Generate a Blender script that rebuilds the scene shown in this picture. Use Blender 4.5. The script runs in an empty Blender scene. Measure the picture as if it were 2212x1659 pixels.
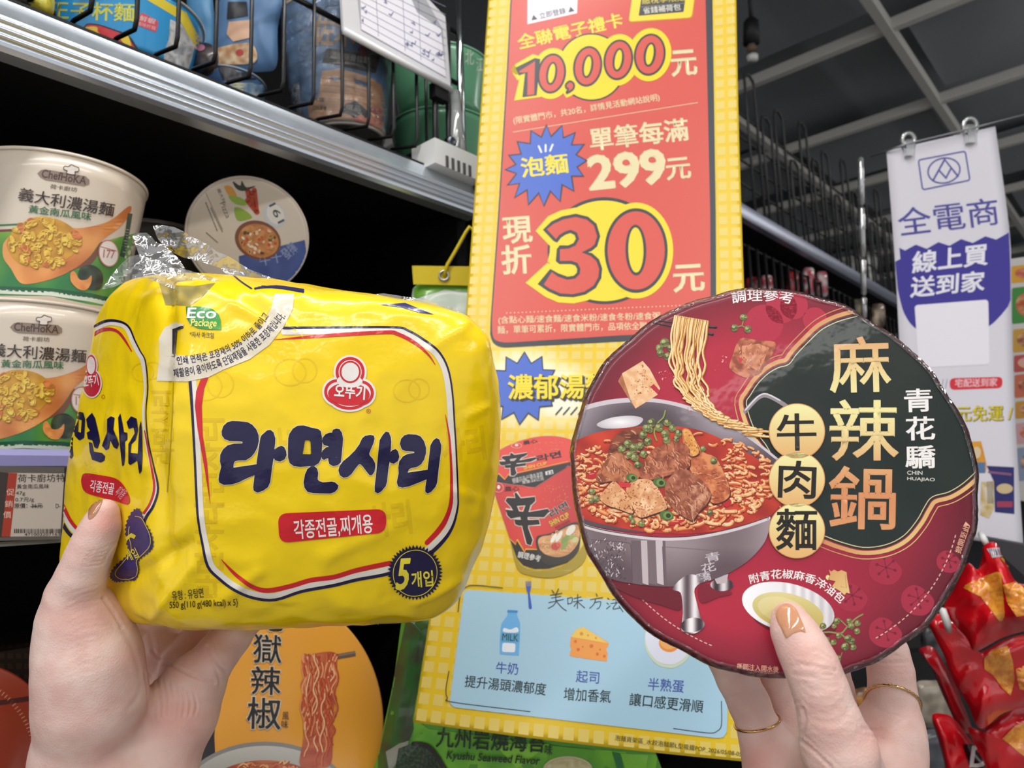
import bpy, math, random
import numpy as np
from mathutils import Vector, Matrix, noise
from mathutils.bvhtree import BVHTree
from mathutils.geometry import tessellate_polygon

# ---------------------------------------------------------------- camera, world, lights, exposure
SC = bpy.context.scene
COL = SC.collection
F = 1580.0
TH, PH = math.radians(8), math.radians(1.9)
EYE = Vector((0, 0, 1.40))
FW = Vector((0, math.cos(TH), math.sin(TH)))
_u = Vector((0, -math.sin(TH), math.cos(TH)))
_r = Vector((1, 0, 0))
RT = _r * math.cos(PH) - _u * math.sin(PH)
UP = _r * math.sin(PH) + _u * math.cos(PH)
cam = bpy.data.cameras.new('camera')
cam.sensor_width = 36
cam.lens = F / 2212 * 36
cam.clip_start = .02
cam.dof.use_dof = True
cam.dof.focus_distance = .40
cam.dof.aperture_fstop = 14
camo = bpy.data.objects.new('camera', cam)
COL.objects.link(camo)
camo.matrix_world = Matrix(((RT.x, UP.x, -FW.x, EYE.x), (RT.y, UP.y, -FW.y, EYE.y), (RT.z, UP.z, -FW.z, EYE.z), (0, 0, 0, 1)))
SC.camera = camo
world = bpy.data.worlds.new('store_ambient')
world.use_nodes = True
world.node_tree.nodes['Background'].inputs[0].default_value = (.97, .98, 1, 1)
world.node_tree.nodes['Background'].inputs[1].default_value = .72
SC.world = world
SC.view_settings.view_transform = 'Standard'
SC.view_settings.look = 'None'
SC.view_settings.exposure = 0.22
SC.view_settings.gamma = 1
SC.view_settings.use_curve_mapping = False

# aisle frame: U runs along the shelves, N points from the shelf face into the aisle
AZ = math.radians(42)
U = Vector((math.sin(AZ), math.cos(AZ), 0))
N = Vector((math.cos(AZ), -math.sin(AZ), 0))
D = .66
ZV = Vector((0, 0, 1))
CEIL = 1.35          # ceiling height over the eye
def S(t, o, z):      # shelf frame: t along the aisle, o out into the aisle from the shelf front, z over the eye
    return Vector((EYE.x, EYE.y, EYE.z + z)) - N * (D - o) + U * t

def area(name, t, o, z, lx, ly, power, col=(1, 1, 1), tilt=0.0):
    L = bpy.data.lights.new(name, 'AREA'); L.shape = 'RECTANGLE'; L.size = lx; L.size_y = ly
    L.energy = power; L.color = col
    ob = bpy.data.objects.new(name, L); COL.objects.link(ob)
    a = Matrix((U, N, ZV)).transposed()          # local x along U, y along N, z up; area light shines down -z
    ob.matrix_world = Matrix.Translation(S(t, o, z)) @ a.to_4x4() @ Matrix.Rotation(tilt, 4, 'X')
    return ob
# the rows of LED tubes under the ceiling over this aisle
area('ceiling_tube_light', -.9, .45, CEIL - .06, 3.4, .10, 26, (1, .985, .96))
area('ceiling_tube_light', -.9, 1.35, CEIL - .06, 3.4, .10, 26, (1, .985, .96))
area('ceiling_tube_light', 3.6, 1.3, CEIL - .06, 2.2, .10, 18, (1, .985, .96))
area('ceiling_tube_light', -.6, 2.6, CEIL - .06, 3.0, .12, 20, (1, .985, .96))

area('added_ceiling_fill', 2.6, 1.3, CEIL - .30, 3.0, .10, 7, (1, .985, .96), math.pi)  # added upward fill lights, no visible fixture, to brighten the ceiling
area('added_ceiling_fill', 2.6, 2.6, CEIL - .30, 3.0, .10, 5, (1, .985, .96), math.pi)

# ---------------------------------------------------------------- helpers
def ray(px, py):
    return FW + RT * ((px - 1106) / F) + UP * ((829.5 - py) / F)
def P(px, py, d):                                 # the point d metres deep seen at a photo coordinate
    return EYE + ray(px, py) * d
def pix(p):
    q = p - EYE; d = q.dot(FW)
    return 1106 + F * q.dot(RT) / d, 829.5 - F * q.dot(UP) / d, d
def onS(px, py, o=0.0):                           # a photo coordinate on the plane o in front of the shelf face
    r = ray(px, py); k = -(D - o) / r.dot(N)
    return EYE + r * k
def tz(p):
    q = p - EYE; return q.dot(U), q.dot(N) + D, q.z
def onplane(px, py, p0, n):
    r = ray(px, py)
    return EYE + r * ((p0 - EYE).dot(n) / r.dot(n))
def zt(ox, oy, s, pts):                           # coordinates read from an enlarged crop
    return [(ox + x / s, oy + y / s) for x, y in pts]

def lin(c): return c / 12.92 if c <= .04045 else ((c + .055) / 1.055) ** 2.4
def rgb(c):
    if isinstance(c, str):
        c = c.lstrip('#'); return tuple(int(c[i:i + 2], 16) / 255 for i in (0, 2, 4))
    return c
def lrgb(c): return tuple(lin(max(0, min(1, v))) for v in rgb(c))
def mix(a, b, t):
    a, b = rgb(a), rgb(b); t = max(0, min(1, t)); return tuple(x + (y - x) * t for x, y in zip(a, b))
def nz(x, y, s=1.0, k=0.0): return noise.noise(Vector((x * s, y * s, k)))
def gradv(y0, c0, y1, c1): return lambda x, y: mix(c0, c1, (y - y0) / (y1 - y0))
def noisy(c, amt=.12, s=.06, k=0): 
    c = rgb(c); return lambda x, y: tuple(max(0, min(1, v * (1 + amt * 2 * nz(x, y, s, k)))) for v in c)

MATS = {}
def mat(name, col=None, rough=.5, metal=0., coat=0., spec=.5, bump=0., bscale=60., attr=False, alpha=None, sss=0., emit=None, coatr=.05, var=0.):
    if name in MATS: return MATS[name]
    m = bpy.data.materials.new(name); m.use_nodes = True; nt = m.node_tree
    b = nt.nodes['Principled BSDF']
    if attr:
        a = nt.nodes.new('ShaderNodeAttribute'); a.attribute_name = 'Col'; nt.links.new(a.outputs['Color'], b.inputs['Base Color'])
    elif col is not None:
        c = lrgb(col) + (1,)
        if var:
            tc = nt.nodes.new('ShaderNodeTexCoord'); nn = nt.nodes.new('ShaderNodeTexNoise'); nn.inputs['Scale'].default_value = bscale * .3
            nt.links.new(tc.outputs['Object'], nn.inputs['Vector'])
            cr = nt.nodes.new('ShaderNodeValToRGB')
            cr.color_ramp.elements[0].color = tuple(v * (1 - var) for v in c[:3]) + (1,); cr.color_ramp.elements[0].position = .3
            cr.color_ramp.elements[1].color = tuple(min(1, v * (1 + var)) for v in c[:3]) + (1,); cr.color_ramp.elements[1].position = .7
            nt.links.new(nn.outputs['Fac'], cr.inputs['Fac']); nt.links.new(cr.outputs['Color'], b.inputs['Base Color'])
        else: b.inputs['Base Color'].default_value = c
    b.inputs['Roughness'].default_value = rough; b.inputs['Metallic'].default_value = metal
    b.inputs['Specular IOR Level'].default_value = spec
    b.inputs['Coat Weight'].default_value = coat; b.inputs['Coat Roughness'].default_value = coatr
    if sss:
        b.inputs['Subsurface Weight'].default_value = sss; b.inputs['Subsurface Radius'].default_value = (1, .35, .2); b.inputs['Subsurface Scale'].default_value = .004
    if emit:
        b.inputs['Emission Color'].default_value = lrgb(emit[0]) + (1,); b.inputs['Emission Strength'].default_value = emit[1]
    if bump:
        tc = nt.nodes.new('ShaderNodeTexCoord'); n2 = nt.nodes.new('ShaderNodeTexNoise'); n2.inputs['Scale'].default_value = bscale; n2.inputs['Detail'].default_value = 3
        bp = nt.nodes.new('ShaderNodeBump'); bp.inputs['Strength'].default_value = bump; bp.inputs['Distance'].default_value = .002
        nt.links.new(tc.outputs['Object'], n2.inputs['Vector']); nt.links.new(n2.outputs['Fac'], bp.inputs['Height']); nt.links.new(bp.outputs['Normal'], b.inputs['Normal'])
        if coat: nt.links.new(bp.outputs['Normal'], b.inputs['Coat Normal'])
    MATS[name] = m; return m

def film_mat(name, tint=(1, 1, 1), rough=.08, refl=.5, haze=.0, bump=.6, bscale=45):
    if name in MATS: return MATS[name]
    m = bpy.data.materials.new(name); m.use_nodes = True; nt = m.node_tree; nt.nodes.clear()
    out = nt.nodes.new('ShaderNodeOutputMaterial'); tr = nt.nodes.new('ShaderNodeBsdfTransparent'); tr.inputs[0].default_value = tint + (1,)
    gl = nt.nodes.new('ShaderNodeBsdfGlossy'); gl.inputs['Roughness'].default_value = rough
    fr = nt.nodes.new('ShaderNodeFresnel'); fr.inputs[0].default_value = 1.45
    ma = nt.nodes.new('ShaderNodeMath'); ma.operation = 'MULTIPLY_ADD'; ma.inputs[1].default_value = 1.0; ma.inputs[2].default_value = refl * .12; ma.use_clamp = True
    mx = nt.nodes.new('ShaderNodeMixShader'); df = nt.nodes.new('ShaderNodeBsdfDiffuse'); df.inputs[0].default_value = (.8, .8, .8, 1)
    mh = nt.nodes.new('ShaderNodeMixShader'); mh.inputs[0].default_value = haze
    tc = nt.nodes.new('ShaderNodeTexCoord'); n2 = nt.nodes.new('ShaderNodeTexNoise'); n2.inputs['Scale'].default_value = bscale; n2.inputs['Distortion'].default_value = 1.0
    bp = nt.nodes.new('ShaderNodeBump'); bp.inputs['Strength'].default_value = bump; bp.inputs['Distance'].default_value = .004
    L = nt.links.new
    L(tc.outputs['Object'], n2.inputs['Vector']); L(n2.outputs['Fac'], bp.inputs['Height']); L(bp.outputs['Normal'], gl.inputs['Normal']); L(bp.outputs['Normal'], fr.inputs['Normal'])
    L(fr.outputs[0], ma.inputs[0]); L(ma.outputs[0], mx.inputs[0]); L(tr.outputs[0], mh.inputs[1]); L(df.outputs[0], mh.inputs[2]); L(mh.outputs[0], mx.inputs[1]); L(gl.outputs[0], mx.inputs[2]); L(mx.outputs[0], out.inputs[0])
    MATS[name] = m; return m

class MB:
    """collects faces with colours and material slots and links them as one mesh object"""
    def __init__(s): s.v = []; s.f = []; s.c = []; s.m = []; s.sm = []
    def face(s, pts, col=(1, 1, 1), m=0, smooth=False):
        n = len(s.v); s.v += pts; s.f.append(tuple(range(n, n + len(pts)))); s.c.append([col] * len(pts)); s.m.append(m); s.sm.append(smooth)
    def mesh(s, V, Fs, col=(1, 1, 1), m=0, smooth=True, cols=None):
        n = len(s.v); s.v += [Vector(p) for p in V]
        for i, f in enumerate(Fs):
            s.f.append(tuple(n + k for k in f)); s.m.append(m); s.sm.append(smooth)
            s.c.append([cols[k] for k in f] if cols is not None else [col] * len(f))
        return s
    def box(s, c, ax, ay, az, col=(1, 1, 1), m=0):      # centre and three half-axes
        p = [c + ax * i + ay * j + az * k for k in (-1, 1) for j in (-1, 1) for i in (-1, 1)]
        return s.mesh(p, [(0, 2, 3, 1), (4, 5, 7, 6), (0, 1, 5, 4), (2, 6, 7, 3), (0, 4, 6, 2), (1, 3, 7, 5)], col, m, False)
    def tube(s, pts, r, n=8, col=(1, 1, 1), m=0, closed=False):
        pts = [Vector(p) for p in pts]; V = []; Fs = []; K = len(pts)
        rs = r if isinstance(r, (list, tuple)) else [r] * K
        ref = None
        for i, p in enumerate(pts):
            a = pts[(i - 1) % K] if (i > 0 or closed) else p; b = pts[(i + 1) % K] if (i < K - 1 or closed) else p
            t = (b - a).normalized()
            if ref is None: ref = t.orthogonal().normalized()
            ref = (ref - t * ref.dot(t)).normalized(); w = t.cross(ref)
            V += [p + (ref * math.cos(2 * math.pi * j / n) + w * math.sin(2 * math.pi * j / n)) * rs[i] for j in range(n)]
        for i in range(K if closed else K - 1):
            for j in range(n):
                a = i * n + j; b = i * n + (j + 1) % n; k2 = ((i + 1) % K) * n
                Fs.append((a, b, k2 + (j + 1) % n, k2 + j))
        if not closed: Fs += [tuple(range(n))[::-1], tuple(range((K - 1) * n, K * n))]
        return s.mesh(V, Fs, col, m, True)
    def lathe(s, base, axis, prof, n=64, col=(1, 1, 1), m=0, caps=True, cols=None):  # prof: (radius, height[, colour])
        ax = axis.normalized(); e1 = ax.orthogonal().normalized(); e2 = ax.cross(e1); V = []; Fs = []; C = []
        for i, q in enumerate(prof):
            for j in range(n):
                a = 2 * math.pi * j / n; V.append(base + ax * q[1] + (e1 * math.cos(a) + e2 * math.sin(a)) * q[0]); C.append(q[2] if len(q) > 2 else col)
        for i in range(len(prof) - 1):
            for j in range(n): Fs.append((i * n + j, i * n + (j + 1) % n, (i + 1) * n + (j + 1) % n, (i + 1) * n + j))
        if caps: Fs += [tuple(range(n))[::-1], tuple(range((len(prof) - 1) * n, len(prof) * n))]
        return s.mesh(V, Fs, col, m, True, C)
    def bvh(s): return BVHTree.FromPolygons(s.v, s.f)
    def build(s, name, mats, parent=None, loc=None, edge=None):
        me = bpy.data.meshes.new(name)
        if parent is not None: loc = parent.location
        elif loc is None:
            lo = [min(v[i] for v in s.v) for i in range(3)]; hi = [max(v[i] for v in s.v) for i in range(3)]
            loc = Vector(((lo[0] + hi[0]) / 2, (lo[1] + hi[1]) / 2, lo[2]))
        me.from_pydata([tuple(v - loc) for v in s.v], [], s.f)
        at = me.color_attributes.new('Col', 'FLOAT_COLOR', 'CORNER')
        buf = np.ones((len(me.loops), 4), dtype=np.float32); k = 0
        for c in s.c:
            for q in c: buf[k, :3] = q; k += 1
        lo_ = buf[:, :3]; np.copyto(buf[:, :3], np.where(lo_ <= .04045, lo_ / 12.92, ((lo_ + .055) / 1.055) ** 2.4))
        at.data.foreach_set('color', buf.ravel())
        for m_ in (mats if isinstance(mats, (list, tuple)) else [mats]): me.materials.append(m_)
        me.polygons.foreach_set('material_index', s.m); me.polygons.foreach_set('use_smooth', s.sm)
        if edge: me.set_sharp_from_angle(angle=math.radians(edge))
        me.update()
        o = bpy.data.objects.new(name, me); COL.objects.link(o)
        if parent is not None: o.parent = parent
        else: o.location = loc
        return o

def tag(o, label, cat, group=None, kind=None):
    o['label'] = label; o['category'] = cat
    if group: o['group'] = group
    if kind: o['kind'] = kind
    return o
def struct(o): o['kind'] = 'structure'; return o
def thing(name, loc, label, cat, group=None):
    o = bpy.data.objects.new(name, None); COL.objects.link(o); o.location = loc; o.empty_display_size = .02
    return tag(o, label, cat, group)

# ---------------------------------------------------------------- printed artwork: flat coloured shapes laid on a surface
_GL = {}
def glyphs(body):
    if body in _GL: return _GL[body]
    cu = bpy.data.curves.new('t', 'FONT'); cu.body = body; cu.resolution_u = 3
    o = bpy.data.objects.new('t', cu); COL.objects.link(o)
    ev = o.evaluated_get(bpy.context.evaluated_depsgraph_get()); me = ev.to_mesh()
    V = np.array([(v.co.x, v.co.y) for v in me.vertices]); me.calc_loop_triangles()
    T = [tuple(t.vertices) for t in me.loop_triangles]
    cnt = {}
    for t in T:
        a, b, c = (V[i] for i in t); f = (b[0] - a[0]) * (c[1] - a[1]) - (b[1] - a[1]) * (c[0] - a[0])
        t = t if f > 0 else t[::-1]
        for i, j in ((t[0], t[1]), (t[1], t[2]), (t[2], t[0])): cnt.setdefault((min(i, j), max(i, j)), []).append((i, j))
    E = [q[0] for q in cnt.values() if len(q) == 1]      # outline edges, the glyph on their left
    ev.to_mesh_clear(); bpy.data.objects.remove(o); bpy.data.curves.remove(cu)
    _GL[body] = (V, T, E, V.min(0), V.max(0)); return _GL[body]

def spline(pts, n=6, closed=True):
    out = []; K = len(pts); P_ = [np.array(p, float) for p in pts]
    rng = range(K) if closed else range(K - 1)
    for i in rng:
        p0 = P_[(i - 1) % K] if closed or i > 0 else P_[i]; p1 = P_[i]; p2 = P_[(i + 1) % K]; p3 = P_[(i + 2) % K] if closed or i < K - 2 else p2
        for k in range(n):
            t = k / n; out.append(tuple(.5 * (2 * p1 + (p2 - p0) * t + (2 * p0 - 5 * p1 + 4 * p2 - p3) * t * t + (3 * p1 - p0 - 3 * p2 + p3) * t ** 3)))
    if not closed: out.append(tuple(P_[-1]))
    return out
def ellipse(cx, cy, rx, ry, rot=0, n=40, a0=0, a1=360):
    c, s = math.cos(math.radians(rot)), math.sin(math.radians(rot)); o = []
    full = abs(a1 - a0) >= 360
    for i in range(n if full else n + 1):
        a = math.radians(a0 + (a1 - a0) * i / n); x, y = rx * math.cos(a), ry * math.sin(a); o.append((cx + x * c - y * s, cy + x * s + y * c))
    return o
def rrect(q, r, n=5):           # q: four corners in order, r: corner radius
    o = []
    for i in range(4):
        p = np.array(q[i], float); a = np.array(q[i - 1], float) - p; b = np.array(q[(i + 1) % 4], float) - p
        rr = min(r, np.linalg.norm(a) / 2, np.linalg.norm(b) / 2); pa = p + a / np.linalg.norm(a) * rr; pb = p + b / np.linalg.norm(b) * rr
        for k in range(n + 1):
            t = k / n; o.append(tuple(pa * (1 - t) ** 2 + p * 2 * t * (1 - t) + pb * t * t))
    return o
def starpts(cx, cy, R, r, n, rot=0):
    return [(cx + (R if i % 2 == 0 else r) * math.cos(math.radians(rot) + math.pi * i / n), cy + (R if i % 2 == 0 else r) * math.sin(math.radians(rot) + math.pi * i / n)) for i in range(2 * n)]

class Print:
    """shapes given where they are read off the photo, laid on the real surface by proj(px, py, lift)"""
    def __init__(s, mb, proj, maxe=None, eps=.00006, m=0): s.mb = mb; s.proj = proj; s.maxe = maxe; s.eps = eps; s.m = m; s.z0 = 1
    def tris(s, V, T, col, z, maxe=None):
        maxe = maxe or s.maxe
        V = [tuple(map(float, v[:2])) for v in V]
        if maxe:
            out = []; st = list(T); mid = {}
            while st:
                a, b, c = st.pop(); L = []
                for i, j in ((a, b), (b, c), (c, a)): L.append((V[i][0] - V[j][0]) ** 2 + (V[i][1] - V[j][1]) ** 2)
                k = L.index(max(L))
                if L[k] <= maxe * maxe: out.append((a, b, c)); continue
                i, j, o = ((a, b, c), (b, c, a), (c, a, b))[k]; key = (min(i, j), max(i, j))
                if key not in mid: mid[key] = len(V); V.append(((V[i][0] + V[j][0]) / 2, (V[i][1] + V[j][1]) / 2))
                q = mid[key]; st += [(i, q, o), (q, j, o)]
            T = out
        W = [None] * len(V); use = [False] * len(V)
        for t in T:
            for i in t: use[i] = True
        lift = (z + s.z0) * s.eps
        for i, v in enumerate(V):
            if use[i]: W[i] = s.proj(v[0], v[1], lift)
        T = [t for t in T if all(W[i] is not None for i in t)]
        if not T: return
        f = col if callable(col) else None; cc = None if f else rgb(col)
        re = {}; VV = []; CC = []
        for t in T:
            for i in t:
                if i not in re: re[i] = len(VV); VV.append(W[i]); CC.append(f(*V[i]) if f else cc)
        FF = []
        for t in T:
            a, b, c = (VV[re[i]] for i in t)
            n = (b - a).cross(c - a)
            FF.append(tuple(re[i] for i in (t if n.dot(EYE - a) > 0 else t[::-1])))
        s.mb.mesh(VV, FF, m=s.m, smooth=True, cols=CC)
    def poly(s, pts, col, z=0, holes=(), maxe=None):
        loops = [list(pts)] + [list(h) for h in holes]
        T = tessellate_polygon([[Vector((x, y, 0)) for x, y in l] for l in loops]); V = [p for l in loops for p in l]
        s.tris(V, T, col, z, maxe)
    def stroke(s, pts, w, col, z=0, closed=False, cap=True, smooth=0, maxe=None):
        if smooth: 
            ws0 = w if isinstance(w, (list, tuple)) else None
            if ws0: w = [q[0] for q in spline([(a, 0) for a in ws0], smooth, closed)]
            pts = spline(pts, smooth, closed)
        pts = [np.array(p, float) for p in pts]; K = len(pts)
        ws = w if isinstance(w, (list, tuple)) else [w] * K
        V = []; T = []
        for i in range(K):
            a = pts[(i - 1) % K] if (i or closed) else pts[i]; b = pts[(i + 1) % K] if (i < K - 1 or closed) else pts[i]
            d = b - a; l = np.hypot(*d) or 1; nrm = np.array((-d[1], d[0])) / l
            h = ws[i] / 2
            if (0 < i < K - 1) or closed:
                d1 = pts[i] - a; l1 = np.hypot(*d1) or 1; cs = abs(np.dot(nrm, np.array((-d1[1], d1[0])) / l1)); h /= max(cs, .5)
            V += [tuple(pts[i] + nrm * h), tuple(pts[i] - nrm * h)]
        for i in range(K if closed else K - 1):
            j = (i + 1) % K; T += [(2 * i, 2 * i + 1, 2 * j + 1), (2 * i, 2 * j + 1, 2 * j)]
        if cap and not closed:
            for i in (0, K - 1):
                if ws[i] > .6:
                    c = ellipse(pts[i][0], pts[i][1], ws[i] / 2, ws[i] / 2, n=10); b = len(V); V += c; T += [(b, b + k, b + k + 1) for k in range(1, 9)]
        s.tris(V, T, col, z, maxe)
    def text(s, body, x0, y0, x1, y1, h, col, bold=0., z=1, shear=0., grow=None, dx=0, dy=0, arc=None, maxe=None):
        """body from its lower-left ink corner to its lower-right one, h tall; bold and grow thicken the strokes (in em)"""
        V, T, E, lo, hi = glyphs(body)
        ex = np.array((x1 - x0, y1 - y0), float); L = np.hypot(*ex); up = np.array((ex[1], -ex[0])) / L
        if isinstance(h, tuple): h0, h1 = h
        else: h0 = h1 = h
        sx, sy = hi - lo
        if arc is not None:
            A = [np.array(p, float) for p in spline(arc, 8, False)]; cum = [0]
            for a, b in zip(A, A[1:]): cum.append(cum[-1] + np.hypot(*(b - a)))
        def mp(x, y):
            u = (x - lo[0]) / sx; v = (y - lo[1]) / sy
            if arc is not None:
                t = u * cum[-1]; i = min(max(int(np.searchsorted(cum, t)) - 1, 0), len(A) - 2)
                d = A[i + 1] - A[i]; l = np.hypot(*d); f = (t - cum[i]) / l; q = A[i] + d * f; n_ = np.array((d[1], -d[0])) / l
                q = q + n_ * v * h0
            else: q = np.array((x0, y0)) + ex * u + up * v * (h0 + (h1 - h0) * u) + ex / L * shear * v * h0
            return (q[0] + dx, q[1] + dy)
        g = bold * .5 + (grow or 0)
        VV = [mp(*v) for v in V]; TT = list(T)
        if g > 0:
            for a, b in E:
                pa, pb = V[a], V[b]; d = pb - pa; l = np.hypot(*d)
                if l < 1e-6: continue
                d = d / l; n_ = np.array((d[1], -d[0])); k = len(VV); e = g * .85
                for q in (pa - d * e + n_ * g, pa, pb, pb + d * e + n_ * g): VV.append(mp(*q))
                TT += [(k, k + 1, k + 2), (k, k + 2, k + 3)]
        s.tris(VV, TT, col, z, maxe)

def bvhproj(tree, back=None):
    def f(px, py, lift):
        r = ray(px, py); l = r.length
        h, n, i, d = tree.ray_cast(EYE, r / l)
        if h is None: return None
        if n.dot(r) > 0: n = -n
        return h + n * lift
    return f
def planeproj(p0, n):
    if n.dot(EYE - p0) < 0: n = -n
    return lambda px, py, lift: onplane(px, py, p0 + n * lift, n)

PAPER = mat('printed_paper', attr=True, rough=.42, spec=.35)
MATTE = mat('matte_print', attr=True, rough=.7, spec=.2)
GLOSS = mat('glossy_print', attr=True, rough=.25, spec=.5, coat=.35, coatr=.12)
# ---------------------------------------------------------------- setting: ceiling, floor, far wall, shelf carcasses
rng = random.Random(7)
CS = CEIL / 1.6
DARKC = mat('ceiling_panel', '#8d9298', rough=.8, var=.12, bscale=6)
GRID = mat('ceiling_grid', '#d2cfc8', rough=.6)
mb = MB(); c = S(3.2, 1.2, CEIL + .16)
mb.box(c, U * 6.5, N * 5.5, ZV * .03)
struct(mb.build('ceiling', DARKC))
mb = MB()
CB = (-.605 + D - .0, -1.302 + D)
pitch = .70 * CS
for i in range(-5, 7):      # bars along the aisle
    o = D + (-.605 + .70 * i) * CS
    mb.box(S(3.2, o, CEIL + .02), U * 6.4, N * .013, ZV * .02)
for i in range(-4, 10):
    t = (2.80 + .735 * i) * CS
    mb.box(S(t, 1.2, CEIL + .024), U * .013, N * 5.4, ZV * .018)
struct(mb.build('trim_ceiling_grid', GRID))
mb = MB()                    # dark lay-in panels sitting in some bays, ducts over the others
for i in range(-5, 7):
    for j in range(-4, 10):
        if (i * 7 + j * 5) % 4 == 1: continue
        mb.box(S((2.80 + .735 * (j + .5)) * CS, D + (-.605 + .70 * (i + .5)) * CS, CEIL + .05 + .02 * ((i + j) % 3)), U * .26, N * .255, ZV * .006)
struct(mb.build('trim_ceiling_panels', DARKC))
mb = MB(); mb.box(Vector((EYE.x, EYE.y, -.03)) + U * 2.6 + N * .6, U * 6.5, N * 5.5, ZV * .03)
struct(mb.build('floor', mat('floor_tile', '#8d8a86', rough=.35, var=.1, bscale=8)))
mb = MB(); mb.box(S(3.2, -4.2, 0), U * 6.5, N * .05, ZV * 1.6)
struct(mb.build('wall_left', mat('side_wall', '#1b1b1e', rough=.9)))
mb = MB(); mb.box(S(9.6, 1.2, 0), U * .05, N * 6.4, ZV * 1.6)
struct(mb.build('wall_far', mat('far_wall', '#35353a', rough=.8)))

BLACK = mat('black_shelf_steel', '#0c0c0f', rough=.55, spec=.3)
DBLACK = mat('black_shelf_back', '#08080a', rough=.8, spec=.15)
ALU = mat('brushed_aluminium', '#cfd7e0', rough=.26, metal=.75)
PURP = mat('lilac_rail_plastic', '#8583b4', rough=.25, spec=.6)
T0, T1 = -.55, .662
def extrude(mb, prof, t0, t1, m=0, col=(1, 1, 1), smooth=False):   # prof: closed list of (o, z)
    n = len(prof); V = [S(t, o, z) for t in (t0, t1) for o, z in prof]
    Fs = [(i, (i + 1) % n, n + (i + 1) % n, n + i) for i in range(n)] + [tuple(range(n))[::-1], tuple(range(n, 2 * n))]
    mb.mesh(V, Fs, col, m, smooth); return mb
sh = thing('shelf_unit', S((T0 + T1) / 2, -.25, -1.4), 'black steel shelf unit with cup noodles, silver front rail', 'shelf')
sh['kind'] = 'thing'
mb = MB(); mb.box(S((T0 + T1) / 2, -.46, -.2), U * ((T1 - T0) / 2), N * .008, ZV * 1.2)
mb.build('back_panel', DBLACK, sh)
mb = MB(); mb.box(S(T1 - .008, -.23, -.5), U * .008, N * .22, ZV * .90)
mb.build('end_panel', DBLACK, sh)
for z, dep in ((.372, .44), (.022, .44), (-.345, .44)):
    mb = MB(); mb.box(S((T0 + T1) / 2, -dep / 2 - .006, z), U * ((T1 - T0) / 2), N * (dep / 2), ZV * .010)
    mb.build('shelf_board', BLACK, sh)
mb = MB(); mb.box(S((T0 + T1) / 2, -.23, -1.36), U * ((T1 - T0) / 2), N * .22, ZV * .04); mb.build('shelf_base', BLACK, sh)
# curved silver rail under the wire basket
prof = [(-.006, .402), (.000, .403)] + [(.004 + .014 * math.sin(math.pi * k / 12 * .62), .400 - .0032 * k) for k in range(0, 13)]
prof = [(-.006, .402), (.000, .4035), (.003, .4025)] + [(.003 + .0125 * k / 5, .4015 - .0205 * (k / 5) ** .8) for k in range(1, 6)]
for zc in (.3765, .3690, .3630):
    prof += [(.0155 + .0022 * math.sin(math.pi * k / 6), zc + .0026 - .0052 * k / 6) for k in range(7)]
prof += [(.0160, .3590), (.0150, .3560), (.010, .3535), (-.006, .3535)]
mb = extrude(MB(), prof, T0, T1)
r = mb.build('price_rail', ALU, sh, edge=25)
r['label'] = 'silver price rail'
mb = extrude(MB(), [(-.006, .401), (-.006, .4065), (.0015, .4065), (.0015, .401)], T0, T1); mb.build('rail_cap', BLACK, sh)
# lilac rail of the middle shelf and the clear label strip under it
mb = extrude(MB(), [(-.004, .040), (.004, .041), (.008, .036), (.008, .028), (.004, .024), (-.004, .024)], T0, T1)
o = mb.build('lower_rail', PURP, sh, edge=25); o['label'] = 'lilac plastic rail'
mb = extrude(MB(), [(-.004, .024), (.002, .024), (.002, -.028), (-.004, -.028)], T0, T1); mb.build('label_channel', mat('smoked_channel', '#1c1b1a', rough=.2, spec=.6), sh)
mb = extrude(MB(), [(-.004, -.028), (.006, -.028), (.006, -.0315), (-.004, -.0315)], T0, T1); mb.build('channel_lip', mat('clear_lip', '#6f7370', rough=.15, spec=.7), sh)
mb = extrude(MB(), [(-.004, -.325), (.006, -.325), (.006, -.365), (-.004, -.365)], T0, T1); mb.build('bottom_rail', BLACK, sh)

# wire basket on the upper shelf
WIRE = mat('black_wire', '#111113', rough=.35, spec=.5)
# the next shelf unit down the aisle, taller, with its own wire fence
fs = thing('shelf_unit', S(2.0, -.25, -1.4), 'distant taller shelf unit with grey rail between the tall poster and hanging banner', 'shelf')
mb = MB(); mb.box(S(2.1, -.46, -.35), U * 1.05, N * .01, ZV * 1.05); mb.build('back_panel', DBLACK, fs)
for z in (.585, .17, -.25, -.7):
    mb = MB(); mb.box(S(2.1, -.23, z), U * 1.05, N * .22, ZV * .012); mb.build('shelf_board', BLACK, fs)
mb = extrude(MB(), [(-.006, .607), (.002, .61), (.010, .606), (.012, .590), (.008, .574), (-.006, .572)], 1.05, 3.15, smooth=False)
mb.build('price_rail', mat('grey_rail', '#9094a6', rough=.3, metal=.6), fs, edge=25)
bk2 = thing('wire_basket', S(2.2, .0, .61), 'dark wire fences on top of the distant shelf unit', 'basket')
for i in range(14):
    t = 1.62 + .085 * i; h = .62 + (.34 if i % 4 == 0 else .26 if i % 4 == 1 else .31 if i % 4 == 2 else .2)
    mb = MB(); mb.tube([S(t, -.01, .605), S(t, -.01, h), S(t + .006, -.01, h + .014), S(t + .03, -.01, h + .02), S(t + .05, -.01, h + .012), S(t + .055, -.01, h), S(t + .055, -.01, .605)], .0035, 8)
    mb.build('wire_loop', mat('dim_wire', '#2c2c2f', rough=.5), bk2)
for z in (.68, .74, .80, .86):
    mb = MB(); mb.tube([S(1.55, -.016, z), S(2.8, -.016, z)], .003, 6); mb.build('cross_wire', MATS['dim_wire'], bk2)
bk3 = thing('wire_basket', S(1.9, .0, .2), 'black wire fence below the grey rail of the distant shelf unit', 'basket')
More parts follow.
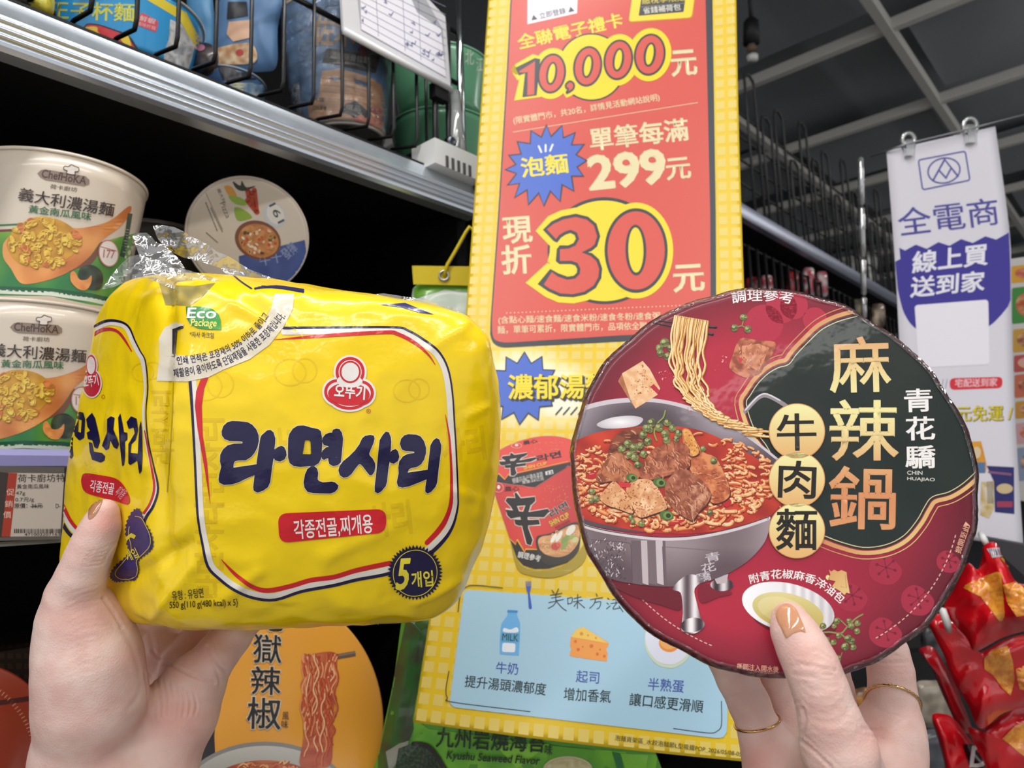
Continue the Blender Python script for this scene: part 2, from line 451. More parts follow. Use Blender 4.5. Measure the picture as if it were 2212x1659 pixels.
for i in range(34):
    t = 1.45 + .045 * i
    mb = MB(); mb.tube([S(t, .0, .19), S(t, .0, .52)], .0035, 6); mb.build('wire', WIRE, bk3)
for z in (.2, .36, .52):
    mb = MB(); mb.tube([S(1.43, -.006, z), S(2.95, -.006, z)], .003, 6); mb.build('cross_wire', WIRE, bk3)
bk = thing('wire_basket', S(.3, -.1, .405), 'black wire basket fence holding the cups on the upper shelf', 'basket')
tw = [.236 + .0374 * i for i in range(-14, 20)]
for t in tw:
    if t > .585: continue
    zb = .432
    mb = MB(); mb.tube([S(t, -.002, .62), S(t, -.002, zb + .006), S(t, -.006, zb - .003), S(t, -.05, zb + .009), S(t, -.40, .447)], .0022, 8)
    mb.build('wire', WIRE, bk)
for t, r_ in ((.604, .0042), (.628, .0045)):
    mb = MB(); mb.tube([S(t, -.002, .62), S(t, -.002, .442), S(t, -.008, .434), S(t, -.05, .442), S(t, -.40, .446)], r_, 10)
    mb.build('frame_bar', WIRE, bk)
for z in (.62, .545):
    mb = MB(); mb.tube([S(-.3, -.006, z), S(.655, -.006, z)], .0034, 8); mb.build('frame_bar', WIRE, bk)
for o_ in (-.06, -.16, -.26, -.36):
    mb = MB(); mb.tube([S(-.3, o_, .4425), S(.655, o_, .4425)], .002, 6); mb.build('wire', WIRE, bk)
for t, o_ in ((.640, -.06), (.640, -.16), (.655, -.002)):
    mb = MB(); mb.tube([S(t, o_, .41), S(t, o_, .66)], .0022, 8); mb.build('wire', WIRE, bk)
mb = MB(); mb.tube([S(.645, .004, .403), S(.645, .004, .70)], .0048, 12)
o = mb.build('upright', mat('chrome', '#dfe6ea', rough=.12, metal=1), bk); o['label'] = 'chrome corner upright'

# spotlight under the ceiling, right of the poster
p0 = P(1622, 15, 2.0)
sp = thing('spotlight', P(1623, 130, 2.0), 'small dark track spotlight under the ceiling right of the tall poster', 'spotlight')
mb = MB(); mb.tube([p0 + ZV * .12, P(1623, 40, 2.0)], .006, 8); mb.build('stem', mat('soot_metal', '#17171a', rough=.5), sp)
mb = MB(); a0, a1 = P(1622, 40, 2.0), P(1623, 95, 2.0)
mb.lathe(a0, a1 - a0, [(.012, 0), (.02, .01), (.022, (a1 - a0).length)], 20); mb.build('housing', MATS['soot_metal'], sp)
mb = MB(); a0, a1 = P(1623, 96, 2.0), P(1626, 132, 2.0); l = (a1 - a0).length
mb.lathe(a0, a1 - a0, [(.010, 0, (.55, .5, .45)), (.015, l * .3, (.5, .4, .3)), (.010, l * .55, (.25, .22, .2)), (.016, l * .7, (.9, .9, .88)), (.014, l, (.95, .95, .95))], 18)
mb.build('bulb', GLOSS, sp)
# ---------------------------------------------------------------- cups and packages on the shelves
def cup(name, label, base, r0, r1, h, side=(1, 1, 1), lidc=(.9, .88, .84), rim=(.9, .89, .86), group=None, art=None, tilt=None, m=None, foot=None, cat='noodle cup', prof=None, lidart=None, film=False):
    ax = tilt or ZV
    root = thing(name, base, label, cat, group)
    mb = MB()
    pr = prof or [(r0 * .80, .006, foot or side), (r0 * .93, 0, foot or side), (r0, .0015, foot or side), (r0 + (r1 - r0) * .06, h * .07, foot or side), (r0 + (r1 - r0) * .061, h * .0702, side)]
    if not prof: pr += [(r0 + (r1 - r0) * k / 8, h * k / 8 * .985, side) for k in range(1, 9)]
    mb.lathe(base, ax, pr, 96, caps=True)
    tree = mb.bvh()
    if art: art(Print(mb, bvhproj(tree), maxe=14, eps=.00012))
    mb.build('cup_body', m or GLOSS, root)
    mb = MB(); a = ax.normalized()
    e1 = a.orthogonal().normalized(); e2 = a.cross(e1); n = 72; k = 8; V = []; Fs = []
    for i in range(n):      # rolled rim
        d = e1 * math.cos(2 * math.pi * i / n) + e2 * math.sin(2 * math.pi * i / n)
        for j in range(k): V.append(base + a * (h * .985 + .0016 * math.sin(2 * math.pi * j / k)) + d * (r1 + .0012 * math.cos(2 * math.pi * j / k)))
    for i in range(n):
        for j in range(k): Fs.append((i * k + j, ((i + 1) % n) * k + j, ((i + 1) % n) * k + (j + 1) % k, i * k + (j + 1) % k))
    mb.mesh(V, Fs, rgb(rim))
    mb.build('rim', GLOSS, root)
    mb = MB(); mb.lathe(base, ax, [(r1, h * .985), (r1 + .0012, h * .995), (r1 - .004, h * .999), (r1 * .5, h)], 72, rgb(lidc))
    if film:
        mf = MB(); mf.lathe(base, ax, [(r0 * .9, .0005)] + [(r0 + (r1 - r0) * k / 30 + .0016 + .0006 * math.sin(k * 1.7), .003 + h * k / 30 * .99) for k in range(31)], 90, caps=False)
        mf.v = [v + (v - base - ax * (v - base).dot(ax)).normalized() * (.0011 * noise.noise(v * 45) + .0008 * noise.noise(Vector((v.x * 160, v.y * 160, v.z * 18)))) for v in mf.v]
        o = mf.build('shrink_film', film_mat('cup_film', (.99, .99, .99), .12, .2, .06, .35, 90), root); o['label'] = 'clear shrink film'
    if lidart: lidart(Print(mb, bvhproj(mb.bvh()), maxe=6, eps=.00012))
    mb.build('lid', GLOSS, root)
    return root

def chef_art(dx, dy, sl):
    def f(pr):
        def A(pts): return [(x + dx, y + dy - (x - 140) * sl) for x, y in pts]
        def Z(pts): return A(zt(0, 300, 4.609, pts))
        def T(body, x0, y0, x1, y1, h, col, **k):
            (a, b), (c, d) = Z([(x0, y0), (x1, y1)]); pr.text(body, a, b, c, d, h / 4.609, col, **k)
        # green field with its red and white bands
        pr.poly(Z([(-1200, 860), (-700, 850), (0, 930), (300, 880), (900, 1060), (1180, 980), (1500, 900), (1500, 1650), (1300, 1700), (900, 1650), (500, 1565), (0, 1560), (-700, 1600), (-1200, 1700)]), lambda x, y: mix('#8fb83a', '#2f7a44', .5 + .9 * nz(x, y, .012, 3) + (y - 560 - dy) / 160), z=0)
        pr.stroke(Z([(-600, 820), (0, 860), (210, 850)]), 4, '#3c7a4c', z=1)
        pr.stroke(Z([(-600, 880), (0, 915), (200, 905)]), 5, '#7e2f36', z=1)
        pr.stroke(Z([(-900, 1540), (0, 1520), (500, 1540), (900, 1600), (1250, 1680)]), 9, '#cfd8c8', z=1)
        pr.stroke(Z([(-900, 1480), (0, 1490), (500, 1510), (900, 1560), (1250, 1640)]), 10, '#1e5a3c', z=1)
        # wooden spoon full of pasta
        pr.poly(spline(Z([(30, 1080), (60, 1010), (200, 880), (450, 850), (760, 890), (1000, 850), (1130, 790), (1280, 670), (1300, 720), (1200, 870), (1010, 1010), (900, 1160), (760, 1280), (560, 1380), (330, 1440), (200, 1430), (110, 1290), (40, 1190)]), 4), lambda x, y: mix('#e8a05a', '#c4713a', .4 + 1.1 * nz(x, y, .02, 5) + (x - 140 - dx) / 500), z=2)
        pr.poly(spline(Z([(560, 1380), (760, 1280), (900, 1170), (1010, 1020), (1000, 1100), (900, 1250), (760, 1290)]), 3), '#7c4a3c', z=2)
        r = random.Random(5)
        pr.poly(spline(Z([(70, 1060), (150, 900), (320, 790), (480, 780), (640, 830), (760, 930), (790, 1060), (700, 1170), (540, 1260), (350, 1280), (170, 1230)]), 4), lambda x, y: mix('#d9a23a', '#b8842c', .5 + nz(x, y, .05)), z=3)
        for i in range(70):
            a = r.uniform(0, 6.28); q = math.sqrt(r.random()); cx = 430 + 350 * q * math.cos(a); cy = 1030 + 235 * q * math.sin(a)
            red = i % 6 == 0; L = r.uniform(35, 62); rot = r.uniform(-40, 100)
            e = ellipse(cx, cy, L, L * .55, rot, 12)
            pr.poly(Z([(x + 5, y + 8) for x, y in e]), '#a8742a', z=4 + i * .05)
            c1, c2 = ('#e58a52', '#c9583f') if red else ('#f2d45e', '#d8a836')
            pr.poly(Z(e), lambda x, y, c1=c1, c2=c2: mix(c1, c2, .5 + 1.6 * nz(x, y, .08, 9)), z=4.03 + i * .05)
        # pumpkin with a cut slice
        pr.poly(spline(Z([(780, 1330), (830, 1265), (930, 1260), (1010, 1330), (1020, 1430), (980, 1500), (880, 1500), (800, 1440)]), 4), lambda x, y: mix('#46553f', '#222e27', .5 + 1.5 * nz(x, y, .06)), z=4)
        pr.poly(spline(Z([(700, 1340), (740, 1320), (790, 1400), (860, 1400), (905, 1360), (900, 1440), (850, 1505), (770, 1490), (705, 1420)]), 4), lambda x, y: mix('#f0a860', '#d97f3c', .5 + 1.2 * nz(x, y, .08)), z=5)
        # kcal seal
        pr.poly(Z(ellipse(1075, 1140, 100, 135, -8)), '#c77e7e', z=5); pr.poly(Z(ellipse(1075, 1140, 90, 124, -8)), '#ece4de', z=6)
        T('177', 1020, 1180, 1130, 1190, 80, '#b86a6e', bold=.02, z=7)
        pr.stroke(Z([(1000, 1075), (1150, 1115)]), 1.6, '#b86a6e', z=7)
        # brand plate, hat and names
        pr.poly(Z([(372, 345), (410, 310), (450, 303), (850, 372), (890, 410), (888, 450), (840, 470), (450, 410), (405, 385)]), '#8f7c70', z=2)
        T('ChefHoKA', 412, 382, 850, 455, 78, '#4d3a32', bold=.02, z=3)
        pr.poly(spline(Z([(665, 345), (668, 318), (635, 305), (640, 275), (680, 278), (710, 258), (745, 275), (782, 290), (778, 325), (745, 328), (742, 358)]), 3), '#e6ddd4', z=4)
        pr.stroke(spline(Z([(665, 345), (668, 318), (635, 305), (640, 275), (680, 278), (710, 258), (745, 275), (782, 290), (778, 325), (745, 328), (742, 358)]), 3), 1.6, '#4d3a32', z=5, closed=True)
        T('荷卡廚坊', 497, 495, 765, 530, 46, '#6b584c', bold=.012, z=2)
        T('義大利濃湯麵', 183, 612, 1120, 775, 130, '#3a2a26', bold=.02, z=6)
        T('黃金南瓜風味', 285, 735, 900, 815, 78, '#2f6a45', bold=.03, z=6)
        pr.poly(Z([(1270, 740), (1315, 745), (1290, 900), (1235, 1180), (1190, 1160), (1240, 950)]), '#3c4f3f', z=3)
        for k in range(9): pr.stroke(Z([(1238 + 5 * k - 30 * (k // 4), 900 + 28 * k), (1275 - 4 * k, 905 + 28 * k)]), 1.2, '#b9b9a4', z=4)
    return f
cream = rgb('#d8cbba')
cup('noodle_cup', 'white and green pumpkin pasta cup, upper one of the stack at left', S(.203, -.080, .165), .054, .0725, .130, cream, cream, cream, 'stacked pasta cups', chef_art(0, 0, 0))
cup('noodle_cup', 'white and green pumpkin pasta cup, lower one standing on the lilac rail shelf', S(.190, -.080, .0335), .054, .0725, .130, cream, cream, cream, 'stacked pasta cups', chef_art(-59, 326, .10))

# cup lying on its side, its lid towards the aisle, on top of another white cup
def lid161(pr):
    Z = lambda p: zt(0, 300, 3.16, p)
    c = '#7b716a'
    pr.stroke(Z([(1405, 370), (1520, 620)]), 1.2, c)
    for x0, y0, L in ((1405, 435, 200), (1440, 470, 170), (1408, 640, 70)):
        for k in range(9): pr.stroke(Z([(x0 + 9 * k, y0 + L / 9 * k), (x0 + 9 * k + 5, y0 + L / 9 * k + L / 13)]), 2.2, c, z=1)
    pr.text('Pizza', *Z([(1500, 440)])[0], *Z([(1545, 545)])[0], 11, c, z=1); pr.text('義大利', *Z([(1480, 345)])[0], *Z([(1520, 440)])[0], 8, c, z=1)
    pr.poly(spline(Z([(1530, 330), (1580, 325), (1620, 400), (1590, 420)]), 3), '#d79a44', z=1)
    pr.poly(spline(Z([(1560, 390), (1640, 400), (1690, 440), (1660, 455), (1600, 440)]), 3), '#93b545', z=2)
    pr.poly(spline(Z([(1600, 470), (1660, 480), (1720, 530), (1690, 550), (1620, 555)]), 3), '#8cab40', z=2)
    pr.poly(spline(Z([(1590, 290), (1640, 320), (1650, 285), (1680, 330), (1745, 320), (1700, 345), (1650, 355), (1610, 335)]), 3), '#2e3a2b', z=3)
    for a, b in (((1690, 350), (1700, 400)), ((1735, 350), (1750, 490)), ((1690, 420), (1755, 500)), ((1715, 370), (1735, 470))): pr.stroke(Z([a, b]), 11, '#b8452c', z=3)
    pr.poly(Z(ellipse(1875, 520, 70, 88, -30)), '#c3ccd2', z=1); pr.poly(Z(ellipse(1880, 515, 55, 74, -30)), '#e2dcd2', z=2)
    pr.text('161', *Z([(1835, 455)])[0], *Z([(1900, 580)])[0], 15, '#4d5560', bold=.02, z=3)
    pr.poly(Z([(1630, 800), (2080, 690), (2120, 1000), (1640, 1000)]), lambda x, y: mix('#4a63a0', '#3a5290', .5 + nz(x, y, .03)), z=1)
    pr.text('發揮', *Z([(1960, 830)])[0], *Z([(2040, 760)])[0], 26, '#8c9bc4', bold=.02, z=2)
    pr.text('牛十', *Z([(1780, 870)])[0], *Z([(1930, 840)])[0], 24, '#8c9bc4', bold=.02, z=2)
    pr.poly(Z(ellipse(1760, 690, 160, 130, 20)), '#7a4a40', z=2); pr.poly(Z(ellipse(1765, 695, 140, 112, 20)), lambda x, y: mix('#d0925c', '#b4714a', .5 + 1.5 * nz(x, y, .09)), z=3)
    r = random.Random(3)
    for k in range(60):
        a = r.uniform(0, 6.3); q = math.sqrt(r.random()); cx, cy = 1765 + 120 * q * math.cos(a), 695 + 95 * q * math.sin(a)
        pr.poly(Z(ellipse(cx, cy, r.uniform(8, 18), r.uniform(6, 12), r.uniform(0, 180), 8)), r.choice(['#e6c09a', '#d98a62', '#c0553f', '#f0dcc0', '#b98a4f', '#4a4038']), z=4 + k * .03)
axl = (EYE - P(535, 510, .8)).normalized() + Vector((.06, 0, -.06))
cbase = P(537, 511, .80) - axl.normalized() * .105
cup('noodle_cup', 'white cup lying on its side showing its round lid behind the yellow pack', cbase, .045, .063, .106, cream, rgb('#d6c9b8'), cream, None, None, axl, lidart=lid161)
bz = tz(P(540, 510, .82)); mb = MB(); mb.box(S(bz[0], bz[1] - .02, .115), U * .06, N * .06, ZV * .085); mb.build('riser', BLACK, sh)
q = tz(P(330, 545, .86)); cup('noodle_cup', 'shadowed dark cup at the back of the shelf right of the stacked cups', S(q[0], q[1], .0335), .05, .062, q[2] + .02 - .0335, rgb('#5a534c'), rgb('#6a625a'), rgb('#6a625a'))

# ---- upper basket
def bluecup(pr):
    Z = lambda p: zt(120, 0, 4.424, p)
    pr.poly(Z([(250, -160), (900, -80), (1250, 120), (1400, 420), (1340, 470), (1180, 180), (860, -10), (250, -90)]), '#e8d23c', z=0)
    def T(b, x0, y0, x1, y1, h, c, **k): pr.text(b, *Z([(x0, y0)])[0], *Z([(x1, y1)])[0], h / 4.424, c, **k)
    T('王子杯麵', -60, 180, 750, 205, 170, '#d9d64a', bold=.035, z=1)
    pr.poly(rrect(Z([(820, 115), (985, 205), (960, 310), (765, 235)]), 5), '#d8525c', z=1)
    T('鮮蝦', 800, 195, 945, 235, 52, '#f3c4c6', bold=.02, z=2); T('風味杯麵', 775, 240, 950, 290, 38, '#f0b6ba', z=2)
    pr.poly(Z([(1095, 185), (1200, 230), (1330, 440), (1300, 560), (1260, 690), (1030, 620), (1040, 480), (1080, 380)]), lambda x, y: mix('#d8dad8', '#8d9398', .35 + 1.6 * nz(x, y, .22, 2)), z=1)
    pr.poly(spline(Z([(265, 270), (310, 225), (420, 235), (560, 280), (690, 330), (760, 420), (790, 520), (500, 520), (200, 400)]), 4), '#2f2022', z=1)
    pr.poly(spline(Z([(280, 275), (320, 238), (420, 248), (550, 292), (660, 340), (740, 430), (760, 520), (500, 520), (220, 400)]), 4), '#d63a44', z=2)
    pr.poly(spline(Z([(600, 340), (680, 330), (720, 420), (715, 500), (680, 450)]), 4), '#f0cf2e', z=3)
    pr.poly(spline(Z([(280, 280), (330, 255), (400, 262), (410, 310), (500, 370), (420, 360)]), 4), '#f0c23c', z=3)
cup('noodle_cup', 'bright blue cup with yellow rim band behind the wire basket at top left', S(.277, -.131, .449), .058, .073, .069, rgb('#2f9ad6'), rgb('#d8d2c4'), rgb('#b9b3a6'), 'cups in the wire basket', bluecup)

def navyart(pr):
    Z = lambda p: zt(580, 0, 4.148, p)
    def T(b, x0, y0, x1, y1, h, c, **k): pr.text(b, *Z([(x0, y0)])[0], *Z([(x1, y1)])[0], h / 4.148, c, **k)
    T('佐木', 400, 400, 770, 420, 270, '#dcb48c', bold=.05, z=1)
    pr.poly(Z([(520, 430), (1000, 500), (960, 660), (480, 560)]), '#3d3a3c', z=1)
    T('濃厚豚骨拉麵', 550, 520, 900, 570, 60, '#c9c2b8', z=2)
    pr.poly(Z(ellipse(860, 455, 60, 48, 15)), '#8f2436', z=2)
    pr.poly(Z([(480, 640), (650, 615), (900, 690), (1010, 760), (1060, 1000), (1020, 1160), (700, 1060), (370, 1080), (350, 940), (450, 870)]), lambda x, y: mix('#dcae80', '#cf9a6a', .5 + nz(x, y, .05)), z=1)
    for y in (700, 760, 820, 880): pr.stroke(Z([(480, y), (760, y + 25), (950, y + 70)]), 1.2, '#9a7358', z=2)
    pr.poly(Z([(540, 700), (600, 690), (660, 705), (600, 730)]), '#3e5f8c', z=3); pr.poly(Z([(760, 700), (880, 740), (880, 790), (780, 750)]), '#3e5f8c', z=3)
    pr.poly(Z([(650, 1010), (690, 930), (780, 905), (850, 960), (920, 1030), (870, 1060), (830, 1020), (770, 1060), (710, 1020)]), '#2e2a2c', z=3)
    T('贈品', 690, 980, 820, 1000, 50, '#b8b0a8', z=4); T('大盛', 400, 910, 500, 915, 40, '#4a3a30', bold=.02, z=3); T('口味豚骨', 400, 985, 520, 990, 40, '#4a3a30', bold=.02, z=3)
    for cx, cy, c in ((800, 1060, '#e0806a'), (900, 1080, '#e0806a'), (960, 990, '#b8563e'), (1000, 1080, '#d67058'), (980, 1120, '#e6a080')): pr.poly(Z(ellipse(cx, cy, 55, 35, 20, 14)), c, z=2)
    pr.poly(Z([(185, 770), (275, 735), (300, 1080), (250, 1060), (215, 1010)]), '#c8ccd0', z=1)
    for k in range(8): pr.stroke(Z([(200, 800 + 20 * k), (268, 780 + 20 * k)]), 1.4, '#6f757c', z=2)
navy = rgb('#6a92bd')
cup('noodle_cup', 'tall dusty blue cup in shrink film standing at the middle of the wire basket', S(.522, -.088, .447), .053, .076, .155, navy, rgb('#b5aa9b'), rgb('#a89d90'), 'cups in the wire basket', navyart, ZV - U * .08, foot=rgb('#d9d2c6'), film=True)
def smallnavy(pr):
    Z = lambda p: zt(120, 0, 4.424, p)
    pr.poly(Z([(1550, 640), (2100, 640), (2110, 760), (1600, 770)]), '#24262c', z=1)
    pr.poly(Z([(1620, 800), (1850, 790), (2120, 820), (2130, 1010), (1900, 960)]), lambda x, y: mix('#5a7a9c', '#a8b4b4', .5 + 1.6 * nz(x, y, .1)), z=1)
    for k in range(4): pr.stroke(Z([(1680, 800 + 30 * k), (1790, 800 + 30 * k)]), 3, '#c9bf7a', z=2)
cup('noodle_cup', 'short navy cup with dark band just left of the tall blue cup', S(.398, -.150, .449), .036, .043, .052, rgb('#3f5f86'), rgb('#8c97a0'), rgb('#7e8790'), 'cups in the wire basket', smallnavy)

def pouch(name, label, pts, d, thick, col, art=None, m=None, group=None, cat='packet', wr=.0, tilt=0.0, sub=26, film=None, seed=0, dfun=None):
    """a filled bag: outline read off the photo, pillow-shaped front and back, wrinkled"""
    xs = [p[0] for p in pts]; ys = [p[1] for p in pts]; cx, cy = sum(xs) / len(xs), sum(ys) / len(ys)
    ring = spline(pts, 5); n = len(ring); K = 9
    df = dfun or (lambda x, y: d + tilt * (y - cy) / F * d)
    base = P(cx, cy, df(cx, cy)); nrm = -FW
    V = []; Fs = []; side = []
    def pt(x, y, e, sgn, w):
        b = thick * (1 - e ** 2.6) ** .75
        wv = wr * noise.noise(Vector((x * .018 + seed, y * .018, sgn * 3.1))) + wr * .6 * (1 - abs(noise.noise(Vector((x * .03, y * .012 + seed, 7)))) * 2) * e
        return P(x, y, df(x, y) - sgn * (b + wv * (1 - e ** 8)))
    for sgn in (1, -1):
        o0 = len(V); V.append(pt(cx, cy, 0, sgn, 0))
        for k in range(1, K + 1):
            e = k / K
            for x, y in ring:
                V.append(pt(cx + (x - cx) * e, cy + (y - cy) * e, e, sgn, 0))
        for i in range(n): Fs.append((o0, o0 + 1 + i, o0 + 1 + (i + 1) % n) if sgn > 0 else (o0, o0 + 1 + (i + 1) % n, o0 + 1 + i))
        for k in range(K - 1):
            for i in range(n):
                a = o0 + 1 + k * n + i; b = o0 + 1 + k * n + (i + 1) % n; q = (a, a + n, b + n, b); Fs.append(q if sgn > 0 else q[::-1])
    mb = MB(); mb.mesh(V, Fs, rgb(col) if not callable(col) else (1, 1, 1))
    if callable(col): mb.c = [[col(*pix(mb.v[k])[:2]) for k in f] for f in mb.f]
    if art: art(Print(mb, bvhproj(mb.bvh()), maxe=7, eps=.00045))
    o = mb.build(name, m or GLOSS)
    tag(o, label, cat, group)
    return o
def paleart(pr):
    Z = lambda p: zt(120, 0, 4.424, p)
    pr.poly(Z([(1300, 190), (1310, 60), (1400, 10), (1460, 100), (1450, 200)]), lambda x, y: mix('#d9d2c4', '#a09078', .5 + nz(x, y, .1)), z=1)
    pr.poly(Z([(1650, 20), (1830, 20), (1840, 150), (1640, 185)]), '#22242a', z=1)
    pr.poly(Z([(1660, 210), (1880, 190), (1880, 360), (1700, 400), (1640, 330)]), '#c9a184', z=1)
    pr.poly(spline(Z([(1540, 480), (1640, 440), (1750, 420), (1890, 430), (1900, 600), (1520, 600)]), 4), lambda x, y: mix('#e0c8a8', '#b98a60', .5 + 1.5 * nz(x, y, .08)), z=2)
    pr.poly(Z(ellipse(1765, 505, 40, 34)), '#c0504a', z=3)
pouch('snack_bag', 'tall blue paper-look bag standing behind the short navy cup', [(500, -60), (560, -70), (612, -20), (600, 60), (598, 140), (570, 155), (490, 150), (470, 130), (470, 40), (480, -30)], .90, .010, '#55779f', paleart, m=PAPER, group=None, wr=.006)
pouch('snack_bag', 'narrow blue bag edge left of the tall blue bag', [(408, -40), (448, -50), (462, 20), (470, 120), (440, 135), (415, 110), (405, 50)], .93, .010, '#4b7fa8', None, m=PAPER, wr=.005, seed=3)
pouch('snack_bag', 'dark crinkled wrapper slumped behind the wires beside the blue cup', [(418, 100), (445, 92), (470, 110), (468, 150), (440, 168), (412, 150)], .82, .014, lambda x, y: mix('#544a4a', '#2a2426', .5 + 1.4 * nz(x, y, .05)), lambda pr: pr.poly(ellipse(434, 104, 9, 7), '#b0708c', z=1), wr=.003, seed=5)
pouch('snack_bag', 'brownish floral packet at the very top behind the tall blue cup', [(580, -60), (700, -70), (740, -20), (735, 22), (650, 12), (596, 30), (575, 0)], 1.02, .02, lambda x, y: mix('#c8a08c', '#6e4a48', .5 + 1.8 * nz(x, y, .07)), None, wr=.003, seed=8)
pouch('snack_bag', 'yellow and black packet at the top left corner behind the rail', [(20, -50), (100, -60), (118, 0), (108, 40), (60, 30), (10, 0)], .66, .016, lambda x, y: mix('#d6c63c', '#3a3a30', 1.1 * (x < 66) + .4 * nz(x, y, .2)), None, wr=.002, seed=9)
def greenart(pr):
    Z = lambda p: zt(580, 0, 4.148, p)
    pr.text('北', *Z([(1760, 580)])[0], *Z([(1840, 580)])[0], 33, '#b9c4b2', z=1); pr.text('江', *Z([(1860, 640)])[0], *Z([(1920, 640)])[0], 30, '#b9c4b2', z=1)
gr = rgb('#5c9673')
q1 = S(.80, -.10, .41)
cup('noodle_bowl', 'green paper bowl at the end of the basket, upper one by the poster edge', S(.715, -.11, .549), .062, .077, .088, gr, rgb('#74ab8a'), rgb('#7fb394'), 'green bowls beside the wire basket', greenart)
cup('noodle_bowl', 'green paper bowl at the end of the basket, lower one under another green bowl', S(.715, -.11, .450), .062, .077, .088, gr, rgb('#74ab8a'), rgb('#7fb394'), 'green bowls beside the wire basket', lambda pr: pr.poly(ellipse(1032, 228, 5, 5), '#c9703c', z=1))

# ---- notice in its clear frame clipped to the basket, and the white clip bracket
def quadbox(mb, q, d0, thick, col, m=0):        # q: four photo corners (tl,tr,br,bl), depths d0
    A = [P(x, y, d) for (x, y), d in zip(q, d0)]
    n = (A[1] - A[0]).cross(A[3] - A[0]).normalized()
    if n.dot(EYE - A[0]) < 0: n = -n
    B = [a - n * thick for a in A]
    mb.mesh(A + B, [(0, 1, 2, 3), (7, 6, 5, 4), (0, 4, 5, 1), (1, 5, 6, 2), (2, 6, 7, 3), (3, 7, 4, 0)], rgb(col), m, False)
    return A, n
nt_ = thing('notice_holder', S(.54, .006, .5), 'white stock notice in a plastic frame hanging on the basket front', 'notice')
hq = [(735, -60), (880, -50), (962, 36), (974, 193), (770, 72), (742, 66)]
Z2 = lambda p: zt(580, 0, 4.148, p)
pn = S(.54, .010, .55); pN = N + ZV * -.05
MBh = MB(); A = [onplane(x, y, pn, pN) for x, y in hq]; B = [a - N * .004 for a in A]; n6 = len(A)
MBh.mesh(A + B, [tuple(range(n6)), tuple(range(n6, 2 * n6))[::-1]] + [(i, n6 + i, n6 + (i + 1) % n6, (i + 1) % n6) for i in range(n6)], rgb('#d3d2d6'), 0, False)
pr = Print(MBh, planeproj(pn, pN), eps=.0002)
pr.poly(Z2([(770, -250), (1300, -200), (1560, 260), (1590, 690), (830, 270)]), '#a9a9ad', z=0)
pr.poly(Z2([(815, -250), (1200, -200), (1330, 110), (1545, 260), (1590, 690), (832, 262)]), '#eceaf2', z=1)
for k in range(11): pr.stroke(Z2([(830, 262 - 62 * k), (1588, 690 - 70 * k)]), .9, '#9a98b0', z=2)
for x in (960, 1200, 1340): pr.stroke(Z2([(x, -100), (x + 25, 250 + (x - 830) * .56)]), .9, '#8a88a6', z=2)
r = random.Random(2)
for k in range(26):
    x = r.choice([870, 1040, 1260, 1390, 1500]) + r.uniform(-40, 40); y = (x - 830) * .55 + r.uniform(-180, 190)
    pr.stroke(Z2([(x, y), (x + r.uniform(10, 30), y + r.uniform(5, 25)), (x + r.uniform(10, 40), y - 12)]), 1.6, '#6a6a9a', z=3)
MBh.build('frame', PAPER, nt_)
mb = MB(); mb.tube([onplane(742, 66, pn + N * .002, pN), onplane(974, 193, pn + N * .002, pN)], .0042, 10, rgb('#e4e4e6')); mb.build('bottom_edge', GLOSS, nt_)
mb = MB(); a = onplane(953, 190, pn, pN); mb.box(a - N * .004 - ZV * .006, U * .012, N * .006, ZV * .010); mb.build('clip', BLACK, nt_)

WHT = mat('white_plastic', '#dcdcda', rough=.3)
br = thing('label_bracket', S(.63, .0, .40), 'white plastic bracket on the end of the silver rail', 'bracket')
mb = MB(); c = S(.622, .0, .417); mb.box(c, U * .042, N * .022, ZV * .0165); mb.build('body', WHT, br, edge=30)
mb = MB()
for k in range(5): mb.box(S(.600 + .010 * k, .0225, .408), U * .0022, N * .0006, ZV * .0075)
o = mb.build('vent', mat('vent_slot', '#4b4b4b', rough=.7), br)
mb = MB(); mb.box(S(.6645, .0, .418), U * .0006, N * .017, ZV * .009); o = mb.build('sticker', mat('pale_green_sticker', '#a9c9bb', rough=.4), br); o['label'] = 'pale green sticker'
mb = MB(); mb.tube([S(.637, .004, .43), S(.637, .002, .47), S(.638, .0, .525)], [.013, .010, .008], 14); o = mb.build('post', film_mat('clear_plastic', (.86, .87, .88), .12, 1.4, .35, 0), br); o['label'] = 'clear plastic post'
mb = MB(); mb.lathe(S(.618, .006, .445), N, [(.007, 0), (.007, .008), (.004, .010)], 16); mb.build('screw', mat('screw_steel', '#6c7078', rough=.3, metal=1), br)

# ---- electronic price tag under the lilac rail
pt0 = onS(65, 1090, .004)
et = thing('price_tag', S(.16, .006, -.03), 'electronic price tag with red sale strip under the lilac rail', 'price tag')
mb = MB(); mb.box(S(.118, .0045, -.001), U * .080, N * .004, ZV * .0262, rgb('#2a2826'))
pr = Print(mb, planeproj(S(.12, .0086, 0), N), eps=.00012)
Zt = lambda p: zt(0, 700, 3.16, p)
pr.poly(Zt([(-500, 960), (440, 975), (420, 1470), (-500, 1490)]), '#5a5652', z=0)
pr.poly(Zt([(-400, 1010), (440, 1020), (410, 1448), (-400, 1455)]), '#b5aca2', z=1)
pr.poly(Zt([(58, 1016), (118, 1018), (70, 1450), (10, 1452)]), '#9c3a2e', z=2)
pr.poly(Zt([(-500, 960), (58, 1016), (10, 1452), (-500, 1490)]), '#3a3634', z=2)
def TT(b, x0, y0, x1, y1, h, c, **k): pr.text(b, *Zt([(x0, y0)])[0], *Zt([(x1, y1)])[0], h / 3.16, c, **k)
TT('荷卡廚坊特', 122, 1080, 445, 1076, 55, '#2e2a28', z=3); TT('黃金南瓜風味', 115, 1125, 335, 1123, 32, '#2e2a28', z=3)
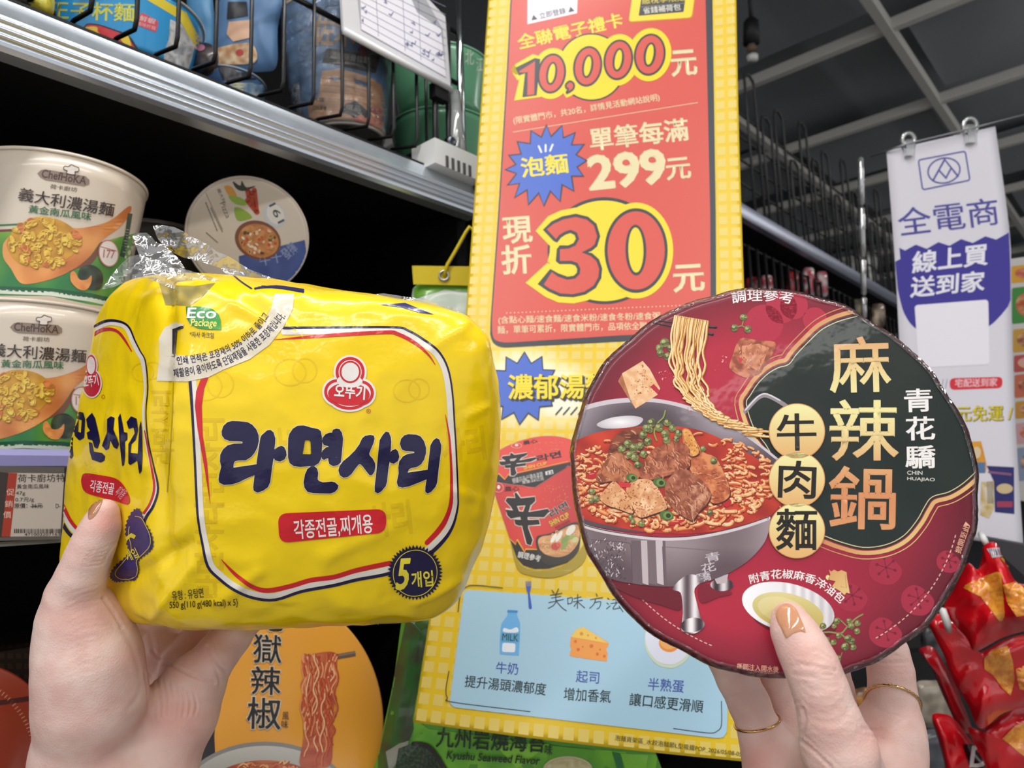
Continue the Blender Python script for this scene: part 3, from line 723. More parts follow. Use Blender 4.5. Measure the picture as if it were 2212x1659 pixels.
TT('47g', 108, 1172, 172, 1172, 30, '#2e2a28', z=3); TT('0.7元/g', 105, 1218, 232, 1216, 34, '#2e2a28', z=3); TT('原價：36元', 98, 1258, 290, 1255, 34, '#2e2a28', z=3, bold=.01)
pr.stroke(Zt([(208, 1245), (292, 1242)]), 1, '#2e2a28', z=4); TT('D-', 380, 1255, 412, 1255, 28, '#2e2a28', z=3)
for (b, y) in (('促', 1170), ('銷', 1250), ('價', 1325)): TT(b, 44 - (y - 1170) * .14, y, 98 - (y - 1170) * .14, y, 46, '#d8b8a8', z=3)
r = random.Random(11); x = 96
while x < 425:
    w = r.choice([2, 2, 4, 6]); pr.poly(Zt([(x, 1398), (x + w, 1398), (x + w, 1426), (x, 1426)]), '#2a2624', z=3); x += w + r.choice([3, 4, 6])
TT('4710022071631', 168, 1446, 425, 1444, 20, '#2a2624', z=3)
mb.build('display', PAPER, et)

# ---- lower shelf: carton, bowls, seaweed bag
def cartonart(pr):
    r = random.Random(4)
    for k in range(7):
        for j in range(8): pr.poly([(-40 + 18 * j + 2, 1345 + 22 * k), (-40 + 18 * j + r.uniform(8, 16), 1345 + 22 * k), (-40 + 18 * j + 14, 1357 + 22 * k), (-40 + 18 * j + 2, 1357 + 22 * k)], '#5a4636', z=1)
mb = MB(); q = tz(P(20, 1420, .80)); mb.box(S(q[0] - .04, -.22, -.235), U * .11, N * .05, ZV * .099, rgb('#473a33'))
cartonart(Print(mb, bvhproj(mb.bvh()), eps=.0002))
tag(mb.build('carton', MATTE), 'dark brown printed carton at the back of the lower shelf on the left', 'carton')

def disc_bowl(name, label, cx, cy, d, r, nrm, lidcol, art, depth=.075, sidec=(.15, .1, .1), group=None):
    c = P(cx, cy, d); nrm = nrm.normalized()
    root = thing(name, c - nrm * depth, label, 'noodle bowl', group)
    mb = MB(); mb.lathe(c, nrm, [(r * .72, -depth), (r * .75, -depth + .002), (r * .93, -.012), (r * .97, -.004)], 96, rgb(sidec)); mb.build('bowl', GLOSS, root)
    mb = MB(); mb.lathe(c, nrm, [(r * .965, -.005), (r, -.004), (r * 1.003, -.002), (r * .995, .0), (r * .975, .0006), (r * .5, .0006)], 120, rgb(lidcol))
    if art: art(Print(mb, bvhproj(mb.bvh()), maxe=30, eps=.0001))
    mb.build('lid', GLOSS, root)
    return root
def hellart(pr):
    Z = lambda p: zt(500, 1134, 3.16, p)
    pr.poly([(466, 1659), (463, 1590), (468, 1530), (500, 1400), (530, 1230), (560, 1180), (100, 1180), (100, 1900), (430, 1900)], '#2c2a2c', z=0, maxe=12)
    ring = ellipse(572, 1740, 192, 138, 0, 60)
    pr.poly(ring, '#8c8a86', z=1); pr.poly(ellipse(572, 1742, 186, 131, 0, 60), lambda x, y: mix('#c9c5bc', '#a8a59c', (y - 1610) / 60), z=2)
    pr.poly(ellipse(572, 1754, 160, 112, 0, 50), lambda x, y: mix('#c8764a', '#a4472e', .5 + 1.6 * nz(x, y, .08)), z=3)
    r = random.Random(8)
    for k in range(170):
        a = r.uniform(0, 6.3); q = math.sqrt(r.random()); x, y = 572 + 155 * q * math.cos(a), 1754 + 108 * q * math.sin(a)
        if y > 1680: continue
        pts = [(x, y), (x + r.uniform(4, 9), y - r.uniform(2, 8)), (x + r.uniform(9, 16), y + r.uniform(-4, 4)), (x + r.uniform(14, 22), y + r.uniform(-6, 6))]
        pr.stroke([(u + 1, v + 1.5) for u, v in pts], 4.5, '#a4442a', z=3.5 + k * .01, smooth=3); pr.stroke(pts, 3.2, r.choice(['#e2a068', '#d98a54', '#cf6e44', '#eab884']), z=3.51 + k * .01, smooth=3)
    # chopsticks and hanging noodles
    pr.stroke(Z([(690, 905), (1000, 850)]), 11, '#6e5a4e', z=3); pr.stroke(Z([(690, 898), (1000, 843)]), 4, '#8a7668', z=4)
    pr.poly(spline(Z([(480, 920), (560, 880), (700, 870), (720, 960), (710, 1150), (690, 1350), (690, 1500), (660, 1650), (470, 1650), (490, 1450), (480, 1200), (500, 1050)]), 4), lambda x, y: mix('#c9704a', '#a84636', .5 + 1.5 * nz(x, y, .06)), z=5)
    for k in range(46):
        x = 490 + 225 * (k * 37 % 46) / 46; pts = []; ph = r.uniform(0, 6)
        y0 = r.choice([885, 900, 940, 1050, 1150, 1280]); L = r.choice([220, 300, 400, 500])
        for j in range(12): pts.append((x + 14 * math.sin(ph + j * 1.1) + r.uniform(-3, 3) - (0 if j < 6 else j), y0 + L * j / 11))
        pts = [p for p in pts if p[1] < 1650]
        if len(pts) < 3: continue
        pr.stroke(Z([(a + 5, b) for a, b in pts]), 4.2, '#a8482f', z=5.5 + .03 * k, smooth=3); pr.stroke(Z(pts), 2.8, r.choice(['#e8a878', '#dd8f60', '#d0704c', '#f0c090', '#c95c40']), z=5.51 + .03 * k, smooth=3)
    # brush writing, white glow under black
    for b, x0, x1, y, h in (('地', 170, 350, 720, 190), ('獄', 145, 335, 940, 195), ('辣', 130, 330, 1155, 190), ('椒', 105, 330, 1390, 215)):
        a = Z([(x0, y), (x1, y + 6)])
        pr.text(b, *a[0], *a[1], h / 3.16, '#e6c896', bold=.085, z=5); pr.text(b, *a[0], *a[1], h / 3.16, '#d9d0c4', bold=.055, z=6); pr.text(b, *a[0], *a[1], h / 3.16, '#242220', bold=.022, z=7)
    for b, x0, x1, y in (('風', 345, 390, 1330), ('味', 340, 385, 1388)): a = Z([(x0, y), (x1, y)]); pr.text(b, *a[0], *a[1], 17, '#3a3026', z=6)
disc_bowl('noodle_bowl', 'orange bowl lid with black brush writing and red noodles on the lower shelf', 560, 1585, .655, .125, (EYE - P(572, 1585, .655)).normalized() * 1.0 + RT * .45 + UP * .05, '#e6a03a', hellart)
def redlid(pr):
    pr.poly([(-200, 1542), (60, 1504), (82, 1512), (-200, 1552)], '#4a1c1a', z=1)
    for k in range(34):
        a = math.radians(-62 + k * 2.4); pr.stroke([(-122 + 196 * math.cos(a), 1652 + 196 * math.sin(a)), (-122 + 204 * math.cos(a), 1652 + 204 * math.sin(a))], 1.6, '#e0a080', z=1)
disc_bowl('noodle_bowl', 'brick red bowl lid cut off at the bottom left corner', -130, 1650, .56, .0735, (EYE - P(-130, 1650, .56)).normalized() + RT * .1, '#9c3a22', redlid, sidec=(.4, .1, .07))

def seaart(pr):
    Z = lambda p: zt(870, 1200, 2.836, p)
    pr.poly(Z([(20, 400), (160, 400), (60, 1000), (70, 1060), (30, 1150), (-150, 1400), (-150, 1200)]), lambda x, y: mix('#2f6a2a', '#3c4a30', .5 + 1.4 * nz(x, y, .03)), z=0)
    pr.poly(Z([(70, 1000), (160, 1060), (900, 1160), (1560, 1220), (1520, 1500), (300, 1500), (200, 1250), (60, 1150)]), lambda x, y: mix('#7cc832', '#4f9a2c', .3 + .9 * nz(x, y, .02, 4)), z=0)
    for q, c in (([(560, 1150), (900, 1150), (700, 1300)], '#8ed63c'), ([(900, 1160), (1180, 1190), (1050, 1340), (880, 1300)], '#63b02e'), ([(1280, 1200), (1330, 1210), (1360, 1330), (1320, 1330)], '#2f7a44'), ([(1330, 1210), (1500, 1220), (1480, 1340), (1370, 1330)], '#83cc3c')): pr.poly(Z(q), c, z=1)
    pr.poly(Z([(-20, 1180), (60, 1150), (160, 1180), (260, 1280), (300, 1400), (-60, 1400)]), lambda x, y: mix('#3f5a3c', '#1c2e20', .5 + 2.2 * nz(x, y, .25)), z=2)
    pr.poly(Z([(-100, 1200), (-20, 1150), (40, 1130), (30, 1180), (-30, 1260), (-80, 1330)]), '#9aa093', z=1)
    pr.stroke(Z([(70, 1150), (150, 1160), (210, 1220), (270, 1320)]), 10, '#22221f', z=3, smooth=4)
    for k in range(7): pr.stroke(Z([(120 + 20 * k, 1190 + 14 * k), (100 + 30 * k, 1330)]), 2, '#34342f', z=3)
    pr.poly(Z(ellipse(1010, 1300, 150, 75, 0)), '#d9cfa0', z=2); pr.poly(Z(ellipse(1010, 1308, 140, 70, 0)), lambda x, y: mix('#e8deb4', '#cbbd86', .5 + nz(x, y, .1)), z=3)
    def T(b, x0, y0, x1, y1, h, c, **k): pr.text(b, *Z([(x0, y0)])[0], *Z([(x1, y1)])[0], h / 2.836, c, **k)
    T('九州岩燒海苔', 205, 1165, 865, 1200, 118, '#0f2e1c', bold=.03, z=4); T('味', 868, 1215, 915, 1216, 65, '#12381f', bold=.02, z=4)
    T('Kyushu Seaweed Flavor', 265, 1250, 830, 1286, 62, '#10301c', bold=.035, z=4, shear=.15)
pouch('snack_bag', 'bright green seaweed snack bag at the bottom below the tall poster', [(880, 1310), (1050, 1320), (1300, 1420), (1410, 1610), (1405, 1720), (1100, 1740), (820, 1720), (822, 1610), (850, 1470), (868, 1340)], .70, .022, '#57a032', seaart, wr=.004, m=GLOSS, seed=2)

# ---- green packet with yellow header card and cord behind the poster edge
pk = pouch('snack_bag', 'white and green packet hanging between the yellow pack and the poster', [(903, 612), (1060, 618), (1065, 760), (1040, 800), (910, 790), (898, 700)], .93, .015, '#cfdccb', lambda pr: (pr.poly([(895, 610), (1075, 610), (1075, 640), (960, 625), (895, 645)], '#76b53f', z=1), pr.poly([(1010, 640), (1070, 640), (1070, 800), (1005, 800)], '#9ac79a', z=1)), wr=.003, seed=4)
hc = thing('header_card', P(960, 600, .915), 'yellow header card with steel eyelet and yellow cord left of the poster', 'tag')
mb = MB(); A, n_ = quadbox(mb, [(890, 574), (1062, 576), (1064, 618), (893, 614)], [.915] * 4, .0015, '#d9bf1e'); mb.build('card', PAPER, hc)
c = P(959, 595, .913); mb = MB(); e = [c + RT * math.cos(a * math.pi / 10) * .0058 + UP * math.sin(a * math.pi / 10) * .0058 for a in range(20)]
mb.tube(e, .0015, 8, closed=True); mb.build('eyelet', mat('eyelet_steel', '#cfd2d4', rough=.2, metal=1), hc)
mb = MB(); mb.tube([P(959, 598, .912), P(966, 572, .911), P(985, 540, .911), P(1006, 502, .911), P(1014, 490, .912), P(1022, 497, .914), P(1040, 520, .918)], .0022, 8, rgb('#e0c81e')); o = mb.build('cord', PAPER, hc)
# ---------------------------------------------------------------- tall yellow and red magnet poster
LE = [(1063, -110, .905), (1055, 0, .885), (1037, 250, .855), (1018, 520, .815), (987, 900, .735), (940, 1250, .665), (893, 1560, .605)]
RE = [(1586, -195, .835), (1589, -75, .82), (1594, 190, .80), (1603, 502, .765), (1618, 915, .695), (1632, 1290, .63), (1640, 1648, .58)]
def pedge(E_, v):
    n = len(E_) - 1; i = min(int(v * n), n - 1); f = v * n - i
    p0, p1, p2, p3 = (np.array(E_[max(0, min(n, k))]) for k in (i - 1, i, i + 1, i + 2))
    q = .5 * (2 * p1 + (p2 - p0) * f + (2 * p0 - 5 * p1 + 4 * p2 - p3) * f * f + (3 * p1 - p0 - 3 * p2 + p3) * f ** 3)
    return P(*q)
def post(u, v): 
    a, b = pedge(LE, v), pedge(RE, v)
    return a + (b - a) * u + (FW * .004) * (4 * u * (1 - u)) * (1 - 2 * v)
NU, NV = 24, 132
vlen = [(post(0, k / 400)) for k in range(401)]
cum = [0.]
for a, b in zip(vlen, vlen[1:]): cum.append(cum[-1] + (b - a).length)
def vat(s_): return float(np.interp(s_ * cum[-1], cum, [k / 400 for k in range(401)]))
poster = thing('poster', post(.5, 1), 'tall yellow checked sale poster with a red price panel above a pale blue recipe panel', 'poster')
mb = MB(); th = .0012
W_ = (post(1, .5) - post(0, .5)).length
nu = 23; nv = int(cum[-1] / (W_ / nu)); 
STX, STY = 1130, 836
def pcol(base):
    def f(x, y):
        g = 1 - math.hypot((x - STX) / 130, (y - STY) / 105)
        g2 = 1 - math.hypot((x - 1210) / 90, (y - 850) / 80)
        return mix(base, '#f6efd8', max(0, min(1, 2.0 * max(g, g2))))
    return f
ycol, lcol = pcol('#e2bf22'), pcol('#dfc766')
V = []; C = []; Fs = []
GV = nv * 2
for j in range(GV + 1):
    for i in range(nu * 2 + 1): V.append(post(i / (nu * 2), vat(j / GV)))
for j in range(GV):
    for i in range(nu * 2):
        a = j * (nu * 2 + 1) + i; Fs.append((a, a + 1, a + nu * 2 + 2, a + nu * 2 + 1))
front = len(V)
nb = (V[1] - V[0]).cross(V[nu * 2 + 1] - V[0]).normalized()
if nb.dot(EYE - V[0]) > 0: nb = -nb
V += [v + nb * th for v in V[:front]]
Fs += [tuple(front + k for k in f[::-1]) for f in Fs]
ed = [j * (nu * 2 + 1) for j in range(GV + 1)]
for e in (ed, [k + nu * 2 for k in ed][::-1], list(range(nu * 2 + 1))[::-1], [GV * (nu * 2 + 1) + k for k in range(nu * 2 + 1)]):
    for a, b in zip(e, e[1:]): Fs.append((a, b, front + b, front + a))
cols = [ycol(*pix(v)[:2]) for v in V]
mb.mesh(V, Fs, cols=cols)
PT = BVHTree.FromPolygons(mb.v[:front], [f for f in mb.f if max(f) < front])
proj_ = bvhproj(PT)
for j in range(nv):       # pale squares of the gingham
    for i in range(nu):
        q = []
        for du, dv in ((.15, .15), (.85, .15), (.85, .85), (.15, .85)):
            p = post((i + du) / nu, vat((j + dv) / nv)); q.append(p - nb * .0001)
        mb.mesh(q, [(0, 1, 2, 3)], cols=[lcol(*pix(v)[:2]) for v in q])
pr = Print(mb, proj_, maxe=28, eps=.0001); pr.z0 = 4
CR = '#ddd0a4'; RED = '#cf5145'; DK = '#33373f'
za = lambda p: zt(1000, 0, 3.568, p); zb = lambda p: zt(1000, 430, 3.568, p)
def T(zz, b, x0, y0, x1, y1, h, c, s=3.568, **k):
    pr.text(b, *zz([(x0, y0)])[0], *zz([(x1, y1)])[0], tuple(q / s for q in h) if isinstance(h, tuple) else h / s, c, **k)
pr.poly([(1108, -100), (1106, -60), (1095, 150), (1076, 465), (1060, 690)] + spline([(1059, 722), (1066, 741), (1084, 750), (1110, 750)], 4, False) + [(1340, 738), (1500, 731)] + spline([(1528, 728), (1543, 720), (1547, 700)], 4, False) + [(1546, 465), (1539, 0), (1537, -100)], DK, z=1)
pr.poly([(1111, -100), (1109, -60), (1098, 150), (1079, 465), (1063, 690)] + spline([(1063, 715), (1068, 733), (1086, 740), (1110, 740)], 4, False) + [(1340, 725), (1490, 718)] + spline([(1515, 716), (1530, 709), (1535, 690)], 4, False) + [(1534, 465), (1524, 0), (1522, -100)], RED, z=2)
# top: white ticket (its code left out) and yellow coupon
pr.poly(za([(500, -200), (497, 190), (880, 105), (893, -220)]), '#e4e0ea', z=3)
T(za, '▲ 立即登錄 ▲', 530, 165, 862, 92, 48, '#3a3a46', z=4, bold=.01)
pr.poly(rrect(za([(1330, -200), (1275, 180), (1770, 145), (1815, -220)]), 8), '#c9861e', z=3); pr.poly(rrect(za([(1330, -200), (1278, 170), (1762, 138), (1812, -220)]), 8), '#efcf3a', z=4)
pr.poly(za([(1395, -150), (1355, 125), (1700, 95), (1735, -160)]), '#3a3c42', z=5)
T(za, '繳稅季限定', 1382, 38, 1715, 10, 52, '#d9c14a', z=6, bold=.01); T(za, '省錢補荷包', 1392, 112, 1680, 82, 50, '#d8d4c8', z=6, bold=.02)
pr.stroke(za([(1375, 58), (1712, 28)]), 1.2, '#8a8578', z=6)
T(za, '全聯電子禮卡', 438, 385, 1238, 205, 112, '#f2d43a', bold=.045, z=3)
# 10,000
def ring(cx, cy, rx, ry, rot, **k): return ellipse(cx, cy, rx, ry, rot, 44)
zs = [(685, 570, 104, 150), (962, 515, 106, 152), (1198, 465, 108, 152), (1440, 425, 116, 158)]
one = [(420, 540), (560, 460), (577, 460), (560, 735), (478, 745), (490, 562), (437, 574)]
comma = spline([(795, 655), (825, 630), (855, 650), (850, 690), (800, 722), (812, 690), (796, 680)], 4)
pr.poly(za(ellipse(990, 520, 262, 262, 0, 60)), DK, z=3); pr.poly(za(ellipse(990, 520, 250, 250, 0, 60)), '#e6d01e', z=4)
for cx, cy, rx, ry in zs: pr.poly(za(ring(cx, cy, rx + 50, ry + 48, 9)), '#e6d01e', z=4)
pr.stroke(za(one + [one[0]]), 25, '#e6d01e', z=4); pr.poly(za(one), '#e6d01e', z=4); pr.stroke(za(comma), 18, '#e6d01e', z=4, closed=True)
for cx, cy, rx, ry in zs:
    pr.poly(za(ring(cx, cy, rx + 6, ry + 6, 9)), DK, z=5); pr.poly(za(ring(cx, cy, rx - 10, ry - 10, 9)), RED, z=6)
    pr.poly(za(ring(cx, cy, rx * .40, ry * .60, 9)), DK, z=7); pr.poly(za(ring(cx, cy, rx * .24, ry * .50, 9)), '#e6d01e', z=8)
pr.stroke(za(one), 5.5, DK, z=6, closed=True); pr.poly(za(one), RED, z=5.5); pr.poly(za(comma), RED, z=6); pr.stroke(za(comma), 4, DK, z=7, closed=True)
T(za, '元', 1615, 590, 1805, 575, 190, CR, bold=.05, z=3)
T(za, '(限實體門市，共20名，詳情見活動網站說明)', 395, 968, 1520, 785, 64, CR, bold=.012, z=3)
pr.stroke(za([(388, 1020), (1810, 793)]), 1.2, CR, z=3)
st1 = [(645, 965), (680, 1055), (765, 970), (775, 1065), (865, 1025), (838, 1120), (935, 1115), (872, 1195), (955, 1240), (880, 1290), (930, 1360), (838, 1360), (855, 1475), (765, 1425), (750, 1555), (675, 1475), (625, 1590), (585, 1490), (505, 1580), (495, 1465), (400, 1525), (438, 1415), (345, 1430), (415, 1340), (330, 1310), (410, 1270), (355, 1200), (450, 1190), (420, 1095), (520, 1110), (525, 1010), (605, 1060)]
pr.poly(za(st1), '#4667c4', z=4); pr.stroke(za(st1), 2.6, DK, z=5, closed=True)
for a, b in (((585, 1130), (605, 1175)), ((638, 1120), (638, 1170)), ((692, 1118), (672, 1165))): pr.stroke(za([a, b]), 4, '#e6ecf6', z=5)
T(za, '泡麵', 460, 1372, 815, 1332, 148, '#f0d83a', bold=.045, z=5)
T(za, '單筆每滿', 990, 1165, 1742, 1080, 170, CR, bold=.045, z=3)
T(za, '299', 990, 1462, 1562, 1402, 248, CR, bold=.075, z=3)
T(za, '元', 1577, 1390, 1758, 1372, 160, CR, bold=.045, z=3)
# 30
pr.poly(zb(ellipse(1090, 400, 437, 412, 0, 70)), DK, z=3); pr.poly(zb(ellipse(1090, 402, 420, 388, 0, 70)), '#e6d028', z=4)
three = spline([(632, 238), (690, 185), (770, 145), (870, 128), (960, 150), (1025, 205), (1048, 290), (1020, 365), (940, 415), (1010, 440), (1055, 500), (1060, 590), (1020, 675), (945, 725), (850, 748), (750, 742), (665, 705), (600, 660), (680, 553), (735, 590), (805, 615), (870, 600), (895, 550), (880, 505), (835, 490), (738, 492), (732, 376), (815, 372), (868, 350), (885, 300), (858, 262), (810, 252), (755, 285), (716, 328)], 4)
three = zb([(632, 238), (690, 185), (770, 148), (870, 128), (960, 150), (1020, 200), (1047, 290), (1025, 360), (990, 390), (940, 414), (990, 430), (1040, 475), (1062, 540), (1055, 610), (1015, 680), (940, 728), (850, 748), (750, 742), (665, 705), (600, 660), (680, 553), (735, 588), (805, 613), (860, 605), (890, 575), (893, 540), (875, 505), (835, 492), (745, 492), (732, 480), (736, 390), (750, 374), (815, 372), (860, 352), (884, 310), (870, 270), (830, 252), (790, 265), (750, 290), (720, 328), (708, 318)])
pr.stroke(three, 33, '#e6d028', z=4, closed=True); pr.poly(zb(ellipse(1335, 400, 285, 370, 0, 60)), '#e6d028', z=4); pr.poly(three, RED, z=5); pr.stroke(three, 6.5, DK, z=6, closed=True)
pr.poly(zb(ellipse(1335, 400, 243, 326, 0, 60)), DK, z=5); pr.poly(zb(ellipse(1335, 400, 220, 302, 0, 60)), RED, z=6)
pr.poly(zb(ellipse(1333, 397, 80, 196, -1, 50)), DK, z=7); pr.poly(zb(ellipse(1333, 397, 58, 174, -1, 50)), '#e6d028', z=8)
T(zb, '現', 318, 345, 535, 330, 195, CR, bold=.05, z=3); T(zb, '折', 308, 580, 527, 570, 215, CR, bold=.05, z=3); T(zb, '元', 1630, 718, 1860, 705, 200, CR, bold=.05, z=3)
for k in range(46): pr.poly(zb(ellipse(338 + 30.3 * k, 881 - 1.32 * k, 5, 5, 0, 6)), CR, z=3)
T(zb, '(含點心麵/速食麵/速食米粉/速食冬粉/速食粥', 275, 972, 1520, 938, 66, CR, bold=.012, z=3)
T(zb, '麵，單筆可累折，限實體門市，品項依全聯', 268, 1042, 1420, 1008, 62, CR, bold=.012, z=3)
# lower starburst, headline and the printed cup
zc = lambda p: zt(850, 740, 3.072, p)
st2 = [(870, 65), (915, 140), (985, 95), (992, 182), (1070, 185), (1035, 255), (1100, 305), (1035, 350), (1055, 420), (970, 428), (962, 515), (895, 468), (838, 545), (800, 465), (718, 510), (728, 425), (640, 415), (692, 352), (638, 305), (690, 258), (660, 185), (745, 190), (748, 97), (822, 140)]
pr.poly(zc(st2), '#4667c4', z=3); pr.stroke(zc(st2), 2.4, DK, z=4, closed=True)
T(zc, '濃郁湯麵', 765, 378, 1435, 372, 160, '#2f3238', s=3.072, bold=.075, z=5, dx=5, dy=4); T(zc, '濃郁湯麵', 765, 378, 1435, 372, 160, '#2f3238', s=3.072, bold=.075, z=5, dx=2, dy=2)
T(zc, '濃郁湯麵', 765, 378, 1435, 372, 160, '#f2d735', s=3.072, bold=.045, z=7)
for k in range(6): pr.stroke(zc([(1078 + 50 * k, 478), (1118 + 50 * k, 432)]), 3, '#3a3d40', z=4)
zd = lambda p: zt(1040, 930, 5.184, p)
pr.poly(spline(zd([(330, 1250), (420, 1480), (560, 1560), (760, 1560), (980, 1480), (1110, 1330), (1190, 1200), (1170, 1420), (1050, 1560), (800, 1650), (520, 1620), (400, 1540)]), 4), '#a8922e', z=3)
body = zd([(105, 570), (300, 600), (600, 640), (980, 400), (1150, 380), (1130, 900), (1090, 1290), (1050, 1400), (960, 1480), (760, 1545), (600, 1550), (470, 1510), (400, 1430), (320, 1220), (200, 860)])
pr.poly(body, lambda x, y: mix('#d8463f', '#b93236', abs((x - 1140) / 110)), z=4)
pr.poly(zd([(322, 1225), (385, 1290), (400, 1230), (485, 1380), (500, 1335), (720, 1340), (1090, 1290), (1050, 1400), (960, 1480), (760, 1545), (600, 1550), (470, 1510), (400, 1430)]), '#2d2c30', z=5)
pr.stroke(zd([(318, 1215), (385, 1280), (400, 1222), (485, 1365), (498, 1330), (640, 1335)]), 1.6, '#e0b030', z=6)
lidp = spline(zd([(5, 460), (40, 370), (180, 240), (380, 140), (600, 80), (800, 68), (980, 100), (1120, 180), (1140, 280), (980, 395), (600, 640), (480, 625), (300, 605), (80, 560), (20, 510)]), 5)
pr.poly(lidp, '#db4a45', z=6); pr.stroke(lidp, 1.2, '#c97a70', z=7, closed=True)
pr.poly(zd([(85, 560), (165, 530), (195, 490), (262, 560), (300, 510), (620, 440), (1120, 330), (1130, 290), (980, 400), (600, 640), (300, 605)]), '#2d2c30', z=7)
pr.stroke(zd([(85, 555), (165, 525), (195, 485), (262, 552), (300, 500), (620, 430), (970, 350)]), 1.5, '#e0a838', z=8)
xin = [([(375, 710), (385, 705), (440, 770), (600, 750), (600, 790), (560, 830), (330, 850), (275, 790), (290, 765), (385, 765)]), ([(330, 845), (390, 840), (425, 930), (385, 935)]), ([(500, 840), (545, 830), (520, 930), (470, 935)]), ([(275, 900), (520, 925), (745, 885), (755, 905), (700, 970), (440, 965), (330, 985), (295, 950)]), ([(370, 1010), (560, 1010), (640, 1005), (650, 1045), (560, 1060), (420, 1065), (385, 1050)]), ([(440, 960), (510, 965), (520, 1100), (570, 1230), (550, 1285), (515, 1270), (470, 1110)])]
for p in xin: pr.stroke(zd(p), 5.5, '#d8cfc6', z=7, closed=True)
for p in xin: pr.poly(zd(p), '#211f22', z=8); pr.stroke(zd(p), 2, '#211f22', z=8, closed=True)
def lid_t(p): return [(410 + (x - 515) * .86 + (y - 900) * -.20, 375 + (y - 985) * .46 - (x - 515) * .10) for x, y in p]
for p in xin: pr.stroke(zd(lid_t(p)), 4.5, '#d8cfc6', z=8.5, closed=True)
for p in xin: pr.poly(zd(lid_t(p)), '#211f22', z=9); pr.stroke(zd(lid_t(p)), 1.6, '#211f22', z=9, closed=True)
def Td(b, x0, y0, x1, y1, h, c, **k): T(zd, b, x0, y0, x1, y1, h, c, s=5.184, **k)
Td('라면', 790, 985, 985, 870, 90, '#d8d0c8', bold=.09, z=7); Td('라면', 790, 985, 985, 870, 90, '#26262a', bold=.04, z=8)
Td('SHIN CUP', 780, 1080, 990, 975, 62, '#26261e', bold=.05, z=7); Td('SHIN CUP', 780, 1080, 990, 975, 62, '#e8d24a', bold=.015, z=8)
Td('辛辣白菜風味', 835, 1115, 1000, 1030, 38, '#8e2a2c', bold=.02, z=7)
Td('라면', 630, 355, 895, 300, 70, '#26262a', bold=.05, z=9); Td('SHIN CUP', 478, 445, 735, 385, 34, '#e0b83a', bold=.05, z=9)
Td('農心', 470, 165, 630, 140, 42, '#46262a', bold=.03, z=9); Td('農心', 262, 685, 425, 680, 55, '#5a262a', bold=.04, z=7)
for cx, cy, rx, ry in ((395, 175, 58, 28), (195, 645, 52, 52)): pr.stroke(zd(ellipse(cx, cy, rx, ry, 0, 20)), 1.2, '#e2a8a0', z=9, closed=True); pr.poly(zd(ellipse(cx, cy - 6, rx * .33, ry * .45, 0, 14)), '#ecdcd8', z=9)
for b, x0, y0, x1, y1, h in (('調理方法:以沸水沖泡', 350, 580, 690, 500, 38), ('加蓋3分鐘，即可食用', 355, 600, 690, 530, 34), ('重量:68公克', 460, 605, 705, 560, 34)): Td(b, x0, y0, x1, y1, h, '#c9c6c2', bold=.02, z=9)
pr.poly(zd([(715, 465), (800, 445), (808, 490), (722, 505)]), '#d6d6d6', z=9)
for q in ((735, 470), (772, 462), (738, 488), (775, 480)): pr.poly(zd([(q[0], q[1]), (q[0] + 22, q[1] - 5), (q[0] + 23, q[1] + 6), (q[0] + 1, q[1] + 11)]), '#333333', z=10)
r = random.Random(6)
for k in range(30):
    x = r.uniform(560, 900); y = 300 - (x - 560) * .12 - r.uniform(0, 150); pr.stroke(zd([(x, y), (x + r.uniform(5, 18), y - 3)]), 1.4, '#e08a52', z=8)
    x = r.uniform(680, 960); y = 800 - r.uniform(0, 190); pr.stroke(zd([(x, y), (x + r.uniform(-3, 14), y + r.uniform(5, 14))]), 1.4, '#dd7a48', z=5)
pr.poly(spline(zd([(610, 1230), (640, 1180), (780, 1150), (1000, 1040), (1100, 1060), (1100, 1290), (1050, 1400), (940, 1480), (760, 1510), (660, 1440), (620, 1320)]), 5), '#3a3634', z=7)
pr.poly(spline(zd([(635, 1240), (680, 1190), (800, 1165), (1000, 1065), (1095, 1080), (1090, 1240), (1000, 1370), (880, 1420), (740, 1400), (660, 1340)]), 5), lambda x, y: mix('#d9a878', '#b98252', .5 + 2 * nz(x, y, .12)), z=8)
for k in range(40):
    a = r.uniform(0, 6.3); q = math.sqrt(r.random()); x, y = 870 + 200 * q * math.cos(a), 1260 + 120 * q * math.sin(a) - (q * math.cos(a)) * 60
    pr.stroke(zd(ellipse(x, y, r.uniform(15, 30), r.uniform(8, 18), r.uniform(0, 180), 10, 0, 250)), 1.2, r.choice(['#ecc89c', '#c98f5c', '#e2b680']), z=9)
for cx, cy, rx, ry, rot, c in ((810, 1210, 60, 22, -60, '#e8e4d8'), (870, 1190, 70, 24, -60, '#e4dfd2'), (1000, 1120, 70, 40, -50, '#ddd8cc'), (940, 1220, 60, 30, -40, '#7f9a50'), (1010, 1200, 45, 20, -20, '#94ab62'), (930, 1290, 55, 26, -50, '#87a057'), (1050, 1230, 40, 30, -40, '#c9c48a'), (830, 1300, 50, 40, 0, '#c0483e'), (870, 1280, 30, 25, 0, '#d4685a')): pr.poly(zd(ellipse(cx, cy, rx, ry, rot, 16)), c, z=10)
Td('調理參考', 405, 1425, 655, 1475, 72, '#d4d2cf', bold=.045, z=8)
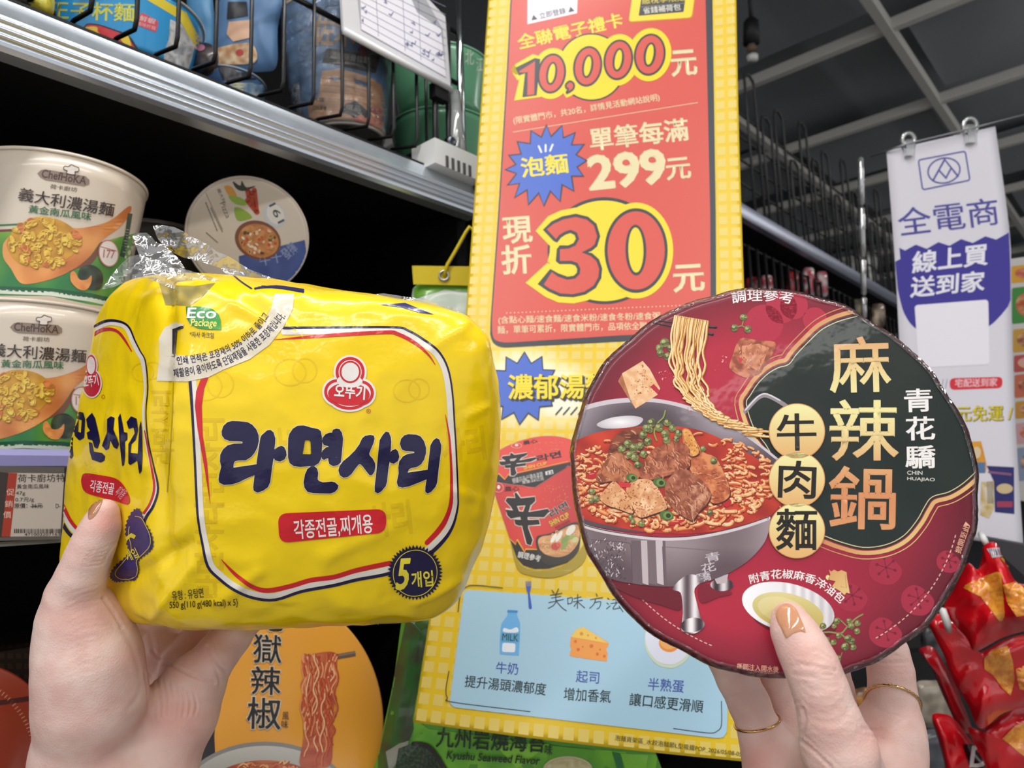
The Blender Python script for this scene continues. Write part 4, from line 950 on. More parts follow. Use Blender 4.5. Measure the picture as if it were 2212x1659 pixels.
# recipe panel
ze = lambda p: zt(870, 1200, 2.836, p)
def Te(b, x0, y0, x1, y1, h, c, **k): T(ze, b, x0, y0, x1, y1, h, c, s=2.836, **k)
pr.poly(ze(spline([(372, 260), (378, 225), (415, 212)], 4, False) + [(1330, 278), (1900, 322)] + spline([(1960, 332), (1990, 365), (1994, 410)], 4, False) + [(1988, 1000)] + spline([(1984, 1080), (1960, 1112), (1915, 1117)], 4, False) + [(330, 932)] + spline([(310, 925), (292, 905), (292, 870)], 4, False)), '#a9cfe4', z=3)
for q in ([(612, 200), (450, 184), (390, 194), (355, 235), (340, 345)], [(284, 710), (266, 820), (275, 872), (312, 900), (780, 957)], [(1951, 893), (1951, 1035), (1925, 1075), (1870, 1087), (1658, 1060)]): pr.stroke(ze(q), 1.8, '#3c4448', z=5, smooth=5)
pr.stroke(ze([(770, 205), (772, 225), (782, 320)]), [6, 4, 7], '#3f62bd', z=5); pr.poly(ze([(756, 190), (785, 190), (782, 220), (762, 220)]), '#3f62bd', z=5)
for k in range(4): pr.stroke(ze([(757 + 9 * k, 160), (758 + 9 * k, 195)]), 1.6, '#3f62bd', z=5)
# the four handwritten characters as pen strokes
ink = '#3a4648'
hand = [[(915, 215), (928, 232)], [(955, 205), (940, 235)], [(905, 245), (975, 232)], [(912, 262), (968, 252)], [(938, 235), (938, 275)], [(895, 290), (985, 270)], [(945, 275), (925, 305), (892, 325)], [(945, 285), (975, 320), (1003, 340)],
        [(1010, 262), (1012, 300)], [(1010, 265), (1038, 260), (1034, 292), (1012, 296)], [(1050, 265), (1092, 255)], [(1045, 285), (1100, 275)], [(1072, 240), (1070, 325)], [(1070, 285), (1050, 312)], [(1072, 285), (1115, 322)],
        [(1185, 235), (1192, 248)], [(1150, 272), (1225, 258)], [(1182, 268), (1170, 300), (1145, 325)], [(1175, 290), (1212, 284), (1205, 318), (1190, 328)],
        [(1255, 262), (1265, 270)], [(1250, 292), (1260, 300)], [(1248, 328), (1270, 310)], [(1285, 272), (1335, 264)], [(1310, 250), (1306, 290)], [(1275, 295), (1350, 286)], [(1308, 295), (1288, 328), (1330, 322)], [(1325, 310), (1348, 345)]]
for q in hand: pr.stroke(ze(q), 2.0, ink, z=5, smooth=4)
pr.poly(spline(ze([(645, 345), (643, 335), (700, 338), (705, 348), (700, 365), (716, 405), (720, 450), (712, 600), (700, 612), (610, 606), (595, 590), (600, 450), (612, 410), (640, 370)]), 3), '#6fb4ea', z=5)
pr.poly(ze([(642, 335), (704, 338), (704, 352), (641, 350)]), '#4a8fd0', z=6)
pr.poly(spline(ze([(622, 445), (660, 455), (700, 440), (705, 472), (620, 470)]), 3), '#e6eef6', z=6); pr.poly(rrect(ze([(612, 535), (692, 540), (688, 595), (608, 592)]), 5), '#e6eef6', z=6)
pr.poly(ze([(604, 475), (716, 480), (713, 532), (601, 528)]), '#63a6cc', z=6); Te('MILK', 610, 520, 706, 527, 42, '#2c4a5c', z=7, bold=.01)
pr.poly(ze([(1030, 500), (1105, 438), (1262, 535), (1258, 560), (1245, 570), (1250, 590), (1256, 600), (1250, 650), (1095, 630), (1085, 622), (1075, 628), (1022, 615), (1026, 590), (1034, 575), (1024, 555)]), '#f0a052', z=5)
pr.poly(ze([(1030, 500), (1060, 455), (1105, 438), (1262, 540)]), '#f2c860', z=6)
for cx, cy, q, c in ((1095, 480, 11, '#d99a3c'), (1135, 490, 6, '#d99a3c'), (1183, 506, 6, '#d99a3c'), (1058, 527, 9, '#de7038'), (1156, 555, 11, '#de7038'), (1075, 576, 10, '#de7038'), (1103, 560, 5, '#de7038'), (1192, 604, 9, '#de7038'), (1235, 617, 8, '#de7038'), (1208, 577, 5, '#de7038')): pr.poly(ze(ellipse(cx, cy, q, q, 0, 14)), c, z=7)
egg = lambda s_, dy: [(1615 + (x - 1615) * s_, 560 + dy + (y - 560) * s_) for x, y in ((1480, 520), (1500, 430), (1580, 400), (1680, 440), (1760, 540), (1750, 620), (1700, 670), (1640, 690), (1560, 670), (1500, 600))]
pr.poly(spline(ze(egg(1, 0)), 4), '#cfdcc0', z=5); pr.poly(spline(ze(egg(.96, -16)), 4), '#dfe3f2', z=6); pr.poly(ze(ellipse(1630, 540, 62, 52, 10, 24)), '#f0944a', z=7); pr.poly(ze(ellipse(1626, 534, 50, 42, 10, 24)), '#f2b068', z=8)
BL = '#4a5fae'; BK = '#2a3a3c'
Te('牛奶', 570, 722, 705, 733, 72, BL, bold=.014, z=5); Te('提升湯頭濃郁度', 378, 806, 874, 858, 74, BK, bold=.012, z=5)
Te('起司', 1060, 776, 1200, 787, 74, BL, bold=.014, z=5); Te('增加香氣', 985, 886, 1272, 904, 78, BK, bold=.012, z=5)
Te('半熟蛋', 1500, 826, 1718, 842, 78, BL, bold=.014, z=5); Te('讓口感更滑順', 1385, 918, 1836, 965, 78, BK, bold=.012, z=5)
Te('泡麵貨架區_水餃泡麵節L型吸鐵POP_2026/05/08-05/2', 1298, 1134, 2100, 1238, 36, '#4a4520', z=3)
o = mb.build('sheet', mat('poster_paper', attr=True, rough=.36, spec=.4), poster)
mb = MB(); mb.box(post(.45, .16) + FW * .022, RT * .03, UP * .02, FW * .009); mb.build('magnet', BLACK, poster)
# ---------------------------------------------------------------- yellow noodle multipack held in the left hand
LAT = {}
for i, row in ((-1, ((350, 1345, .378), (372, 1000, .372), (388, 645, .382))), (0, ((690, 1338, .394), (700, 1000, .383), (700, 638, .398))), (1, ((958, 1328, .421), (1046, 1000, .415), (1052, 695, .421)))):
    for j, q in zip((-1, 0, 1), row): LAT[i, j, -1] = P(*q)
for i, row in ((-1, ((98, 1268, .47), (129, 980, .468), (212, 606, .475))), (0, ((560, 1290, .50), (560, 980, .512), (600, 640, .50))), (1, ((925, 1290, .50), (975, 1000, .512), (955, 700, .50)))):
    for j, q in zip((-1, 0, 1), row): LAT[i, j, 1] = P(*q)
for i, row in ((-1, ((240, 1350, .42), (246, 990, .412), (300, 585, .425))), (0, ((640, 1348, .44), None, (660, 618, .445))), (1, ((968, 1335, .456), (1066, 1000, .462), (1025, 682, .46)))):
    for j, q in zip((-1, 0, 1), row): LAT[i, j, 0] = P(*q) if q else (LAT[0, 0, -1] + LAT[0, 0, 1]) / 2
def lag(t): return (t * (t - 1) / 2, 1 - t * t, t * (t + 1) / 2)
def packpt(q):
    m = sum(abs(c) ** 11 for c in q) ** (1 / 11.0); q = [c / m for c in q]
    A, B, C = lag(q[0]), lag(q[1]), lag(q[2]); p = Vector((0, 0, 0))
    for a, wa in zip((-1, 0, 1), A):
        for b, wb in zip((-1, 0, 1), B):
            for c, wc in zip((-1, 0, 1), C): p += LAT[a, b, c] * (wa * wb * wc)
    return p
def sphq(n):
    V = {}; L = []; Fs = []
    def vid(p):
        k = tuple(round(c, 5) for c in p)
        if k not in V: V[k] = len(L); L.append(p)
        return V[k]
    for ax in range(3):
        for sg in (-1, 1):
            for i in range(n):
                for j in range(n):
                    q = []
                    for di, dj in ((0, 0), (1, 0), (1, 1), (0, 1)):
                        p = [0, 0, 0]; p[ax] = sg; p[(ax + 1) % 3] = -1 + 2 * (i + di) / n; p[(ax + 2) % 3] = -1 + 2 * (j + dj) / n; q.append(vid(tuple(p)))
                    Fs.append(tuple(q if sg > 0 else q[::-1]))
    return L, Fs
QL, QF = sphq(76)
PV = []
cen = packpt((0.001, 0, 0))
for q in QL:
    p = packpt(q); out = (p - (LAT[0, 0, -1] + LAT[0, 0, 1]) / 2).normalized()
    x, y, d = pix(p); v = Vector((p.x * 22, p.y * 22, p.z * 22))
    w = .0016 * noise.noise(v) + .0011 * (1 - 2 * abs(noise.noise(v * 1.9 + Vector((3, 1, 0)))))
    edge = max(abs(c) for c in q); w += .0012 * noise.noise(v * 3.3) * (sum(abs(c) ** 4 for c in q) > 1.7)
    if q[2] < .2:      # creases: the gusset at the front-left edge and soft folds running to the corners
        w -= .006 * math.exp(-((x - 352 - 10 * math.sin(y / 90)) / 17) ** 2) * max(0, min(1, (1290 - y) / 120)) * (.55 + .45 * max(0, min(1, (760 - y) / 150)))
        w -= .0022 * math.exp(-(((x - 300) * .5 + (y - 1240) * .86) / 14) ** 2) * (200 < x < 420)
        for (ax_, ay_, bx_, by_, dp, sg) in ((560, 640, 640, 720, .002, 12), (430, 620, 560, 690, .0018, 10), (470, 1300, 560, 1230, .0018, 12), (330, 1330, 420, 1220, .002, 11), (990, 1250, 900, 1300, .0016, 10), (700, 1200, 860, 1130, .0012, 16), (230, 900, 310, 1010, .0012, 12), (920, 760, 1010, 700, .0014, 9), (1010, 900, 1050, 880, .0016, 8), (980, 1060, 1040, 1080, .0012, 9)):
            L2 = (bx_ - ax_) ** 2 + (by_ - ay_) ** 2; t = max(0, min(1, ((x - ax_) * (bx_ - ax_) + (y - ay_) * (by_ - ay_)) / L2))
            w += dp * math.exp(-((x - ax_ - t * (bx_ - ax_)) ** 2 + (y - ay_ - t * (by_ - ay_)) ** 2) / sg ** 2)
    PV.append(p + out * w)
YEL = '#f6d20a'
mb = MB(); mb.mesh(PV, QF, rgb(YEL))
PACKT = mb.bvh()
pr = Print(mb, bvhproj(PACKT), maxe=9, eps=.00009)
NAVY = '#181240'; RD = '#d01f2b'; WH = '#e9e2d6'
z8 = lambda p: zt(250, 460, 2.592, p); zB = lambda p: zt(0, 700, 3.16, p); z3_ = lambda p: zt(0, 300, 3.16, p); z5 = lambda p: zt(0, 1134, 3.16, p); z6_ = lambda p: zt(500, 1134, 3.16, p)
# ghosts of the inner wrappers showing through
for a in ((352, 1000, 352, 845, 46), (452, 1130, 452, 905, 62), (452, 1290, 452, 1090, 60)): pr.text('라면사리', a[0] + a[4] / 2, a[1], a[2] + a[4] / 2, a[3], a[4], '#e6c010', bold=.05, z=0)
for x0, y0 in ((575, 930), (800, 1090), (960, 930)):  pr.text('사리', x0, y0 + 70, x0 + 90, y0 + 60, 70, '#e8c40f', bold=.06, z=0)
for cx, cy, q in ((658, 800, 26), (476, 830, 28), (905, 840, 22), (330, 800, 18)):
    pr.stroke(ellipse(cx, cy, q, q), 3, '#eec60e', z=0, closed=True); pr.stroke(ellipse(cx - q * 1.2, cy + 4, q * 1.3, q * 1.1, 0), 3, '#eec60e', z=0, closed=True)
# front frame: white, navy and red stripes
nav = [(613, 709), (700, 708), (848, 707), (883, 715), (921, 738), (948, 760), (967, 795), (977, 847), (982, 922), (985, 968), (989, 1065), (988, 1098), (976, 1140), (950, 1176), (905, 1212), (842, 1238), (770, 1252), (722, 1264), (652, 1277), (595, 1295), (547, 1291), (506, 1274), (475, 1251), (449, 1223), (437, 1172), (430, 1134), (426, 1095), (421, 985), (415, 877), (411, 823)]
def inset(pts, d):
    c = (700, 1000); o = []
    for i, p in enumerate(pts):
        a = np.array(pts[max(i - 1, 0)], float); b = np.array(pts[min(i + 1, len(pts) - 1)], float); t = (b - a) / np.hypot(*(b - a)); n_ = np.array((-t[1], t[0])); o.append(tuple(np.array(p) + n_ * d))
    return o
pr.stroke(inset(nav, 8), [13] * 2 + [12] * 11 + [16] * 3 + [13] * 8 + [11] * 6, WH, z=1, smooth=4)
pr.stroke(nav, [6, 5, 5, 5, 5, 4.5, 4, 3.4, 3, 3, 3.2, 4, 6, 8, 8, 7, 7, 7, 6.5, 6, 6, 6, 6, 6, 5, 4.5, 5, 5, 6, 7], NAVY, z=2, smooth=4)
pr.stroke([(593, 734), (694, 726), (829, 718), (860, 722), (898, 742), (925, 766), (940, 788)], [1, 7, 8, 8, 7, 4, 1], RD, z=2, smooth=4)
pr.stroke([(962, 896), (970, 942), (974, 1000), (975, 1039), (974, 1085), (963, 1121), (945, 1148), (922, 1172)], [1, 4, 5, 6, 8, 10, 11, 10], RD, z=2, smooth=4)
pr.stroke([(842, 1216), (772, 1231), (722, 1246), (671, 1253), (627, 1266), (579, 1275), (547, 1268), (519, 1249), (500, 1232), (478, 1208)], [10, 10, 10, 10, 10, 10, 9, 8, 6, 1], RD, z=2, smooth=4)
pr.poly(zB([(1370, 380), (1425, 362), (1395, 440), (1378, 560), (1385, 760), (1415, 950), (1437, 1240), (1400, 1000), (1350, 720), (1332, 560), (1340, 460)]), RD, z=2)
# clear band with the recycling note, Eco leaf
pr.poly(z8([(1000, 455), (990, 540), (940, 640), (860, 740), (750, 820), (600, 880), (520, 920), (400, 945), (232, 940), (248, 800), (246, 700), (275, 645), (335, 612), (385, 625), (375, 645), (345, 662), (340, 700), (338, 795), (420, 803), (520, 792), (640, 760), (740, 700), (820, 630), (870, 540), (890, 455)]), lambda x, y: mix('#e6ddcd', '#d9cdb4', .5 + nz(x, y, .03)), z=3)
pr.stroke(z8([(374, 640), (334, 655), (328, 800)]), 6, '#2c2a34', z=4); pr.stroke(z8([(328, 800), (322, 1000), (312, 1230), (290, 1560)]), 2.4, '#c2a41e', z=1, smooth=4)
pr.text('인쇄 면적은 포장재의 50% 이하로 줄이고', 0, 0, 1, 0, 17.5, NAVY, bold=.02, z=5, arc=z8([(350, 852), (460, 836), (560, 812), (650, 775), (730, 725), (800, 662), (862, 582)]))
pr.text('재활용이 용이하도록 단일재질을 사용한 포장재입니다.', 0, 0, 1, 0, 19, NAVY, bold=.02, z=5, arc=z8([(332, 922), (450, 905), (570, 872), (680, 826), (790, 755), (880, 672), (952, 585)]))
leaf = z8([(395, 525), (480, 526), (545, 540), (578, 570), (588, 600), (592, 655), (520, 654), (460, 646), (420, 625), (400, 590)])
pr.poly(leaf, lambda x, y: mix('#1f7a3e', '#49a845', (x - 400) / 80), z=4)
pr.text('Eco', *z8([(402, 590)])[0], *z8([(560, 592)])[0], 22, '#f0f2ea', bold=.03, z=5, shear=.1); pr.text('Package', *z8([(420, 646)])[0], *z8([(562, 650)])[0], 20, '#f4ee7a', bold=.03, z=5, shear=.12)
pr.text('*자사 마크임', *z8([(416, 696)])[0], *z8([(548, 704)])[0], 12.5, NAVY, bold=.012, z=4)
# emblem: a round head over a wide body (the mascot's face is left out)
def emblem(cx, cy, sx, sy, rot, s):
    def E(dx, dy, a, b): 
        c_, s_ = math.cos(math.radians(rot)), math.sin(math.radians(rot)); X, Y = dx * sx, dy * sy
        return ellipse(cx + X * c_ - Y * s_, cy + X * s_ + Y * c_, a * sx, b * sy, rot, 36)
    for g, c, z in ((0, '#ece6e0', 4), (-4.5, RD, 5), (-11, '#ece6e0', 6)):
        pr.poly(E(0, -22, 36 + g, 37 + g), c, z=z); pr.poly(E(-25, 22, 33 + g, 32 + g), c, z=z + .15); pr.poly(E(25, 22, 33 + g, 32 + g), c, z=z + .3); pr.poly(E(0, 30, 47 + g, 34 + g), c, z=z + .45); pr.poly(E(0, 10, 22 + g, 30 + g), c, z=z + .6)
    pr.poly(E(0, 26, 45, 25), RD, z=7); pr.poly(E(0, -2, 28, 14), '#ece6e0', z=7.4); pr.poly(E(0, -22, 23, 24), RD, z=8); pr.poly(E(0, -22, 19, 20), '#ece6e0', z=9)
emblem(755, 826, 1, 1, 3, 1)
pr.text('오뚜기', *z8([(1222, 1034)])[0], *z8([(1392, 1046)])[0], 29, '#f0ebe6', bold=.055, z=10)
pr.stroke(ellipse(796, 888, 4.5, 4.5, 0, 14), 1.1, '#b8502a', z=3, closed=True); pr.text('R', 794, 890.5, 798, 890.5, 5, '#b8502a', z=3, bold=.02)
k1 = lambda p: zt(460, 880, 8.296, p); k2 = lambda p: zt(700, 880, 8.296, p)
ra = k1([(170, 430), (200, 340), (270, 275), (350, 255), (500, 262), (620, 275), (700, 320), (770, 400), (810, 500), (815, 600), (790, 710), (740, 810), (680, 880), (580, 940), (450, 940), (390, 955), (365, 1000), (357, 1080), (375, 1093), (790, 1028), (800, 960), (860, 560), (880, 510), (980, 420), (1030, 415), (1075, 450), (1110, 560), (1105, 650), (1090, 770), (1180, 715), (1230, 700), (1270, 720), (1300, 780), (1310, 850), (1280, 920), (1200, 960), (1130, 940), (1070, 895), (1050, 1080), (1020, 1330), (980, 1420), (900, 1480), (800, 1515), (740, 1480), (735, 1420), (760, 1205), (640, 1245), (480, 1320), (350, 1365), (200, 1375), (130, 1340), (115, 1290), (130, 1190), (165, 1060), (140, 960), (145, 850), (190, 760), (270, 690), (380, 660), (530, 655), (548, 625), (525, 598), (400, 592), (300, 590), (220, 560), (175, 500)])
mi = k1([(1360, 560), (1380, 480), (1440, 390), (1520, 340), (1620, 335), (1760, 375), (1880, 400), (1920, 430), (1940, 530), (1948, 650), (1935, 820), (1925, 920), (1890, 990), (1820, 1035), (1700, 1045), (1560, 1055), (1450, 1040), (1385, 990), (1358, 900), (1355, 720)])
mh = k1([(1640, 590), (1680, 578), (1730, 580), (1758, 620), (1765, 830), (1740, 850), (1605, 845), (1600, 820)])
yeo = k2([(150, 460), (165, 410), (220, 390), (270, 400), (310, 460), (330, 560), (320, 700), (300, 900), (290, 980), (240, 1025), (165, 1042), (105, 1010), (85, 950), (85, 905), (45, 905), (0, 930), (-30, 915), (-48, 850), (-20, 780), (40, 725), (95, 715), (105, 690), (60, 680), (0, 665), (-25, 610), (-20, 550), (30, 490), (90, 465)])
ni = k1([(1660, 1200), (1700, 1110), (1760, 1065), (1810, 1062), (1855, 1100), (1875, 1170), (1865, 1290), (1900, 1330), (1970, 1352), (2060, 1345), (2121, 1338), (2181, 1350), (2236, 1400), (2226, 1450), (2181, 1500), (2111, 1530), (1991, 1530), (1800, 1525), (1700, 1500), (1650, 1430), (1635, 1340)])
si = k2([(690, 560), (740, 520), (820, 505), (880, 515), (892, 560), (870, 650), (820, 760), (795, 830), (810, 870), (860, 920), (900, 1000), (905, 1070), (890, 1150), (850, 1205), (820, 1205), (780, 1160), (700, 1050), (650, 1005), (610, 1015), (550, 1090), (480, 1190), (420, 1235), (350, 1248), (290, 1210), (268, 1130), (285, 1060), (350, 970), (450, 890), (560, 780), (640, 670)])
aa = k2([(1005, 590), (1060, 500), (1110, 445), (1150, 455), (1185, 540), (1192, 620), (1175, 820), (1230, 770), (1280, 757), (1310, 790), (1335, 880), (1315, 950), (1245, 998), (1190, 980), (1155, 955), (1140, 1100), (1115, 1330), (1090, 1410), (1020, 1490), (960, 1528), (920, 1500), (915, 1420), (950, 1100), (985, 760)])
ri = k2([(1365, 650), (1385, 570), (1440, 510), (1510, 492), (1650, 500), (1720, 530), (1780, 610), (1812, 720), (1812, 820), (1780, 930), (1730, 1010), (1660, 1055), (1560, 1075), (1510, 1100), (1490, 1190), (1860, 1125), (1915, 680), (1960, 600), (2010, 560), (2050, 580), (2085, 680), (2080, 780), (2040, 1080), (2010, 1350), (1980, 1420), (1910, 1500), (1850, 1530), (1820, 1500), (1822, 1420), (1845, 1270), (1700, 1330), (1520, 1400), (1400, 1425), (1330, 1405), (1312, 1340), (1345, 1180), (1338, 1080), (1355, 970), (1420, 885), (1500, 845), (1610, 830), (1632, 805), (1610, 780), (1460, 772), (1400, 745)])
big = [(ra, ()), (mi, (mh,)), (yeo, ()), (ni, ()), (si, ()), (aa, ()), (ri, ())]
for p, h in big:
    pr.stroke(p, 5.5, '#e2d9b8', z=3, closed=True); pr.stroke(p, 2.5, '#15102c', z=4, closed=True); pr.poly(p, NAVY, z=5, holes=h)
pr.stroke(mh, 2.0, '#15102c', z=6, closed=True)
pill = rrect([(600, 1109), (834, 1099), (834, 1150), (604, 1173)], 22, 8)
pr.poly(pill, RD, z=3); pr.text('각종전골,찌개용', 637, 1166, 806, 1152, 42, '#f1ebe4', bold=.03, z=4)
bc = (896, 1236)
pr.poly(starpts(bc[0], bc[1], 60, 52.5, 46), NAVY, z=6); pr.stroke(ellipse(bc[0], bc[1] + 1, 47, 50, 15, 50), 1.6, '#e3cf3c', z=7, closed=True)
pr.text('5', *z6_([(1120, 436)])[0], *z6_([(1195, 430)])[0], 63, '#f0de3a', bold=.05, z=7, shear=.22); pr.text('개입', *z6_([(1232, 422)])[0], *z6_([(1375, 412)])[0], 33, '#f0de3a', bold=.045, z=7)
pr.text('유형 : 유탕면', *z5([(1180, 515)])[0], *z5([(1392, 492)])[0], 21, '#2e2410', bold=.012, z=3); pr.text('550 g{110 g(480 kcal) x 5}', *z5([(1160, 580)])[0], *z5([(1626, 560)])[0], 19, '#2e2410', bold=.012, z=3)
# left face: the same design seen at a slant
ln = [(184, 728), (206, 705), (234, 693), (263, 696), (280, 708), (292, 735), (304, 759), (315, 781), (320, 836), (316, 890), (320, 947), (332, 1004), (342, 1054), (332, 1092), (318, 1114), (308, 1135)]
pr.stroke(inset(ln, 6), [9] * 8 + [5] * 4 + [7] * 4, '#e6ddd2', z=1, smooth=4); pr.stroke(ln, [6, 6, 6, 5, 4, 3, 2.6, 2.2, 2.2, 2.2, 2.4, 3, 4, 5, 6, 7], NAVY, z=2, smooth=4)
pr.stroke([(186, 741), (208, 719), (232, 711), (254, 716), (270, 734), (285, 759)], [6, 7, 7, 6, 5, 2], '#c8243a', z=2, smooth=4); pr.stroke([(313, 930), (326, 1000), (334, 1050), (326, 1085), (312, 1108)], [2, 4, 5, 5, 6], '#c8243a', z=2, smooth=4)
for q, w, c, z in (([(128, 1108), (140, 1138), (156, 1158), (175, 1166)], 8, NAVY, 2), ([(133, 1097), (148, 1130), (165, 1150), (185, 1156)], 9, '#e9e2d6', 3), ([(137, 1090), (152, 1122), (170, 1143), (190, 1146)], 7, RD, 4)): pr.stroke(q, w, c, z=z, smooth=4)
for g, c, z in ((0, '#ead9d4', 4), (-3, '#c8243a', 5)):
    pr.poly(ellipse(199, 790, 14 + g, 26 + g, 0, 28), c, z=z); pr.poly(ellipse(200, 828, 22 + g, 32 + g, 0, 28), c, z=z)
pr.poly(ellipse(199, 790, 9, 19), '#ead9d4', z=6); pr.text('오뚜기', 184, 838, 216, 832, 24, '#f0e2de', bold=.05, z=6); pr.stroke(ellipse(224, 857, 3, 4), 1, '#b8502a', z=4, closed=True)
side = [[(468, 890), (474, 800), (488, 730), (508, 698), (524, 715), (522, 745), (502, 770), (498, 830), (503, 900), (488, 920)], [(592, 650), (612, 625), (632, 606), (652, 640), (680, 760), (686, 800), (668, 850), (648, 842), (636, 795), (604, 785), (596, 742), (618, 728), (600, 700)], [(610, 806), (632, 810), (642, 870), (700, 880), (720, 900), (716, 930), (690, 945), (632, 925), (616, 870)],
        [(735, 650), (760, 630), (785, 640), (777, 720), (802, 780), (815, 820), (800, 852), (780, 840), (755, 790), (745, 850), (725, 860), (700, 830), (710, 800), (735, 740)], [(810, 640), (825, 610), (840, 680), (850, 738), (872, 742), (872, 790), (856, 800), (856, 900), (850, 960), (838, 970), (830, 900), (818, 780)], [(868, 670), (898, 630), (935, 645), (946, 720), (928, 790), (900, 820), (894, 880), (944, 885), (955, 700), (965, 660), (972, 720), (976, 900), (970, 1000), (955, 1022), (945, 960), (940, 930), (892, 962), (880, 950), (880, 820), (924, 745), (915, 705), (882, 715)]]
for q in side: pr.poly(zB(q), NAVY, z=3)
pr.poly(zB([(513, 640), (525, 592), (572, 605), (584, 650), (577, 775), (545, 795), (513, 762)]), NAVY, z=3, holes=[zB([(540, 650), (562, 656), (556, 742), (536, 735)])])
pr.poly(spline(zB([(560, 1050), (585, 1018), (680, 1030), (790, 1052), (850, 1105), (888, 1190), (872, 1232), (790, 1205), (690, 1182), (590, 1150), (562, 1100)]), 3), RD, z=3)
pr.text('각종전골', *zB([(615, 1140)])[0], *zB([(778, 1165)])[0], 25, '#f0dfe0', bold=.03, z=4); pr.text('찌개용', *zB([(782, 1160)])[0], *zB([(830, 1200)])[0], 24, '#e6b0b4', bold=.02, z=4)
bow = [(860, 0), (858, 60), (866, 130), (880, 180), (850, 222), (800, 262), (765, 305), (748, 350), (770, 378), (800, 392), (850, 388), (900, 385), (935, 378), (955, 330), (958, 280), (955, 245), (990, 215), (1030, 185), (1055, 145), (1050, 80), (1030, 30), (1000, -20), (985, -60), (960, -115), (920, -110), (880, -60)]
bw = z5(spline(bow, 4)); jag = []
cx_, cy_ = 287, 1195
for i, (x, y) in enumerate(bw):
    a = bw[i - 1]; b = bw[(i + 1) % len(bw)]; d = np.array((b[0] - a[0], b[1] - a[1])); d = d / (np.hypot(*d) or 1); s_ = 3.4 * (i % 2); jag.append((x - d[1] * -s_ * -1, y + d[0] * s_ * -1) if False else (x + d[1] * s_, y - d[0] * s_))
pr.poly(jag, '#2c2468', z=5)
pr.stroke(z5(spline([(890, 10), (885, 60), (900, 130), (900, 185), (850, 250), (800, 310), (798, 345), (840, 368), (905, 365), (940, 340), (945, 290), (940, 240), (985, 195), (1030, 140), (1030, 70), (1000, 0), (970, -50), (930, -60)], 3, False)), 1.4, '#e0c838', z=6)
pr.poly(z5([(862, 85), (905, 52), (938, 70), (925, 92), (900, 82), (872, 108)]), '#ead23a', z=7); pr.text('개입', *z5([(885, 250)])[0], *z5([(960, 215)])[0], 22, '#e3cf3c', bold=.04, z=7)
# the window between the two lobes and the dark print on the top flap
pr.poly(z3_([(1085, 985), (1180, 1000), (1330, 1005), (1470, 985), (1370, 1090), (1300, 1140), (1130, 1135)]), lambda x, y: mix('#b9a24a', '#8f8250', .5 + 1.3 * nz(x, y, .05)), z=1)
pr.stroke(z8([(575, 292), (640, 335), (700, 385), (760, 425)]), 3, '#2a2660', z=2, smooth=4)
for k in range(3): pr.stroke(z8([(780 + 20 * k, 425 - 6 * k), (900 + 20 * k, 412 + 6 * k), (1050, 432 + 6 * k)]), 4, '#2a2660', z=2, smooth=4)
pr.poly(z8([(1480, 515), (1620, 505), (1780, 570), (1700, 560), (1600, 530)]), '#2c2a70', z=2)
pack = thing('noodle_pack', (LAT[0, -1, -1] + LAT[0, -1, 1]) / 2, 'yellow five-pack of noodles with navy lettering held up by the left hand', 'noodle pack')
PKM = mat('pack_film', attr=True, rough=.3, spec=.38, coat=.32, coatr=.1, bump=.25, bscale=90)
mb.build('wrapper', PKM, pack)
FILM = film_mat('clear_film', (.95, .94, .92), .13, 2.0, .15, .65, 60)
def sheet(name, pts, dfun, parent, m=FILM, maxe=9, amp=.004, k=0., label=None):
    b = MB()
    def pj(x, y, l): return P(x, y, dfun(x, y) + amp * (noise.noise(Vector((x * .022, y * .03, k))) + .6 * abs(noise.noise(Vector((x * .05 + y * .03, y * .06 - x * .03, k + 5))))))
    Print(b, pj).tris(pts, tessellate_polygon([[Vector((x, y, 0)) for x, y in pts]]), (1, 1, 1), 0, maxe)
    o = b.build(name, m, parent)
    if label: o['label'] = label
    return o
sheet('film_crimp', z3_([(905, 660), (945, 642), (1000, 640), (1035, 668), (1060, 700), (1140, 740), (1230, 830), (1270, 900), (1150, 960), (1000, 900), (960, 820), (930, 740)]), lambda x, y: .425 + (y - 560) * -.0001, pack, k=1, label='crumpled clear crimp')
sheet('film_crimp', z3_([(1045, 595), (1075, 588), (1120, 590), (1190, 602), (1250, 630), (1330, 680), (1420, 720), (1480, 770), (1560, 800), (1700, 890), (1860, 950), (2000, 985), (2120, 1000), (2212, 1030), (2500, 1085), (2490, 1098), (2212, 1062), (1900, 1045), (1700, 1030), (1600, 970), (1500, 880), (1380, 840), (1250, 810), (1130, 750), (1070, 670)]), lambda x, y: .432 + (x - 400) * .00004, pack, k=2, amp=.006, label='long clear seal')
sheet('film_crimp', z3_([(690, 1030), (760, 930), (830, 850), (880, 805), (940, 790), (1060, 830), (1170, 870), (1300, 900), (1500, 960), (1560, 1010), (1440, 1080), (1290, 1060), (1150, 1010), (1000, 950), (900, 960), (780, 1010)]), lambda x, y: .405 - (y - 560) * .00007, pack, k=3, label='clear gusset film')
sheet('film_crimp', z8([(1380, 480), (1440, 455), (1500, 450), (1700, 480), (1900, 530), (1945, 575), (1925, 605), (1800, 590), (1650, 560), (1480, 520)]), lambda x, y: .435 + (x - 800) * .00004, pack, k=4, label='clear seal end')
sheet('film_crimp', [(1040, 700), (1058, 740), (1066, 800), (1062, 900), (1050, 1000), (1034, 1120), (1012, 1220), (985, 1300), (975, 1296), (1000, 1210), (1020, 1110), (1036, 1000), (1046, 900), (1052, 800), (1046, 745)], lambda x, y: .436, pack, k=5, amp=.002, label='clear side seam')
